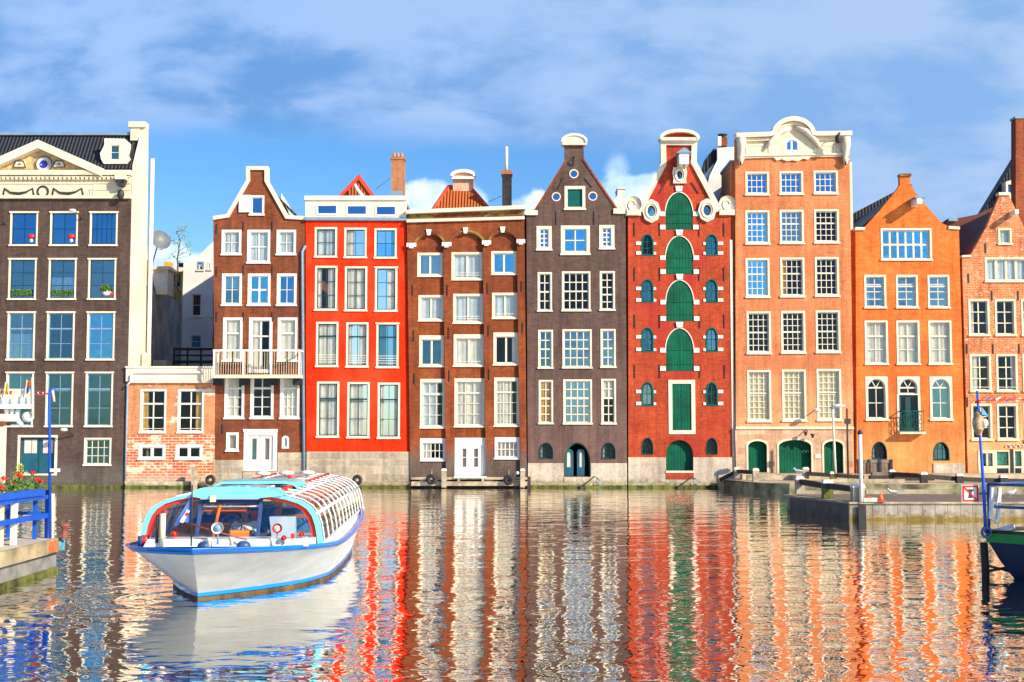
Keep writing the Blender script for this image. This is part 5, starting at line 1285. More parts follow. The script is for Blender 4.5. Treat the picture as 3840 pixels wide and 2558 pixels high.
# ================================================================ setting: water, ground
def water_mat():
    m, t, b = new_mat('canal_water'); m.node_tree.nodes.remove(b)
    o = m.node_tree.nodes['Material Output']
    g = t.n('ShaderNodeNewGeometry'); P = g.outputs['Position']; x, y, z = t.sep(P)
    far = t.ss(y, 16, 60)
    big = t.noise(t.vec(t.m('MULTIPLY', x, .55), t.m('MULTIPLY', y, 1.0), 0.0), .75, 2, .5, .4)
    mid = t.noise(t.vec(t.m('MULTIPLY', x, .8), t.m('MULTIPLY', y, 1.0), 3.0), 2.5, 2, .45, .6)
    sml = t.noise(t.vec(t.m('MULTIPLY', x, .7), y, 7.0), 6.5, 3, .55, .3)
    hgt = t.m('ADD', t.m('MULTIPLY', big, WB), t.m('ADD', t.m('MULTIPLY', mid, WM), t.m('MULTIPLY', sml, WS)))
    # ripples spreading from the boat's bow
    dx = t.m('SUBTRACT', x, -5.6); dy = t.m('SUBTRACT', y, 23.0)
    r = t.m('SQRT', t.m('ADD', t.m('MULTIPLY', dx, dx), t.m('MULTIPLY', dy, dy)))
    wk = t.m('MULTIPLY', t.m('SINE', t.m('ADD', t.m('MULTIPLY', r, 9.0), t.m('MULTIPLY', mid, 5.0))), t.m('MULTIPLY', t.ss(r, 5.5, .8), .010))
    wk = t.m('MULTIPLY', wk, t.ss(dx, .6, -.6))
    hgt = t.m('ADD', hgt, wk)
    bp = t.n('ShaderNodeBump'); bp.inputs['Strength'].default_value = 1.0; bp.inputs['Distance'].default_value = 1.0
    t.l(hgt, bp.inputs['Height'])
    gl = t.n('ShaderNodeBsdfGlossy'); gl.inputs['Color'].default_value = (1.0, .96, .89, 1); gl.inputs['Roughness'].default_value = .015
    t.l(bp.outputs[0], gl.inputs['Normal'])
    df = t.n('ShaderNodeBsdfDiffuse'); df.inputs['Color'].default_value = (.004, .013, .020, 1)
    fr = t.n('ShaderNodeFresnel'); fr.inputs['IOR'].default_value = 1.45; t.l(bp.outputs[0], fr.inputs['Normal'])
    mx = t.n('ShaderNodeMixShader')
    t.l(t.m('ADD', t.m('MULTIPLY', fr.outputs[0], .55), .62, clamp=True), mx.inputs[0])
    t.l(df.outputs[0], mx.inputs[1]); t.l(gl.outputs[0], mx.inputs[2]); t.l(mx.outputs[0], o.inputs[0])
    return m
WB, WM, WS = .034, .0105, .0006
MB().add([(-150, -60, 0), (150, -60, 0), (150, 71.5, 0), (-150, 71.5, 0)], [(0, 1, 2, 3)]).build('water', water_mat(), kind='structure')
M['earth'] = flat('paved_ground', (.18, .16, .14), .9, .2, .5)
MB().add([(-3000, 71.6, .3), (3000, 71.6, .3), (3000, 6000, .3), (-3000, 6000, .3)], [(0, 1, 2, 3)]).build('ground', M['earth'], kind='structure')
MB().box(-150, 150, 71.502, 71.58, -.6, .29).build('canal_bank', M['earth'], kind='structure')

# ================================================================ quay edge under the houses
M['mosswood'] = flat('mossy_timber', (.20, .19, .08), .85, .5, 1.6, .3)
M['oldwood'] = flat('weathered_timber', (.42, .35, .24), .85, .3, 2.2, .3, bscale=12)
M['greywood'] = flat('grey_timber', (.20, .17, .14), .85, .3, 2.2, .3, bscale=12)
M['darkwood'] = flat('tarred_timber', (.045, .034, .028), .75, .3, 3, .2)
M['weed'] = flat('green_weed', (.10, .11, .02), .9, .6, 3, .4)
def wd(x, y, D_): return W(x, y, D_)
def ledge(x0, x1, label, matk, y0=1806, dd=.55):
    Dl = 71-dd; a = WX(x0, 1820, Dl); b = WX(x1, 1820, Dl)
    t_ = thing('quay_ledge', ((a+b)/2, Dl, 0), label, 'ledge')
    MB().box(a, b, Dl, 70.88, -.4, WZ(y0, Dl)).build('capstone', M[matk], t_)
    MB().box(a, b, Dl-.03, Dl-.002, -.4, .13).build('weed_line', M['weed'], t_)
ledge(-150, 466, 'thin weedy ledge at the waterline under the tall dark house', 'mosswood', 1819, .25)
ledge(470, 806, 'low stone ledge at the waterline under the orange annex', 'plinth')
ledge(806, 1150, 'low ledge at the waterline under the balcony house, behind the boat', 'stonebase')
ledge(1152, 1540, 'low stone ledge at the waterline under the bright red house', 'stonebase', 1808)
ledge(1978, 2351, 'pale low ledge at the waterline under the taupe gable house', 'plinth', 1810, .4)
ledge(2356, 2700, 'pale low ledge at the waterline under the red warehouse', 'plinth', 1812, .4)
a, b = WX(1542, 1820, 70.2), WX(1977, 1820, 70.2)
t_ = thing('timber_fender', ((a+b)/2, 70.2, 0), 'long weathered timber fender along the water under the arched house', 'fender')
MB().box(a, b, 70.2, 70.5, WZ(1822, 70.2), WZ(1806, 70.2)).build('beam', M['oldwood'], t_)
MB().box(a, b, 70.3, 70.5, .45, .58).build('beam', M['oldwood'], t_)
m = MB(); x = a+.2
while x < b: m.box(x, x+.2, 70.51, 70.7, -.4, .6); x += 1.5
m.build('pile_row', M['darkwood'], t_)
# grey landing platform for the white double doors
for x0, x1 in ((1712, 1812),):
    t_ = thing('door_landing', (WX(1762, 1790, 70.4), 70.4, .4), 'white doorstep landing on two legs below the arched house double door', 'step')
    MB().box(WX(1702, 1790, 70.4), WX(1826, 1790, 70.4), 70.2, 70.78, WZ(1793, 70.4), WZ(1787, 70.4)).build('step', M['white2'], t_)
    for x in (1716, 1806): MB().box(WX(x, 1790, 70.4), WX(x+9, 1790, 70.4), 70.21, 70.5, WZ(1806, 70.4), WZ(1793, 70.4)).build('leg', M['oldwood'], t_)
def post(x, ytop, ybot, Dp, wpx, label, body='oldwood', cap='white2', group=None, name='mooring_post'):
    X0, zb = W(x, ybot, Dp); zt = WZ(ytop, Dp); r_ = wpx/2*Dp/F
    t_ = thing(name, (X0, Dp, zb), label, 'post', group)
    MB().box(X0-r_, X0+r_, Dp-r_, Dp+r_, zb, zt-.12).build('post_body', M[body], t_)
    m = MB(); z = zt-.118
    m.add([(X0-r_-.02, Dp-r_-.02, z), (X0+r_+.02, Dp-r_-.02, z), (X0+r_+.02, Dp+r_+.02, z), (X0-r_-.02, Dp+r_+.02, z),
           (X0-r_+.03, Dp-r_+.03, zt), (X0+r_-.03, Dp-r_+.03, zt), (X0+r_-.03, Dp+r_-.03, zt), (X0-r_+.03, Dp+r_-.03, zt)],
          [(3, 2, 1, 0), (4, 5, 6, 7), (0, 1, 5, 4), (1, 2, 6, 5), (2, 3, 7, 6), (3, 0, 4, 7)])
    m.build('post_cap', M[cap], t_)
    return t_
GP = 'square timber posts along the waterside'
post(728, 1752, 1836, 70.1, 18, 'yellowed timber post in the water before the orange annex', 'oldwood', 'oldwood', GP)
post(1665, 1757, 1828, 70.0, 18, 'white-capped post left of the white double doors', 'oldwood', 'white2', GP)
post(1960, 1757, 1828, 70.0, 17, 'white-capped post at the right end of the long timber fender', 'oldwood', 'white2', GP)
def tyre(x, y, label, r_=.26):
    X0, Z0 = W(x, y, 69.95); t_ = thing('tyre_fender', (X0, 69.95, Z0), label, 'tyre')
    MB().tube([(X0+r_*.7*cos(k*pi/8), 69.95, Z0+r_*.7*sin(k*pi/8)) for k in range(17)], .1, 8).build('tyre', M['black'], t_)
    MB().tube([(X0, 69.98, Z0+r_*.7), (X0, 70.3, Z0+r_*.7+.35)], .02, 5).build('rope', M['oldwood'], t_)
tyre(1340, 1800, 'black tyre fender on the ledge of the bright red house'); tyre(1618, 1798, 'black tyre fender left of the white double doors'); tyre(1908, 1800, 'black tyre fender right of the white double doors')
tyre(789, 1800, 'dark tyre fender between the orange annex and the balcony house')
X0, Z0 = W(1930, 1770, 69.9); t_ = thing('mooring_hook', (X0, 69.9, .4), 'slanted dark mooring arm with pale tip right of the double doors', 'hook')
MB().tube([(X0-.4, 69.9, Z0-.5), (X0+.1, 69.9, Z0-.1)], .05).build('arm', M['iron'], t_); MB().ball((X0+.15, 69.9, Z0-.05), .09).build('tip', M['white2'], t_)
for x, lb in ((2230, 'bent black iron rail at the water below the taupe gable house doorway'), (2595, 'bent black iron rail at the water below the red warehouse door')):
    X0, Z0 = W(x, 1786, 70.4); t_ = thing('iron_handrail', (X0, 70.4, .2), lb, 'handrail')
    MB().tube([(X0-.75, 70.4, -.05), (X0-.62, 70.4, .12), (X0, 70.4, Z0), (X0+.15, 70.4, Z0-.15)], .035).build('rail', M['iron'], t_)
    MB().lathe([(.16, -.06), (.16, .1)], X0-.75, 70.35, 0, 10).build('float', M['iron'], t_)
    MB().tube([(X0+.15, 70.45, Z0-.1), (X0+.42, 70.45, Z0-.35), (X0+.38, 70.45, .3), (X0+.1, 70.45, .2), (X0+.15, 70.45, Z0-.1)], .03).build('chain_loop', M['lead'], t_)

# ================================================================ right: quay platform A with steps, platform B
def at0(px, py, z=0.0):
    """point of height z seen at a photograph pixel"""
    fy, fz = cos(TH), sin(TH); a_, b_ = px-CX, CY-py
    dx, dy, dz = a_, F*fy-b_*fz, F*fz+b_*fy
    k = (z-CAMH)/dz
    return (dx*k, dy*k)
def slab(mb, pts, z0, z1):
    n = len(pts); vs = [(x, y, z0) for x, y in pts] + [(x, y, z1) for x, y in pts]
    t = tessellate_polygon([[Vector((x, y, 0)) for x, y in pts]]); fs = []
    ar = sum(pts[i][0]*pts[(i+1) % n][1]-pts[(i+1) % n][0]*pts[i][1] for i in range(n))
    for q in t:
        fs += [tuple(i+n for i in q), tuple(reversed(q))]
    for i in range(n): j = (i+1) % n; fs.append((i, j, j+n, i+n) if ar > 0 else (j, i, i+n, j+n))
    return mb.add(vs, fs)
M['mossstone'] = flat('mossy_quay_wall', (.24, .22, .12), .9, .55, .9, .4)
M['decktop'] = flat('quay_paving', (.52, .42, .28), .9, .25, .8, .2)
pA = [at0(2690, 1829), at0(2709, 1834), at0(2835, 1848), (13.4, 63.4), (40, 63.4), (40, 68.6), (WX(2690, 1829, 70.8), 68.6)]
t_ = thing('stone_quay', (16, 66, 0), 'low mossy stone quay in front of the salmon and orange houses', 'quay')
m = MB(); slab(m, pA, -.5, .46); m.build('quay_wall', M['mossstone'], t_)
m = MB(); slab(m, [(p[0]+.05, p[1]+.08) for p in pA[:4]]+[(39.9, 63.48), (39.9, 68.55), (pA[6][0]+.1, 68.55)], .464, .50); m.build('quay_paving', M['decktop'], t_)
m = MB(); m.box(WX(2758, 1829, 70.8), 40, 68.62, 70.80, -.5, .78); m.build('upper_step', M['decktop'], t_)
# platform B
M['conc'] = stone('stained_concrete', (.40, .36, .30), (.33, .30, .25), (.15, .13, .10), .42, 3.0, (.24, .17, .04), (.0, .30), .012)
M['shadewood'] = flat('shade_dark_timber', (.06, .055, .05), .6, .4, 2.5, .3)
M['deckb'] = flat('brown_deck', (.20, .15, .11), .85, .2, 2)
P1, P2 = at0(2966, 1921), at0(3188, 1950)
pB = [P1, P2, (34, P2[1]), (34, 49.4), (10.35, 49.4)]
t_ = thing('concrete_jetty', (20, 46, 0), 'long concrete jetty with green weed along its waterline at the right', 'jetty')
m = MB(); slab(m, pB, -.6, .54); m.build('jetty_wall', M['conc'], t_)
m = MB(); slab(m, [(P1[0]-.05, P1[1]-.02), (P2[0]-.05, P2[1]-.05), (P2[0]+.0, P2[1]+.0), (P1[0], P1[1])], -.6, .538); m.build('shaded_side_cladding', M['shadewood'], t_)  # dark timber skin added: this side's shade is put into its colour
m = MB(); slab(m, [(P1[0]-.06, P1[1]-.05), (P2[0]-.04, P2[1]-.08), (34, P2[1]-.08), (34, 49.45), (10.25, 49.45)], .543, .60); m.build('coping', M['oldwood'], t_)
m = MB(); slab(m, [(P1[0]+.3, P1[1]+.3), (P2[0]+.25, P2[1]+.2), (33.9, P2[1]+.2), (33.9, 49.2), (10.7, 49.2)], .604, .615); m.build('deck', M['deckb'], t_)
MB().box(WX(3243, 1850, 49.2), WX(3566, 1850, 49.2), 49.0, 49.3, .63, .80).build('kerb_beam', M['oldwood'], t_)
MB().box(P2[0]+.25, P2[0]+.5, P2[1]-.14, P2[1]-.085, -.3, .5).build('corner_ladder', M['black'], t_)
# long timbers on quay A
t_ = thing('waterside_beam', (WX(3250, 1815, 63.6), 63.6, .5), 'long cream timber beam lying on the stone quay edge behind the jetty', 'beam')
MB().box(WX(3116, 1815, 63.7), WX(3392, 1815, 63.7), 63.6, 63.95, .52, .70).build('beam', M['oldwood'], t_)
t_ = thing('waterside_beam', (WX(2850, 1790, 67.8), 67.8, .5), 'pale timber beam before the left green arched doors', 'beam')
MB().box(WX(2800, 1790, 67.8), WX(2985, 1790, 67.8), 67.6, 67.9, .52, .78).build('beam', M['oldwood'], t_)
GA = 'white-capped posts on the stone quay'
post(2763, 1752, 1794, 67.5, 19, 'leftmost white-capped post on the stone quay, by the warehouse corner', 'oldwood', 'white', GA)
post(2834, 1756, 1806, 65.2, 22, 'round-topped cream post before the left green arched door', 'oldwood', 'white', GA)
post(3021, 1752, 1796, 67.0, 22, 'white and yellow capped post before the middle green arched door', 'oldwood', 'white', GA)
post(3120, 1768, 1800, 66.0, 14, 'narrow yellow-green post at the foot of the white street lamp', 'weed', 'white', GA)
post(3345, 1761, 1798, 66.0, 20, 'white-capped post below the left arched cellar window of the orange house', 'darkwood', 'white2', GA)
post(3464, 1770, 1822, 63.0+1, 24, 'white-capped post in the middle of the dark rail before the orange house', 'darkwood', 'white2', GA)
post(3598, 1776, 1822, 63.0+1, 24, 'white-capped post at the right corner of the orange house', 'darkwood', 'white2', GA)
post(3762, 1782, 1822, 63.0+1, 26, 'white-capped post before the shop front', 'darkwood', 'white2', GA)
t_ = thing('timber_rail', (WX(2900, 1775, 66.5), 66.5, .5), 'dark timber rail linking the posts before the green arched doors', 'rail')
for p0, p1 in (((2700, 1800, 68), (2763, 1768, 67.6)), ((2770, 1768, 67.4), (2834, 1772, 65.3)), ((3024, 1776, 66.8), (3240, 1790, 66))):
    a_, b_ = W(p0[0], p0[1], p0[2]), W(p1[0], p1[1], p1[2]); MB().bar((a_[0], p0[2], a_[1]), (b_[0], p1[2], b_[1]), .12, .2).build('beam', M['darkwood'], t_)
t_ = thing('timber_rail', (WX(3550, 1780, 64), 64, .5), 'long dark timber rail linking posts before the orange gable house', 'rail')
for p0, p1 in (((3345, 1778, 66), (3464, 1785, 64.1)), ((3464, 1785, 64.1), (3598, 1797, 64.1)), ((3598, 1797, 64.1), (3762, 1803, 64.1)), ((3762, 1803, 64.1), (3900, 1806, 64.1))):
    a_, b_ = W(*p0), W(*p1); MB().bar((a_[0], p0[2], a_[1]), (b_[0], p1[2], b_[1]), .12, .22).build('beam', M['darkwood'], t_)
GBp = 'large white-topped posts on the jetty corner'
post(2999, 1786, 1852, 48.6, 30, 'white-topped post at the far left corner of the jetty', 'oldwood', 'white2', GBp)
post(3103, 1799, 1868, 46.3, 36, 'green mossy white-topped post halfway along the jetty side', 'weed', 'white2', GBp)
post(3217, 1814, 1882, 44.2, 44, 'wide pale mossy post at the near corner of the jetty', 'oldwood', 'white2', GBp)
t_ = thing('timber_rail', (WX(3100, 1830, 46.3), 46.3, .6), 'dark timber rail joining the three big posts on the jetty side', 'rail')
for p0, p1 in (((2999, 1806, 48.6), (3103, 1824, 46.4)), ((3103, 1822, 46.2), (3217, 1836, 44.3))):
    a_, b_ = W(*p0), W(*p1); MB().bar((a_[0], p0[2], a_[1]), (b_[0], p1[2], b_[1]), .14, .2).build('beam', M['darkwood'], t_)
MB().box(WX(3010, 1845, 49.0), WX(3200, 1845, 49.0), 49.1, 49.25, .63, .76).build('beam', M['oldwood'], t_)
# white pole, lamp post, grey bin fence
X0, zb = W(3230, 1884, 43.9); t_ = thing('white_pole', (X0, 43.9, zb), 'tall plain white pole with dark cap standing on the jetty corner', 'pole')
MB().lathe([(.07, .61-zb+.0), (.065, WZ(1628, 43.9)-zb)], X0, 43.9, zb, 12).build('shaft', M['white2'], t_)
MB().lathe([(.085, 0), (.085, .08), (.03, .14)], X0, 43.9, WZ(1628, 43.9), 12).build('cap', M['iron'], t_)
X0, zb = W(3134, 1796, 66.6); zt = WZ(1524, 66.6); t_ = thing('street_lamp', (X0, 66.6, .5), 'slim white street lamp with a flat head before the right green door', 'street lamp')
MB().tube([(X0, 66.6, .5), (X0-.1, 66.6, zt)], [.075, .045], 10).build('pole', M['white'], t_)
MB().lathe([(.1, -.1), (.12, -.02), (.12, 0)], X0-.1, 66.6, zt-.02, 10).build('collar', M['lead'], t_)
hd = MB().ball((0, 0, 0), .38, .2, .09, 14, 6).build('lamp_head', M['white2'], t_); hd.location = (.2, 0, zt-.5-.06)
X0, Z0 = W(3178, 1640, 68); t_ = thing('drain_pole', (X0, 68, .5), 'thin dark red-brown pole between the salmon and orange houses', 'pole')
MB().tube([(X0, 68, .5), (X0, 68, WZ(1532, 68))], .05, 8).build('shaft', M['darktile'], t_); MB().box(X0-.15, X0+.15, 67.85, 67.99, WZ(1590, 68), WZ(1570, 68)).build('box', M['iron'], t_)
X0, X1 = WX(3214, 1750, 69.4), WX(3346, 1750, 69.4)
t_ = thing('grey_plank_fence', ((X0+X1)/2, 69.4, .78), 'grey plank fence below the left arched cellar window of the orange house', 'fence')
m = MB(); x = X0; zt = WZ(1726, 69.4)
while x < X1-.1: m.box(x, x+.17, 69.4, 69.44, .79, zt); x += .2
m.build('planks', M['greywood'], t_); MB().box(X0-.03, X1+.03, 69.36, 69.398, zt-.14, zt+.03).build('top_rail', M['greywood'], t_)
for u in (0, .33, .66, 1): MB().box(X0+(X1-X0-.12)*u, X0+.12+(X1-X0-.12)*u, 69.3, 69.358, .79, zt+.05).build('post', M['darkwood'], t_)
t_ = thing('timber_stack', (WX(3400, 1785, 67.5), 67.5, .5), 'dark stacked timber baulks lying below the grey plank fence', 'timber')
MB().box(WX(3262, 1785, 67.5), WX(3500, 1785, 67.5), 67.3, 67.8, .51, .75).build('baulk', M['darkwood'], t_); MB().box(WX(3270, 1785, 67.5), WX(3380, 1785, 67.5), 67.4, 67.75, .752, .92).build('baulk', M['greywood'], t_)
# cone and red-white block
X0, zb = W(3304, 1880, 43.95); t_ = thing('traffic_cone', (X0, 43.95, .615), 'small orange traffic cone on the jetty near the white pole', 'traffic cone')
MB().box(X0-.13, X0+.13, 43.82, 44.08, .617, .645).build('base', M['redtrim'], t_); MB().lathe([(.1, .646), (.025, .9)], X0, 43.95, 0, 12).build('cone', flat('cone_orange', (.8, .17, .03), .5, .05, 4), t_)
X0, zb = W(3262, 1880, 43.95); t_ = thing('barrier_block', (X0, 43.95, .615), 'low white block with red top between white pole and cone', 'barrier')
MB().box(X0-.22, X0+.22, 43.85, 44.1, .617, .74).build('block', M['white'], t_); MB().box(X0-.12, X0+.05, 43.88, 44.0, .742, .79).build('red_cap', M['redpaint'], t_)

# gulls
def gull(x, y, D_, label, rz, zf):
    X0, _ = W(x, y, D_); t_ = thing('seagull', (X0, D_, zf), label, 'gull', 'gulls resting by the water', rz)
    m = MB(); pts = [(-.24, 0, .17), (-.14, 0, .19), (0, 0, .20), (.12, 0, .22), (.19, 0, .27), (.235, 0, .31)]
    m.tube(pts, [.01, .055, .085, .075, .05, .045], 10); m.ball((.245, 0, .325), .05, .045, .045); m.build('body', M['white2'], t_)
    for sy in (-1, 1): MB().add([(.08, sy*.078, .24), (-.12, sy*.07, .235), (-.30, sy*.02, .2), (-.1, sy*.088, .17), (.07, sy*.085, .19)], [(0, 1, 2, 3, 4)] if sy > 0 else [(4, 3, 2, 1, 0)]).build('wing', M['lead'], t_)
    MB().tube([(.285, 0, .32), (.34, 0, .31)], [.016, .004], 6).build('beak', M['amber'], t_)
    for sy in (-.03, .03): MB().tube([(0, sy, .13), (.01, sy, 0)], .008, 5).build('leg', M['amber'], t_)
    t_.scale = (.85, .85, .85)
gull(3187, 1777, 68.2, 'white gull on the quay between street lamp and plank fence', 0.4, .51)
gull(2999, 1786, 48.6, 'white gull standing on the far left post of the jetty', 2.6, WZ(1786, 48.6))
gull(3353, 1860, 47.0, 'white gull on the jetty deck right of the traffic cone', 3.0, .62)
gull(3788, 1864, 46.6, 'white gull on the jetty deck near the right edge', .2, .62)

# ================================================================ left jetty
M['bluepaint'] = flat('blue_paint', (.008, .11, .62), .4, .08, 3)
M['pontoon'] = flat('pontoon_grey', (.26, .25, .24), .7, .25, 2, .1)
M['decklight'] = flat('pale_deck', (.66, .55, .42), .85, .1, 2, .1)
pJ = [(-9.10, 12), (-9.42, 27.6), (-17, 27.9), (-17, 12)]
t_ = thing('floating_jetty', (-13, 20, 0), 'grey floating jetty with pale deck and timber edge at the left', 'jetty')
m = MB(); slab(m, [(x-.10, y-.08) for x, y in pJ], -.4, .42); m.build('pontoon', M['pontoon'], t_)
m = MB(); slab(m, [(x-.07, y-.05) for x, y in pJ], -.35, .10); m.build('weed_line', M['weed'], t_)
m = MB(); slab(m, pJ, .42, .70); m.build('edge_timber', flat('jetty_timber', (.42, .34, .20), .85, .35, 1.4, .4, bscale=9), t_)
m = MB()
m.add([(-17, 12, .704), (-9.15, 12, .704), (-9.45, 27.5, .704), (-17, 27.8, .704)], [(0, 1, 2, 3)])
m.build('deck', M['decklight'], t_)
MB().box(-9.46, -9.37, 26.7, 27.15, .44, .67).build('orange_mark', flat('faded_orange', (.62, .18, .05), .7, .2, 6), t_)
MB().box(-9.47, -9.375, 27.35, 27.59, .44, .66).build('blue_mark', flat('faded_cyan', (.15, .42, .55), .7, .2, 6), t_)
# bollard
t_ = thing('mooring_bollard', (-9.62, 27.2+.1, .7), 'small rusty red bollard at the end of the left jetty', 'bollard')
MB().lathe([(.10, 0), (.07, .03), (.065, .2), (.11, .25), (.11, .28), (.03, .3)], -9.30, 27.35, .705, 12).build('bollard_body', flat('rusty_red', (.30, .09, .06), .7, .2, 6), t_)
# blue railing with white posts
t_ = thing('blue_railing', (-9.7, 24, .7), 'blue painted railing with white posts along the left jetty', 'railing')
for x, y, mk in ((-9.66, 27.3, 'bluepaint'), (-9.60, 27.36, 'white2'), (-9.68, 25.55, 'white2'), (-9.72, 23.6, 'white2'), (-10.5, 27.4, 'bluepaint'), (-10.55, 26.9, 'white2'), (-9.8, 27.0, 'bluepaint')):
    s_ = .05 if mk == 'white2' else .035
    MB().box(x-s_, x+s_, y-s_, y+s_, .706, 1.62 if mk != 'bluepaint' else 1.7).build('post', M[mk], t_)
for z in (1.13,): MB().box(-9.64, -9.58, 20, 27.2, z, z+.1).build('rail', M['bluepaint'], t_); MB().box(-13, -9.75, 27.34, 27.39, z+.05, z+.12).build('rail', M['bluepaint'], t_)
MB().box(-9.70, -9.62, 20, 27.3, 1.52, 1.60).build('top_rail', M['bluepaint'], t_)
MB().box(-13, -9.75, 27.3, 27.38, 1.6, 1.66).build('top_rail', M['bluepaint'], t_)
t_ = thing('flower_box', (-9.68, 25, 1.6), 'long blue flower box on the left jetty railing', 'planter')
MB().box(-9.84, -9.58, 21.0, 26.9, 1.605, 1.74).build('trough', M['bluepaint'], t_)
rf = random.Random(9)
M['petal'] = flat('geranium_red', (.78, .015, .01), .6, .15, 20)
M['stem'] = flat('geranium_leaf', (.10, .20, .03), .7, .5, 15)
gys = [26.55, 26.0, 25.35, 24.8, 24.25, 23.6, 22.9]
lbs = ['red geranium at the right end of the blue flower box', 'second red geranium from the right end of the flower box', 'leafy geranium in the blue flower box with few blooms', 'dense red geranium in the middle of the flower box', 'red geranium near the left edge of the photo', 'red geranium cut by the left photo edge', 'leftmost red geranium, mostly outside the photo']
for gi, gy in enumerate(gys):
    t_ = thing('geranium', (-9.7, gy, 1.74), lbs[gi], 'flower', 'geraniums in the blue flower box')
    m = MB()
    for k in range(110):
        c_ = Vector((-9.71+rf.gauss(0, .07), gy+rf.gauss(0, .15), 1.74+abs(rf.gauss(.10, .09)))); s_ = rf.uniform(.02, .045)
        u = Vector((rf.gauss(0, 1), rf.gauss(0, 1), rf.gauss(0, .6))).normalized(); v = u.orthogonal().normalized()
        m.add([c_-u*s_, c_+v*s_, c_+u*s_, c_-v*s_], [(0, 1, 2, 3)])
    m.build('foliage', M['stem'], t_)
    for k in range([7, 5, 2, 8, 8, 6, 5][gi]):
        c_ = Vector((-9.70+rf.gauss(0, .06), gy+rf.gauss(0, .17), 1.74+rf.uniform(.14, .34)-(.06 if gi > 2 else 0))); m = MB()
        for j in range(16):
            d_ = Vector((rf.gauss(0, 1), rf.gauss(0, 1), rf.gauss(0, 1))).normalized(); q_ = c_+d_*.04; u = d_.orthogonal().normalized()*.022; v = d_.cross(u)
            m.add([q_-u, q_+v, q_+u, q_-v], [(0, 1, 2, 3)])
        m.build('bloom', M['petal'], t_)
# small yellow shrub
t_ = thing('potted_shrub', (-9.95, 26.3, 1.74), 'pale yellow-green shrub tip rising behind the red geraniums', 'plant'); m = MB()
for k in range(70):
    c_ = Vector((-9.85+rf.gauss(0, .06), 26.2+rf.gauss(0, .06), 1.9+rf.uniform(0, .35))); s_ = .03
    u = Vector((rf.gauss(0, 1), rf.gauss(0, 1), rf.gauss(0, 1))).normalized(); v = u.orthogonal().normalized(); m.add([c_-u*s_, c_+v*s_, c_+u*s_, c_-v*s_], [(0, 1, 2, 3)])
m.build('foliage', flat('lime_leaf', (.42, .45, .07), .6, .3, 12), t_); MB().tube([(-9.86, 26.2, 1.70), (-9.86, 26.2, 2.2)], .01, 5).build('stem', M['dwood'], t_)
# tall blue pole
Dp = 27.2; a_, b_ = W(188, 2008, Dp), W(186, 1462, Dp)
t_ = thing('blue_pole', (a_[0], Dp, .7), 'tall blue pole with hooked top at the end of the left jetty', 'pole')
MB().tube([(a_[0], Dp, .7), (b_[0], Dp, b_[1]-.1), (b_[0]+.02, Dp, b_[1]), (b_[0]+.12, Dp, b_[1]+.02)], [.032, .028, .04, .025], 10).build('shaft', M['bluepaint'], t_)
MB().box(a_[0]-.02, a_[0]+.16, Dp-.06, Dp+.05, WZ(1770, Dp), WZ(1757, Dp)).build('bracket', M['white2'], t_)
MB().tube([(b_[0]+.06, Dp, b_[1]), (b_[0]+.1, Dp, b_[1]-.25)], .03, 6).build('cord', M['rose'], t_)
# kiosk awning sign
Ds = 25.0; sx0 = -12.0; sx1 = WX(123, 1490, Ds)
t_ = thing('kiosk_awning', (-10.5, Ds, .7), 'white jetty kiosk awning with red lettering and a roller at the left edge', 'awning')
q = MB().prism([(sx0, WZ(1531, Ds)), (sx1, WZ(1533, Ds)), (sx1, WZ(1462, Ds)), (sx0, WZ(1440, Ds))], Ds, Ds+.06).build('sign_board', M['white'], t_)
MB().box(sx0, sx1-.02, Ds-.03, Ds-.002, WZ(1533, Ds), WZ(1516, Ds)).build('sign_valance', M['white2'], q)
m = MB(); z0_ = WZ(1478, Ds); x = WX(0, 1480, Ds)-.9
for k in range(13):
    if k in (3, 6): x += .12; continue
    h_ = .06; kk = k % 4
    m.box(x, x+.016, Ds-.012, Ds-.003, z0_, z0_+h_)
    if kk != 1: m.box(x+.016, x+.045, Ds-.012, Ds-.003, z0_+h_-.014, z0_+h_)
    if kk != 2: m.box(x+.016, x+.045, Ds-.012, Ds-.003, z0_, z0_+.014)
    if kk in (0, 2): m.box(x+.016, x+.04, Ds-.012, Ds-.003, z0_+.024, z0_+.037)
    if kk in (1, 3): m.box(x+.038, x+.052, Ds-.012, Ds-.003, z0_, z0_+h_)
    x += .085
m.build('sign_lettering', M['redpaint'], q)
for i, (px, wpx, hh) in enumerate(((2, 14, 24), (38, 14, 18), (72, 12, 28), (98, 10, 26))):
    X0, Z0 = W(px, 1514, Ds); w_ = wpx*Ds/F; h_ = hh*Ds/F
    MB().prism([(X0-w_/2, Z0), (X0+w_/2, Z0), (X0+w_*.3, Z0+h_*.6), (X0+w_*.12, Z0+h_), (X0-w_*.12, Z0+h_), (X0-w_*.35, Z0+h_*.5)], Ds-.008, Ds-.003).build('sign_figure', M['greyfig'] if 'greyfig' in M else M['lead'], q)
MB().tube([(sx0, Ds+.1, WZ(1563, Ds)), (WX(62, 1567, Ds), Ds+.1, WZ(1567, Ds))], .075, 12).build('roller', M['white'], t_)
MB().ball((WX(98, 1563, Ds), Ds+.1, WZ(1563, Ds)), .12, .09, .11).build('lantern', M['white2'], t_)
for k, (px, py) in enumerate(((25, 1540), (45, 1542), (66, 1545), (70, 1580), (78, 1590))): X0, Z0 = W(px, py, Ds+.1); MB().ball((X0, Ds+.1, Z0), .05, .05, .06).build('hanging_pot', M['netcurtain'], t_)
MB().box(sx0, WX(12, 1700, Ds), Ds+.05, Ds+.14, .71, WZ(1600, Ds)).build('column', M['white'], t_)
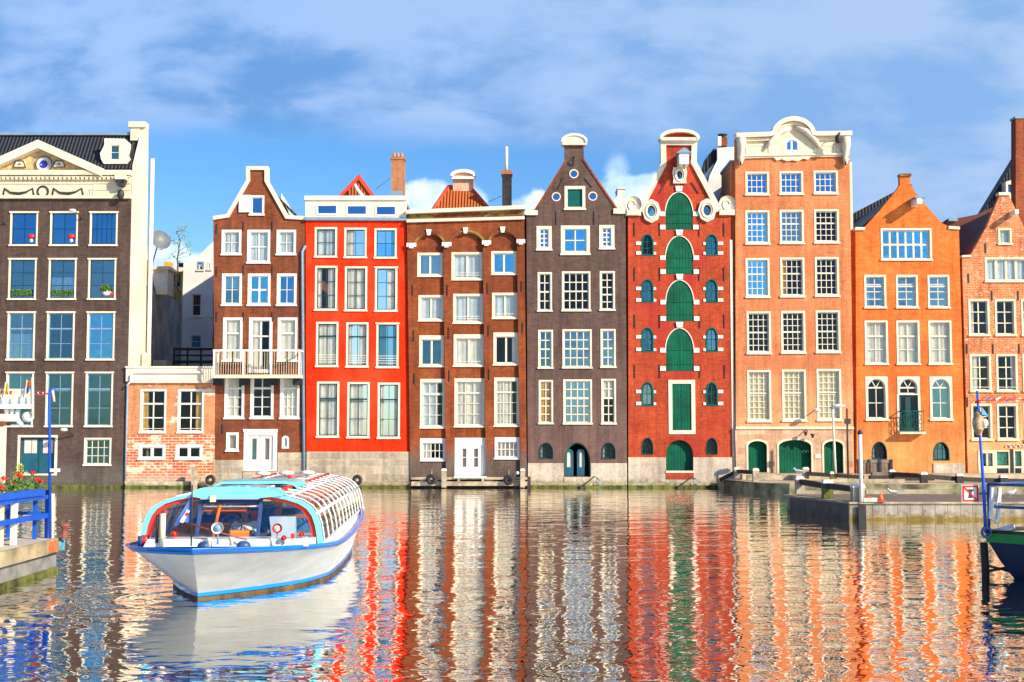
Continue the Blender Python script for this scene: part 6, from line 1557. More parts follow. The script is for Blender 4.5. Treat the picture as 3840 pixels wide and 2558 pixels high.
MB().box(sx0, WX(14, 1590, Ds), Ds+.06, Ds+.35, WZ(1596, Ds), WZ(1582, Ds)).build('column_head', flat('red_brown_beam', (.2, .06, .03), .7, .2, 3), t_)
MB().tube([(WX(126, 1440, Ds), Ds, WZ(1560, Ds)), (WX(122, 1415, Ds), Ds, WZ(1415, Ds))], .028, 8).build('awning_pole', M['white'], t_)
def flagp(parent, x, y, D_, w_, h_, mk, name='flag', droop=0):
    X0, Z0 = W(x, y, D_); w_ *= D_/F; h_ *= D_/F; vs = []; n = 6
    for i in range(n+1):
        u = i/n; vs += [(X0+w_*u, D_+.03*sin(u*5), Z0-droop*u*h_), (X0+w_*u*(1-.1), D_+.03*sin(u*5+.6), Z0-h_+h_*.25*u)]
    return MB().add(vs, [(2*i, 2*i+1, 2*i+3, 2*i+2) for i in range(n)], True).build(name, M[mk], parent)
M['yellow'] = flat('flag_yellow', (.85, .70, .03), .7, .05, 3); M['orange'] = flat('flag_orange', (.85, .14, .01), .7, .05, 3); M['fblue'] = flat('flag_blue', (.05, .15, .5), .7, .05, 3)
for nm, x, y, w_, h_, mk, lb in (('pennant', 20, 1437, 14, 44, 'yellow', 'yellow pennant hanging over the kiosk sign'), ('pennant', 101, 1428, 15, 27, 'orange', 'orange pennant at the corner of the kiosk sign'), ('pennant', 98, 1452, 14, 26, 'fblue', 'small blue and white pennant below the orange one')):
    X0, Z0 = W(x, y, Ds-.1); tt = thing(nm, (X0, Ds-.1, Z0), lb, 'pennant'); flagp(tt, x, y, Ds-.1, w_, h_, mk, 'cloth')
    MB().tube([(X0, Ds-.1, Z0+.02), (X0-.02, Ds-.1, Z0-h_*Ds/F)], .008, 5).build('cord', M['white'], tt)
tt = thing('bunting', (WX(150, 1475, 26), 26, WZ(1480, 26)), 'red white and blue bunting between kiosk awning and blue pole', 'bunting')
MB().tube([(WX(124, 1476, 25.1), 25.1, WZ(1476, 25.1)), (WX(155, 1482, 26), 26, WZ(1482, 26)), (WX(184, 1474, 27.1), 27.1, WZ(1474, 27.1))], .012, 5).build('cord', M['redpaint'], tt)
for k, (x, mk) in enumerate(((134, 'fblue'), (140, 'white2'), (146, 'redpaint'), (158, 'white2'), (166, 'redpaint'), (174, 'white2'))): flagp(tt, x, 1466+(k % 2)*4, 25.2+k*.35, 8, 12, mk)

# ================================================================ right boat
M['navy'] = flat('navy_hull', S(26, 34, 62), .35, .15, 2, coat=.3); M['grnstripe'] = flat('green_stripe', S(10, 130, 50), .4, .1, 3)
M['steelblue'] = flat('steel_blue', S(60, 85, 135), .4, .15, 4)
t_ = thing('moored_barge', (11.5, 25.5, 0), 'dark navy barge bow with a green stripe at the right edge', 'boat')
def loft(mb, rings, closed=False):
    n = len(rings[0]); vs = [p for r in rings for p in r]; fs = []
    for i in range(len(rings)-1):
        for j in range(n-1 if not closed else n): k = (j+1) % n; fs.append((i*n+j, i*n+k, (i+1)*n+k, (i+1)*n+j))
    return mb.add(vs, fs)
def barge_ring(z, off):
    # near side from stern (right) to bow tip, then far side back
    bx, by = 9.42+off, 26.1
    near = [(18, 21.8+off*.3), (14, 23.4+off*.3), (11.5, 24.5+off*.35), (10.2+off*.5, 25.2+off*.3)]
    far = [(10.3+off*.5, 26.9-off*.3), (11.8, 27.7-off*.3), (14.5, 27.4-off*.3), (18, 26.2-off*.3)]
    return [(x, y, z) for x, y in near] + [(bx, by, z)] + [(x, y, z) for x, y in far]
m = MB(); loft(m, [barge_ring(-.2, .75), barge_ring(.0, .52), barge_ring(.35, .25), barge_ring(.72, .03)]); m.build('hull', M['navy'], t_)
m = MB(); loft(m, [barge_ring(.72, -.01), barge_ring(.90, -.03)]); m.build('green_band', M['grnstripe'], t_)
m = MB(); rg = barge_ring(.88, -.01); m.add(rg, [tuple(range(len(rg)))]); m.build('deck', M['decklight'], t_)
rg = barge_ring(.93, .0); MB().tube(rg, .035, 8).build('gunwale', M['darkwood'], t_)
MB().box(10.62, 10.85, 24.85, 25.0, -.2, .72).build('rubbing_post', M['darkwood'], t_)
MB().bar((10.7, 24.9, .5), (16, 22.4, .5), .1, .12).build('fender_strip', M['darkwood'], t_); MB().bar((10.7, 24.9, .15), (16, 22.4, .15), .1, .1).build('fender_strip', M['darkwood'], t_)
X0 = 9.47
for x, y in ((9.47, 26.1), (10.18, 25.5), (10.9, 27.0)): MB().tube([(x, y, .9), (x, y, 1.86)], .03, 8).build('rail_post', M['steelblue'], t_)
for z in (1.86, 1.42):
    m = MB(); m.tube([(9.47, 26.1, z), (9.95, 25.6, z-.0), (10.4, 25.1, z-.02), (12, 24.3, z-.02), (16, 22.7, z)], .03, 8); m.build('rail', M['steelblue'], t_)
MB().tube([(9.47, 26.1, 1.86), (10.3, 26.9, 1.86), (12, 27.6, 1.86)], .03, 8).build('rail', M['steelblue'], t_)
MB().box(10.12, 10.30, 25.1, 25.3, .92, 2.05).build('mooring_bitt', M['cream'], t_)
MB().box(10.08, 10.34, 25.06, 25.34, 1.35, 1.48).build('bitt_band', M['bluepaint'], t_)
MB().tube([(9.52, 26.0, 1.8), (9.46, 25.98, 1.2), (9.60, 26.0, 1.1), (9.66, 26.0, 1.8)], .045, 8).build('rope_coil', M['netcurtain'], t_)
MB().tube([(9.38+.09*cos(k*pi/6), 26.0, .92+.1*sin(k*pi/6)) for k in range(13)], .03, 8).build('shackle', M['steelblue'], t_)
MB().tube([(9.6, 26.0, .95), (9.85, 25.8, 1.05)], .05, 8).build('cleat', M['netcurtain'], t_)
# timber pile beside the bow
t_ = thing('dolphin_pile', (9.52, 26.9, 0), 'black timber pile with a cross brace in the water below the barge bow', 'pile')
MB().tube([(9.54, 26.5, -.6), (9.50, 26.5, .68)], .075, 10).build('pile', M['darkwood'], t_)
MB().bar((9.55, 26.4, .12), (10.3, 26.3, .28), .05).build('brace', M['darkwood'], t_); MB().bar((9.55, 26.4, .22), (10.2, 26.3, .06), .05).build('brace', M['darkwood'], t_)
# sign
Dg = 26.2; a_ = W(3607, 1884, Dg); b_ = W(3671, 1818, Dg)
t_ = thing('mooring_sign', ((a_[0]+b_[0])/2, Dg, 1.4), 'square white sign with red border and crossed bollard, no mooring', 'sign')
MB().box(a_[0], b_[0], Dg, Dg+.02, a_[1], b_[1]).build('panel', M['white2'], t_)
m = MB(); m.ribbon([(a_[0]+.015, a_[1]+.015), (a_[0]+.015, b_[1]-.015), (b_[0]-.015, b_[1]-.015), (b_[0]-.015, a_[1]+.015)], .035, Dg-.006, Dg-.001, True); m.build('border', M['redpaint'], t_)
cx_, cz_ = (a_[0]+b_[0])/2, (a_[1]+b_[1])/2
MB().prism([(cx_-.045, cz_-.085), (cx_+.045, cz_-.085), (cx_+.03, cz_-.03), (cx_+.028, cz_+.035), (cx_+.062, cz_+.05), (cx_+.062, cz_+.085), (cx_-.062, cz_+.085), (cx_-.062, cz_+.05), (cx_-.028, cz_+.035), (cx_-.03, cz_-.03)], Dg-.006, Dg-.001).build('bollard_symbol', M['iron'], t_)
MB().bar((a_[0]+.03, Dg-.009, b_[1]-.03), (b_[0]-.03, Dg-.009, a_[1]+.03), .004, .026).build('diagonal', M['redpaint'], t_)
MB().tube([(b_[0]-.02, Dg+.03, cz_), (9.47, 26.15, cz_)], .02, 6).build('arm', M['steelblue'], t_)
# blue pole with wrapped lantern and bunting
Dg = 26.1; p0 = W(3697, 1990, Dg); p1 = W(3687, 1803, Dg); p2 = W(3676, 1650, Dg); p3 = W(3664, 1466, Dg)
t_ = thing('blue_mast', (p0[0], Dg, .9), 'leaning bright blue mast on the barge bow', 'mast')
MB().tube([(p0[0], Dg, .9), (p1[0], Dg, p1[1]), (p2[0], Dg, p2[1]), (p3[0], Dg, p3[1])], [.035, .032, .025, .022], 10).build('shaft', M['bluepaint'], t_)
MB().lathe([(.05, 0), (.05, .04)], p3[0]+.0, Dg, WZ(1512, Dg), 10).build('red_band', M['redpaint'], t_)
X0, Z0 = W(3662, 1585, Dg)
tt = thing('wrapped_lamp', (X0, Dg, Z0), 'round lamp wrapped in tan cloth and plastic on the blue mast', 'lamp')
m = MB(); m.lathe([(.03, .24), (.07, .18), (.105, .09), (.12, 0), (.105, -.11), (.07, -.2), (.03, -.25)], X0, Dg-.10, Z0, 14, cap=True)
q = m.build('cloth_wrap', flat('tan_wrap', (.58, .38, .2), .5, .45, 9, .8, bscale=14), tt)
MB().ball((X0+.1, Dg-.16, Z0-.01), .075, .08, .09).build('clear_globe', M['curtain'], tt)
MB().prism([(X0+.04, Z0+.16), (X0+.17, Z0+.13), (X0+.05, Z0+.30)], Dg-.20, Dg-.15).build('blue_tape', flat('sky_blue', (.1, .45, .85), .5, .05, 3), tt)
tt = thing('bunting', (10.2, Dg-.3, WZ(1495, Dg)), 'string of red and blue pennants from the blue mast to the right edge', 'bunting')
cp = [(WX(x, y, Dg-.1), Dg-.1, WZ(y, Dg-.1)) for x, y in ((3667, 1502), (3720, 1500), (3780, 1500), (3850, 1496))]
MB().tube(cp, .008, 5).build('cord', M['redpaint'], tt)
for k in range(9):
    x = 3676+k*19; y = 1496 + (k % 3)*3; X_, Z_ = W(x, y, Dg-.1)
    MB().add([(X_, Dg-.1, Z_), (X_+.09, Dg-.12, Z_+.05), (X_+.13, Dg-.08, Z_+.04), (X_+.02, Dg-.1, Z_-.045)], [(0, 3, 2, 1)]).build('pennant', M[('redpaint', 'fblue', 'redpaint', 'white2')[k % 4]], tt)
# ================================================================ the canal boat
BR = radians(3.0)
boat = thing('canal_boat', (-5.0, 23.5, 0), 'white and blue glass-roofed canal tour boat with cyan trim heading to the camera', 'boat', None, BR)
M['hullwhite'] = flat('hull_white', (.76, .80, .81), .4, .10, 1.6, .0, coat=.1); M['hullblue'] = flat('hull_blue', (.001, .21, .85), .3, .06, 3, coat=.4)
M['keel'] = flat('weed_brown_keel', (.10, .065, .03), .7, .4, 3); M['cyan'] = flat('cyan_paint', S(120, 225, 240), .35, .05, 2, coat=.3)
M['dkglassblue'] = flat('dark_blue_panel', S(0, 40, 120), .3, .1, 2); M['deckgrey'] = flat('deck_blue_grey', (.46, .52, .58), .5, .12, 3)
M['redtr'] = flat('red_trim', (.80, .035, .015), .4, .06, 3); M['seat'] = flat('blue_seat', (.03, .26, .62), .6, .15, 4); M['seato'] = flat('orange_seat', (.85, .25, .02), .6, .1, 4)
M['bglass'] = glass('boat_glass', .09, (.92, .96, 1.0), (.8, .92, 1)); M['rglass'] = glass('boat_roof_glass', .30, (.6, .62, .62), (1, .97, .92), .03); M['sglass'] = glass('boat_side_glass', .25, (.7, .7, .65), (1, .9, .75))
def interp(tb, s):
    for (a, va), (b, vb) in zip(tb, tb[1:]):
        if s <= b: return va + (vb-va)*(s-a)/(b-a)
    return tb[-1][1]
G = [(0, 0), (.01, .32), (.03, .82), (.06, 1.24), (.10, 1.56), (.15, 1.78), (.22, 1.88), (.45, 1.90), (.65, 1.84), (.8, 1.68), (.9, 1.38), (.96, 1.02), (.99, .6), (1, .0)]
Wl = [(0, 0), (.02, .20), (.05, .46), (.1, .84), (.165, 1.24), (.25, 1.48), (.33, 1.54), (.45, 1.58), (.7, 1.58), (.85, 1.3), (.94, .85), (.985, .4), (1, .0)]
ZG = [(0, 1.02), (.06, .98), (.12, .935), (.2, .89), (.4, .87), (.7, .90), (.9, 1.0), (1, 1.06)]
SS = [0, .008, .02, .04, .06, .09, .12, .16, .2, .26, .33, .42, .52, .62, .72, .8, .86, .91, .95, .975, .99, 1]
def ring(q, z=None, off=0):
    """q 0 = waterline .. 1 = gunwale"""
    t0 = -.75 + (-2.35+.75)*max(0, q)**1.0; t1 = 12.3 + .9*q; R = []; L = []
    for s in SS:
        hw = interp(Wl, s)*(1-q) + interp(G, s)*q; zz = .12 + (interp(ZG, s)-.12)*q
        if z is not None: zz = z
        t = t0 + (t1-t0)*s
        hw2 = hw + (off if hw > .01 else 0)
        sk_ = -(.45*(1-q)+.25*q)*max(0, 1-s/.25)**1.6
        R.append((hw2+sk_, t-(off if s == 0 else 0), zz)); L.append((-hw2+sk_, t-(off if s == 0 else 0), zz))
    return R + L[::-1][1:-1]
def hullpart(name, rings, mat):
    m = MB(); k = len(SS)
    for side in (0, 1):
        rs = [r[:k] if side == 0 else [r[0]] + r[k:][::-1] + [r[k-1]] for r in rings]
        m.add([p for r in rs for p in r], [((i*k+j, i*k+j+1, (i+1)*k+j+1, (i+1)*k+j) if side == 0 else (i*k+j+1, i*k+j, (i+1)*k+j, (i+1)*k+j+1)) for i in range(len(rs)-1) for j in range(k-1)], True)
    return m.build(name, mat, boat)
hullpart('hull', [ring(0), ring(.2), ring(.45), ring(.72), ring(.9)], M['hullwhite'])
hullpart('waterline_stripe', [ring(0, .06, .004), ring(.0, .125, .006)], M['hullblue'])
hullpart('keel', [[(x*.5, y+.15, -.5) for x, y, z in ring(0)], ring(0, -.05), ring(0, .05)], M['keel'])
hullpart('rub_rail', [ring(.86, None, .0), ring(.865, None, .05), ring(.985, None, .055), ring(1.0, None, .02), ring(1.0, None, -.03)], M['hullblue'])
# bulwark: inner face and deck
rg = [(x*.97, (y+.06 if y < 0 else y-.03 if y > 12 else y), z-.035) for x, y, z in ring(1)]
n = len(rg); cap_t = []
m = MB(); NS = len(SS)
rr = [(interp(G, s)*.97-.0, -2.35+(13.2+2.35)*s, interp(ZG, s)-.06) for s in SS]
vs = []; fs = []
for (x, y, z), s in zip(rr, SS): k_ = -.25*max(0, 1-s/.25)**1.6; vs += [(-x+k_, y+.04, z), (x+k_, y+.04, z)]
for i in range(len(rr)-1): fs.append((2*i, 2*i+1, 2*i+3, 2*i+2))
# leave the passenger well open (t 0 .. 11.6)
keep = [f for f, (a, b) in zip(fs, zip(rr, rr[1:])) if b[1] < .4 or a[1] > 11.0]
k_ = max(i for i, f in enumerate(keep) if rr[f[0]//2][1] < .4)+1
for nm_, fs_ in (('fore_deck', keep[:k_]), ('aft_deck', keep[k_:])):
    us = sorted({i for f in fs_ for i in f}); mp = {u: i for i, u in enumerate(us)}
    MB().add([vs[u] for u in us], [tuple(mp[i] for i in f) for f in fs_]).build(nm_, M['deckgrey'], boat)
m = MB()
for sg in (-1, 1):
    vs = [];
    for x, y, z in rr:
        if -.3 < y < 11.9: vs += [(sg*x, y, z), (sg*1.56, y, z-.0)]
    m.add(vs, [(2*i, 2*i+1, 2*i+3, 2*i+2) for i in range(len(vs)//2-1)])
m.build('side_deck', M['hullwhite'], boat)
MB().box(-.8, .62, .35, 11.0, .2, .26).build('cabin_floor', M['greywood'], boat)
m = MB()
for sg in (-1, 1): m.box(min(sg*1.5, sg*1.56), max(sg*1.5, sg*1.56), 1.2, 11.4, .62, .91)
m.build('cabin_lining', M['seat'], boat)
# fore deck fittings
MB().prism([(-1.35, .93), (1.45, .93), (1.38, 1.06), (-1.28, 1.06)], -.95, -.45).build('coaming', M['hullwhite'], boat)
MB().box(-1.5, 1.5, -.449, -.02, .90, 1.02).build('dashboard_ledge', M['white2'], boat)
for x, y in ((-1.5, -.55), (-.25, -1.55), (.55, -1.5)): MB().ball((x*.8, y-.05, .99), .12, .1, .09).build('deck_vent', M['steelblue'], boat)
for x, y in ((-.05, -2.0), (.28, -1.8), (.9, -1.45), (-.9, -1.45)):
    MB().lathe([(.035, 0), (.035, .10), (.055, .12), (.02, .14)], x, y, 1.0+(.02 if y < -1.7 else -.03), 8).build('bollard', M['white2'], boat)
MB().tube([(-1.42, -.75, .93), (-1.42, -.75, 1.1)], .07, 8).build('cleat', M['steelblue'], boat)
# boarding post, red fender, searchlight, horn
MB().tube([(-1.02, -1.0, .95), (-1.02, -.98, 1.50)], .05, 10).build('boarding_post', M['cream'], boat)
MB().tube([(-1.12, -.95, 1.0), (-1.12, -.95, 1.48)], .025, 8).build('boarding_post_rail', M['iron'], boat)
MB().tube([(-1.36, -.75, .95), (-1.36, -.75, 1.12)], [.075, .065], 12).build('fender', M['redtr'], boat)
def round_light(x, y, z, r_, m1, m2, name):
    q = MB().lathe([(r_*.7, .08), (r_, 0), (r_, -.05)], x, y, z, 16, 'y').build(name, m1, boat)
    MB().lathe([(r_*.62, -.06), (r_*.5, -.075), (.005, -.08)], x, y, z, 14, 'y').build('lens', m2, q)
    MB().tube([(x, y+.02, z-r_), (x, y+.02, .98)], .018, 6).build('bracket', M['lead'], q)
round_light(.0-.07, -1.1, 1.26, .10, M['white2'], M['lead'], 'searchlight'); round_light(.92, -.95, 1.24, .085, M['redtr'], M['white2'], 'horn_light')
round_light(1.04, -1.0, 1.08, .045, M['redtr'], M['redtr'], 'marker_light'); round_light(1.31, -.7, 1.12, .045, M['redtr'], M['redtr'], 'marker_light')
round_light(-.86, -.75, 1.14, .055, M['redtr'], M['redtr'], 'marker_light')
MB().box(1.14, 1.20, -.9, -.8, .95, 1.14).build('fire_valve', M['redtr'], boat)
MB().tube([(-.85, -.5, 1.36), (-.2, -.9, 1.20), (.42, -1.1, 1.06)], .014, 6).build('wiper_arm', flat('dull_red_cable', (.35, .09, .07), .6, .1, 4), boat)
# bow mast with flag
mx, my = -.36, -1.9
MB().tube([(mx, my, 1.02), (mx, my, 2.02)], .013, 6).build('jackstaff', M['iron'], boat)
vs = []; n = 8
for i in range(n+1):
    u = i/n; vs += [(mx-.30*u, my+.03*sin(u*7), 1.86-.52*u), (mx-.02-.25*u, my+.03*sin(u*7+1), 1.44-.08*u-.02*sin(u*9))]
fl = MB().add(vs, [(2*i, 2*i+1, 2*i+3, 2*i+2) for i in range(n)], True).build('bow_flag', M['fblue'], boat)
MB().add([(mx-.07, my-.04, 1.62), (mx-.02, my-.04, 1.60), (mx-.13, my-.04, 1.40), (mx-.19, my-.04, 1.42)], [(0, 3, 2, 1)]).build('flag_emblem', M['white2'], fl)
MB().lathe([(.03, -.05), (.03, -.045)], mx-.07, my, 1.54, 10, 'y').build('flag_spot', M['redpaint'], fl)
# cabin profile
PR = [(1.62, .90), (1.60, 1.05), (1.565, 1.25), (1.50, 1.43), (1.40, 1.56), (1.24, 1.66), (1.0, 1.735), (.7, 1.785), (.35, 1.81), (0, 1.82)]
PF = PR + [(-x, z) for x, z in PR[-2::-1]]
def yb(x, z):  # front screen bulges forward towards its foot
    k = max(0, 1-(abs(x)/1.58)**3); return -.45*k*max(0, min(1, (1.82-z)/.9)) - .0
def front_band(name, sc0, sc1, mat, d0, d1):
    m = MB(); A = [(x*sc0, .9+(z-.9)*sc0) for x, z in PF]; B = [(x*sc1, .9+(z-.9)*sc1) for x, z in PF]; n = len(A); vs = []; fs = []
    for (x, z), (x2, z2) in zip(A, B): vs += [(x, d0, z), (x2, d0, z2), (x2, d1, z2), (x, d1, z)]
    for i in range(n-1):
        a = 4*i; b = 4*i+4; fs += [(a, a+1, b+1, b), (a+3, b+3, b+2, a+2), (a, b, b+3, a+3), (a+1, a+2, b+2, b+1)]
    m.add(vs, fs, False); return m.build(name, mat, boat)
front_band('front_arch', 1.0, .945, M['cyan'], -.09, .09); front_band('arch_trim', .943, .885, M['redtr'], -.03, .06)
# wind screen glass and posts
m = MB(); nx, nz = 24, 4; vs = []
def ztop(x):
    ax = abs(x); pr = [(a*.89, .9+(b-.9)*.89) for a, b in PR]
    for (a, za), (b, zb) in zip(pr[::-1], pr[::-1][1:]):
        if ax <= b: return za+(zb-za)*(ax-a)/max(1e-6, b-a)
    return .95
for i in range(nx+1):
    x = -1.42+2.84*i/nx; zt = ztop(x)
    for j in range(nz+1): z = 1.0+(max(zt, 1.02)-1.0)*j/nz; vs.append((x, yb(x, z), z))
m.add(vs, [(i*(nz+1)+j, (i+1)*(nz+1)+j, (i+1)*(nz+1)+j+1, i*(nz+1)+j+1) for i in range(nx) for j in range(nz)], True); m.build('windscreen', M['bglass'], boat)
for x, mk in ((-.56, 'hullblue'), (.50, 'hullblue')): MB().bar((x, yb(x, 1.02)-.02, 1.0), (x+.03, yb(x, 1.68)-.03, 1.72), .05, .06).build('screen_post', M['steelblue'], boat)
MB().box(-.56, .52, -.09, -.03, 1.615, 1.70).build('destination_panel', M['dkglassblue'], boat)
MB().box(-.55, .52, -.12, -.08, 1.56, 1.585).build('screen_rail', M['white2'], boat)
MB().tube([(-.30, -.30, 1.0), (-.24, -.2, 1.35), (-.2, -.12, 1.6)], .03, 8).build('orange_post', M['orange'], boat)
MB().tube([(-1.3, -.05, 1.0), (-1.22, -.02, 1.40), (-1.15, 0, 1.5)], .045, 8).build('orange_post', M['seato'], boat)
MB().box(-.5, .25, -.04, -.0, 1.48, 1.53).build('orange_rail', M['orange'], boat)
# visor above the windscreen
pv = [(-.66, 1.755), (-.62, 1.86), (-.52, 1.90), (.0, 1.925), (.62, 1.90), (.78, 1.86), (.92, 1.765), (.5, 1.725), (-.5, 1.725)]
MB().prism(pv[::-1], -.32, .55).build('roof_visor', M['cyan'], boat)
MB().prism([(-.52, 1.705), (.5, 1.705), (.5, 1.724), (-.52, 1.724)], -.30, -.05).build('visor_lip', M['white2'], boat)
MB().box(-.34, -.24, -.36, -.321, 1.66, 1.78).build('number_lamp', M['cream'], boat)
# roof and side glazing
def strip(name, i0, i1, y0, y1, mat, parent=boat, off=0, sg=1, sm=True, nseg=1):
    m = MB(); vs = []; pts = [(PR[i][0]*(1+off), PR[i][1]+off) for i in range(i0, i1+1)]
    for x, z in pts: vs += [(sg*x, y0, z), (sg*x, y1, z)]
    m.add(vs, [(2*i, 2*i+1, 2*i+3, 2*i+2) if sg > 0 else (2*i, 2*i+2, 2*i+3, 2*i+1) for i in range(len(pts)-1)], sm); return m.build(name, mat, parent)
Lc = 11.6; nb = 12
m = MB()
for k in range(nb+1):
    y = .3+(Lc-.3)*k/nb
    path = [(x, y, z) for x, z in PF]; m.tube(path, .015, 6)
m.build('cabin_ribs', M['hullwhite'], boat)
m = MB()
for sg in (-1, 1):
    for i in (3, 6, 8): m.tube([(sg*PR[i][0], .1, PR[i][1]+.005), (sg*PR[i][0], Lc, PR[i][1]+.005)], .02 if i != 3 else .03, 6)
    m.box(min(sg*1.60, sg*1.66), max(sg*1.60, sg*1.66), .1, Lc, .84, .93)
m.build('cabin_rails', M['hullwhite'], boat)
m = MB()
for sg in (-1, 1):
    m.tube([(sg*PR[7][0], .6, PR[7][1]+.02), (sg*PR[7][0], Lc, PR[7][1]+.02)], .03, 6)
m.build('red_roof_line', M['redtr'], boat)
for sg in (-1, 1):
    for k in range(nb):
        y0 = .33+(Lc-.3)*k/nb; y1 = y0+(Lc-.3)/nb-.06
        strip('side_window', 0, 3, y0, y1, M['sglass'], sg=sg); strip('roof_window', 3, 6, y0, y1, M['rglass'], sg=sg, sm=True)
        m = MB(); m.bar((sg*1.585, y0-.05, .93), (sg*1.49, y0+.22, 1.43), .04, .03); m.build('slanted_pillar', M['lead'], boat)
for sg in (-1, 1): strip('roof_panel', 6, 8, .3, Lc, M['rglass'], sg=sg)
m = MB(); m.prism([(-.36, 1.79), (.36, 1.79), (.36, 1.83), (0, 1.85), (-.36, 1.83)], .3, Lc); m.build('roof', flat('roof_walkway', (.50, .36, .27), .7, .15, 3), boat)
m = MB(); m.ribbon([(-.9, 1.79), (-.7, 1.90), (.55, 1.91), (.75, 1.88), (.86, 1.80)], .05, 2.9, 4.6); m.build('roof_hatch', M['cyan'], boat)
for x, y in ((-.45, 7.2), (.05, 7.6), (.5, 8.0)): MB().lathe([(.05, 1.8), (.05, 1.9), (.19, 1.92), (.16, 1.97), (.02, 2.0)], x, y, 0, 14).build('roof_vent', M['white2'], boat)
MB().lathe([(.04, 1.8), (.04, 1.86), (.1, 1.88), (.02, 1.92)], .25, 6.6, 0, 12).build('roof_vent', M['redtr'], boat)
# aft bulkhead
m = MB(); m.prism([(x, z) for x, z in PF][::-1] if 0 else [(x*.99, z-.01) for x, z in PF], Lc-.05, Lc+.02, [arch(-1.2, 1.0, -.2, 1.55, 0), arch(.2, 1.0, 1.2, 1.55, 0)]); m.build('aft_bulkhead', M['hullwhite'], boat)
MB().box(-1.25, 1.25, 11.65, 12.2, .95, 1.05).build('aft_bench', M['seato'], boat)
# interior: console, wheel, seats, tables
MB().prism([(.72, .93), (1.12, .93), (1.12, 1.38), (.66, 1.38)], -.05, .18).build('console', flat('pale_blue_console', (.50, .60, .68), .4, .08, 3), boat)
MB().tube([(-.02+.19*cos(k*pi/10), .0+.06*sin(k*pi/10), 1.22+.19*sin(k*pi/10)) for k in range(21)], .014, 6).build('steering_wheel', M['iron'], boat)
m = MB()
for k in range(3): a_ = k*pi/3; m.tube([(-.02+.19*cos(a_), .06*sin(a_), 1.22+.19*sin(a_)), (-.02-.19*cos(a_), -.06*sin(a_), 1.22-.19*sin(a_))], .01, 5)
m.build('wheel_spokes', M['iron'], boat)
MB().tube([(-.02, .04, 1.22), (-.02, .2, 1.0), (-.02, .2, .3)], .035, 8).build('wheel_column', M['lead'], boat)
MB().box(.02, .34, -.35, -.2, 1.03, 1.16).build('orange_box', M['seato'], boat)
MB().box(-1.15, -.45, -.25, -.2, 1.02, 1.06).build('orange_edge', M['seato'], boat)
for row in range(7):
    y = 1.9+row*1.35
    for sg in (-1, 1):
        if row == 0 and sg > 0: pass
        m = MB(); m.box(min(sg*.4, sg*1.45), max(sg*.4, sg*1.45), y, y+.45, .55, .66); m.box(min(sg*.4, sg*1.45), max(sg*.4, sg*1.45), y+.42, y+.5, .66, 1.12); m.build('bench', M['seat'] if (row+(sg > 0)) % 3 else M['seato'], boat)
        MB().box(min(sg*.55, sg*1.45), max(sg*.55, sg*1.45), y-.5, y-.12, .94, .975).build('table', M['white'], boat)
m = MB()
for k in range(10):
    y = 1.2+k*.7; m.box(.75, .82, y, y+.02, 1.5, 1.62); m.box(-.6, -.54, y, y+.02, 1.5, 1.62)
m.build('ceiling_tags', M['white2'], boat)
MB().prism([(-1.0, 1.52), (-.6, 1.6), (-.6, 1.63), (-1.0, 1.56)], .8, 6).build('ceiling_strip', M['seato'], boat)
MB().prism([(1.0, 1.52), (1.2, 1.46), (1.22, 1.5), (1.0, 1.56)], .8, 3).build('ceiling_strip', M['seato'], boat)

# ================================================================ the skipper
def boatpt(x, y, z): return Matrix.Rotation(BR, 4, 'Z') @ Vector((x, y, z)) + Vector((-5.0, 23.5, 0))
sk = thing('person', boatpt(.12, .72, .26), 'skipper in a white shirt seated at the wheel behind the boat windscreen', 'person', None, BR)
def skin(name, verts, edges, rad, mat, parent, sub=2, root=0):
    me = bpy.data.meshes.new(name); me.from_pydata(verts, edges, []); o = bpy.data.objects.new(name, me); COL.objects.link(o); o.parent = parent
    sm = o.modifiers.new('Skin', 'SKIN'); sm.use_smooth_shade = True
    for v, r_ in zip(me.skin_vertices[0].data, rad): v.radius = (r_, r_) if not isinstance(r_, tuple) else r_
    me.skin_vertices[0].data[root].use_root = True
    ss = o.modifiers.new('Subsurf', 'SUBSURF'); ss.levels = sub; ss.render_levels = sub
    me.materials.append(mat); ORG[o] = Vector((0, 0, 0)); return o
M['skin'] = flat('skin', (.42, .20, .12), .55, .1, 8); M['hair'] = flat('dark_hair', (.02, .014, .01), .8, .3, 20); M['shirt'] = flat('white_shirt', (.78, .78, .78), .8, .06, 6, .1); M['trouser'] = flat('dark_blue_trousers', (.03, .045, .09), .8, .1, 6)
# local: facing -Y, floor z=0
V_ = [(0, 0, .52), (0, .0, .68), (0, -.02, .86), (0, -.03, .98), (0, -.03, 1.05), (0, -.045, 1.13), (0, -.055, 1.20), (0, -.05, 1.26),
      (-.11, -.02, .50), (-.12, -.40, .50), (-.12, -.42, .08), (-.12, -.52, .04), (.11, -.02, .50), (.12, -.40, .50), (.12, -.42, .08), (.12, -.52, .04),
      (-.17, -.03, .95), (-.23, -.1, .74), (-.19, -.37, .80), (-.175, -.44, .84), (.17, -.03, .95), (.24, -.08, .74), (.12, -.34, .84), (.05, -.42, .90)]
E_ = [(0, 1), (1, 2), (2, 3), (3, 4), (4, 5), (5, 6), (6, 7), (0, 8), (8, 9), (9, 10), (10, 11), (0, 12), (12, 13), (13, 14), (14, 15), (3, 16), (16, 17), (17, 18), (18, 19), (3, 20), (20, 21), (21, 22), (22, 23)]
R_ = [(.15, .11), (.14, .1), (.16, .11), (.11, .08), .055, .075, .085, .06, .085, .065, .045, .035, .085, .065, .045, .035, .055, .042, .032, .026, .055, .042, .032, .026]
body = skin('body', V_, E_, R_, M['skin'], sk)
MB2 = MB
def rel(mb, name, mat, parent=sk):
    o = mb.build(name, mat, parent); return o
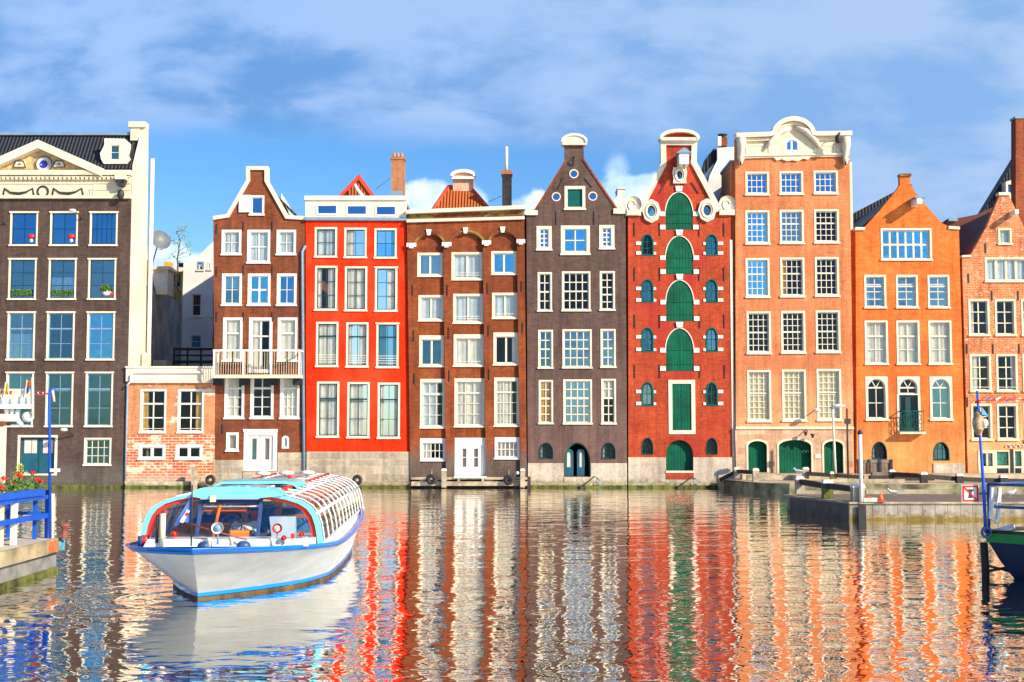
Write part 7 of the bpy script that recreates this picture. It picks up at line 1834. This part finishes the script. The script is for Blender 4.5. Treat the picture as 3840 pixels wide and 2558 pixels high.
hm = MB(); hm.ball((0, -.035, 1.215), .082, .09, .10, 14, 8); rel(hm, 'hair', M['hair'])
hd_ = MB(); hd_.ball((0, -.062, 1.185), .07, .085, .098, 14, 8); rel(hd_, 'face', M['skin'])
for sx in (-1, 1):
    e_ = MB(); e_.ball((sx*.028, -.142, 1.195), .010, .006, .007, 8, 5); rel(e_, 'eye', M['hair'])
    e_ = MB(); e_.ball((sx*.078, -.05, 1.185), .012, .022, .03, 8, 5); rel(e_, 'ear', M['skin'])
nz_ = MB(); nz_.tube([(0, -.145, 1.20), (0, -.162, 1.170)], [.008, .014], 8); rel(nz_, 'nose', M['skin'])
mo_ = MB(); mo_.box(-.022, .022, -.146, -.138, 1.135, 1.142); rel(mo_, 'mouth', M['redpaint'])
sV = [(0, .0, .58), (0, .0, .70), (0, -.02, .86), (0, -.03, .965), (0, -.03, 1.0), (-.17, -.03, .95), (-.235, -.1, .73), (-.20, -.33, .79), (.17, -.03, .95), (.245, -.08, .73), (.14, -.31, .83)]
sE = [(0, 1), (1, 2), (2, 3), (3, 4), (3, 5), (5, 6), (6, 7), (3, 8), (8, 9), (9, 10)]
skin('shirt', sV, sE, [(.175, .135), (.165, .125), (.185, .13), (.125, .095), .07, .072, .058, .048, .072, .058, .048], M['shirt'], sk)
tV = [(0, .0, .53), (-.11, -.02, .51), (-.12, -.40, .51), (-.12, -.42, .14), (.11, -.02, .51), (.12, -.40, .51), (.12, -.42, .14)]
skin('trousers', tV, [(0, 1), (1, 2), (2, 3), (0, 4), (4, 5), (5, 6)], [(.16, .12), .105, .085, .065, .105, .085, .065], M['trouser'], sk)
for sx, hx, hy, hz in ((-1, -.17, -.46, .85), (1, .045, -.44, .91)):
    hV = [(hx, hy+.03, hz-.01), (hx, hy-.02, hz+.01)]; hE = [(0, 1)]; hR = [.026, .034]
    for f_ in range(4):
        o = len(hV); fx = (f_-1.5)*.018; L_ = (.8, 1.0, .95, .75)[f_]
        hV += [(hx+fx, hy-.05, hz+.02), (hx+fx, hy-.05-.03*L_, hz+.005), (hx+fx, hy-.06-.03*L_, hz-.02*L_)]; hE += [(1, o), (o, o+1), (o+1, o+2)]; hR += [.010, .009, .008]
    o = len(hV); hV += [(hx-sx*.035*-1, hy-.02, hz-.01), (hx+sx*.03, hy-.05, hz-.02)]; hE += [(1, o), (o, o+1)]; hR += [.011, .009]
    skin('hand', hV, hE, hR, M['skin'], sk, 1)
stool = MB(); p_ = boatpt(.12, .74, 0); stool.lathe([(.2, .26), (.05, .3), (.05, .66), (.2, .68), (.2, .73)], p_.x, p_.y, 0, 14)
st_ = thing('stool', (p_.x, p_.y, .26), 'round seat under the skipper inside the tour boat', 'stool'); stool.build('seat_column', M['iron'], st_)
st_.location.z = .26
for c_ in st_.children: c_.location = (0, 0, 0)
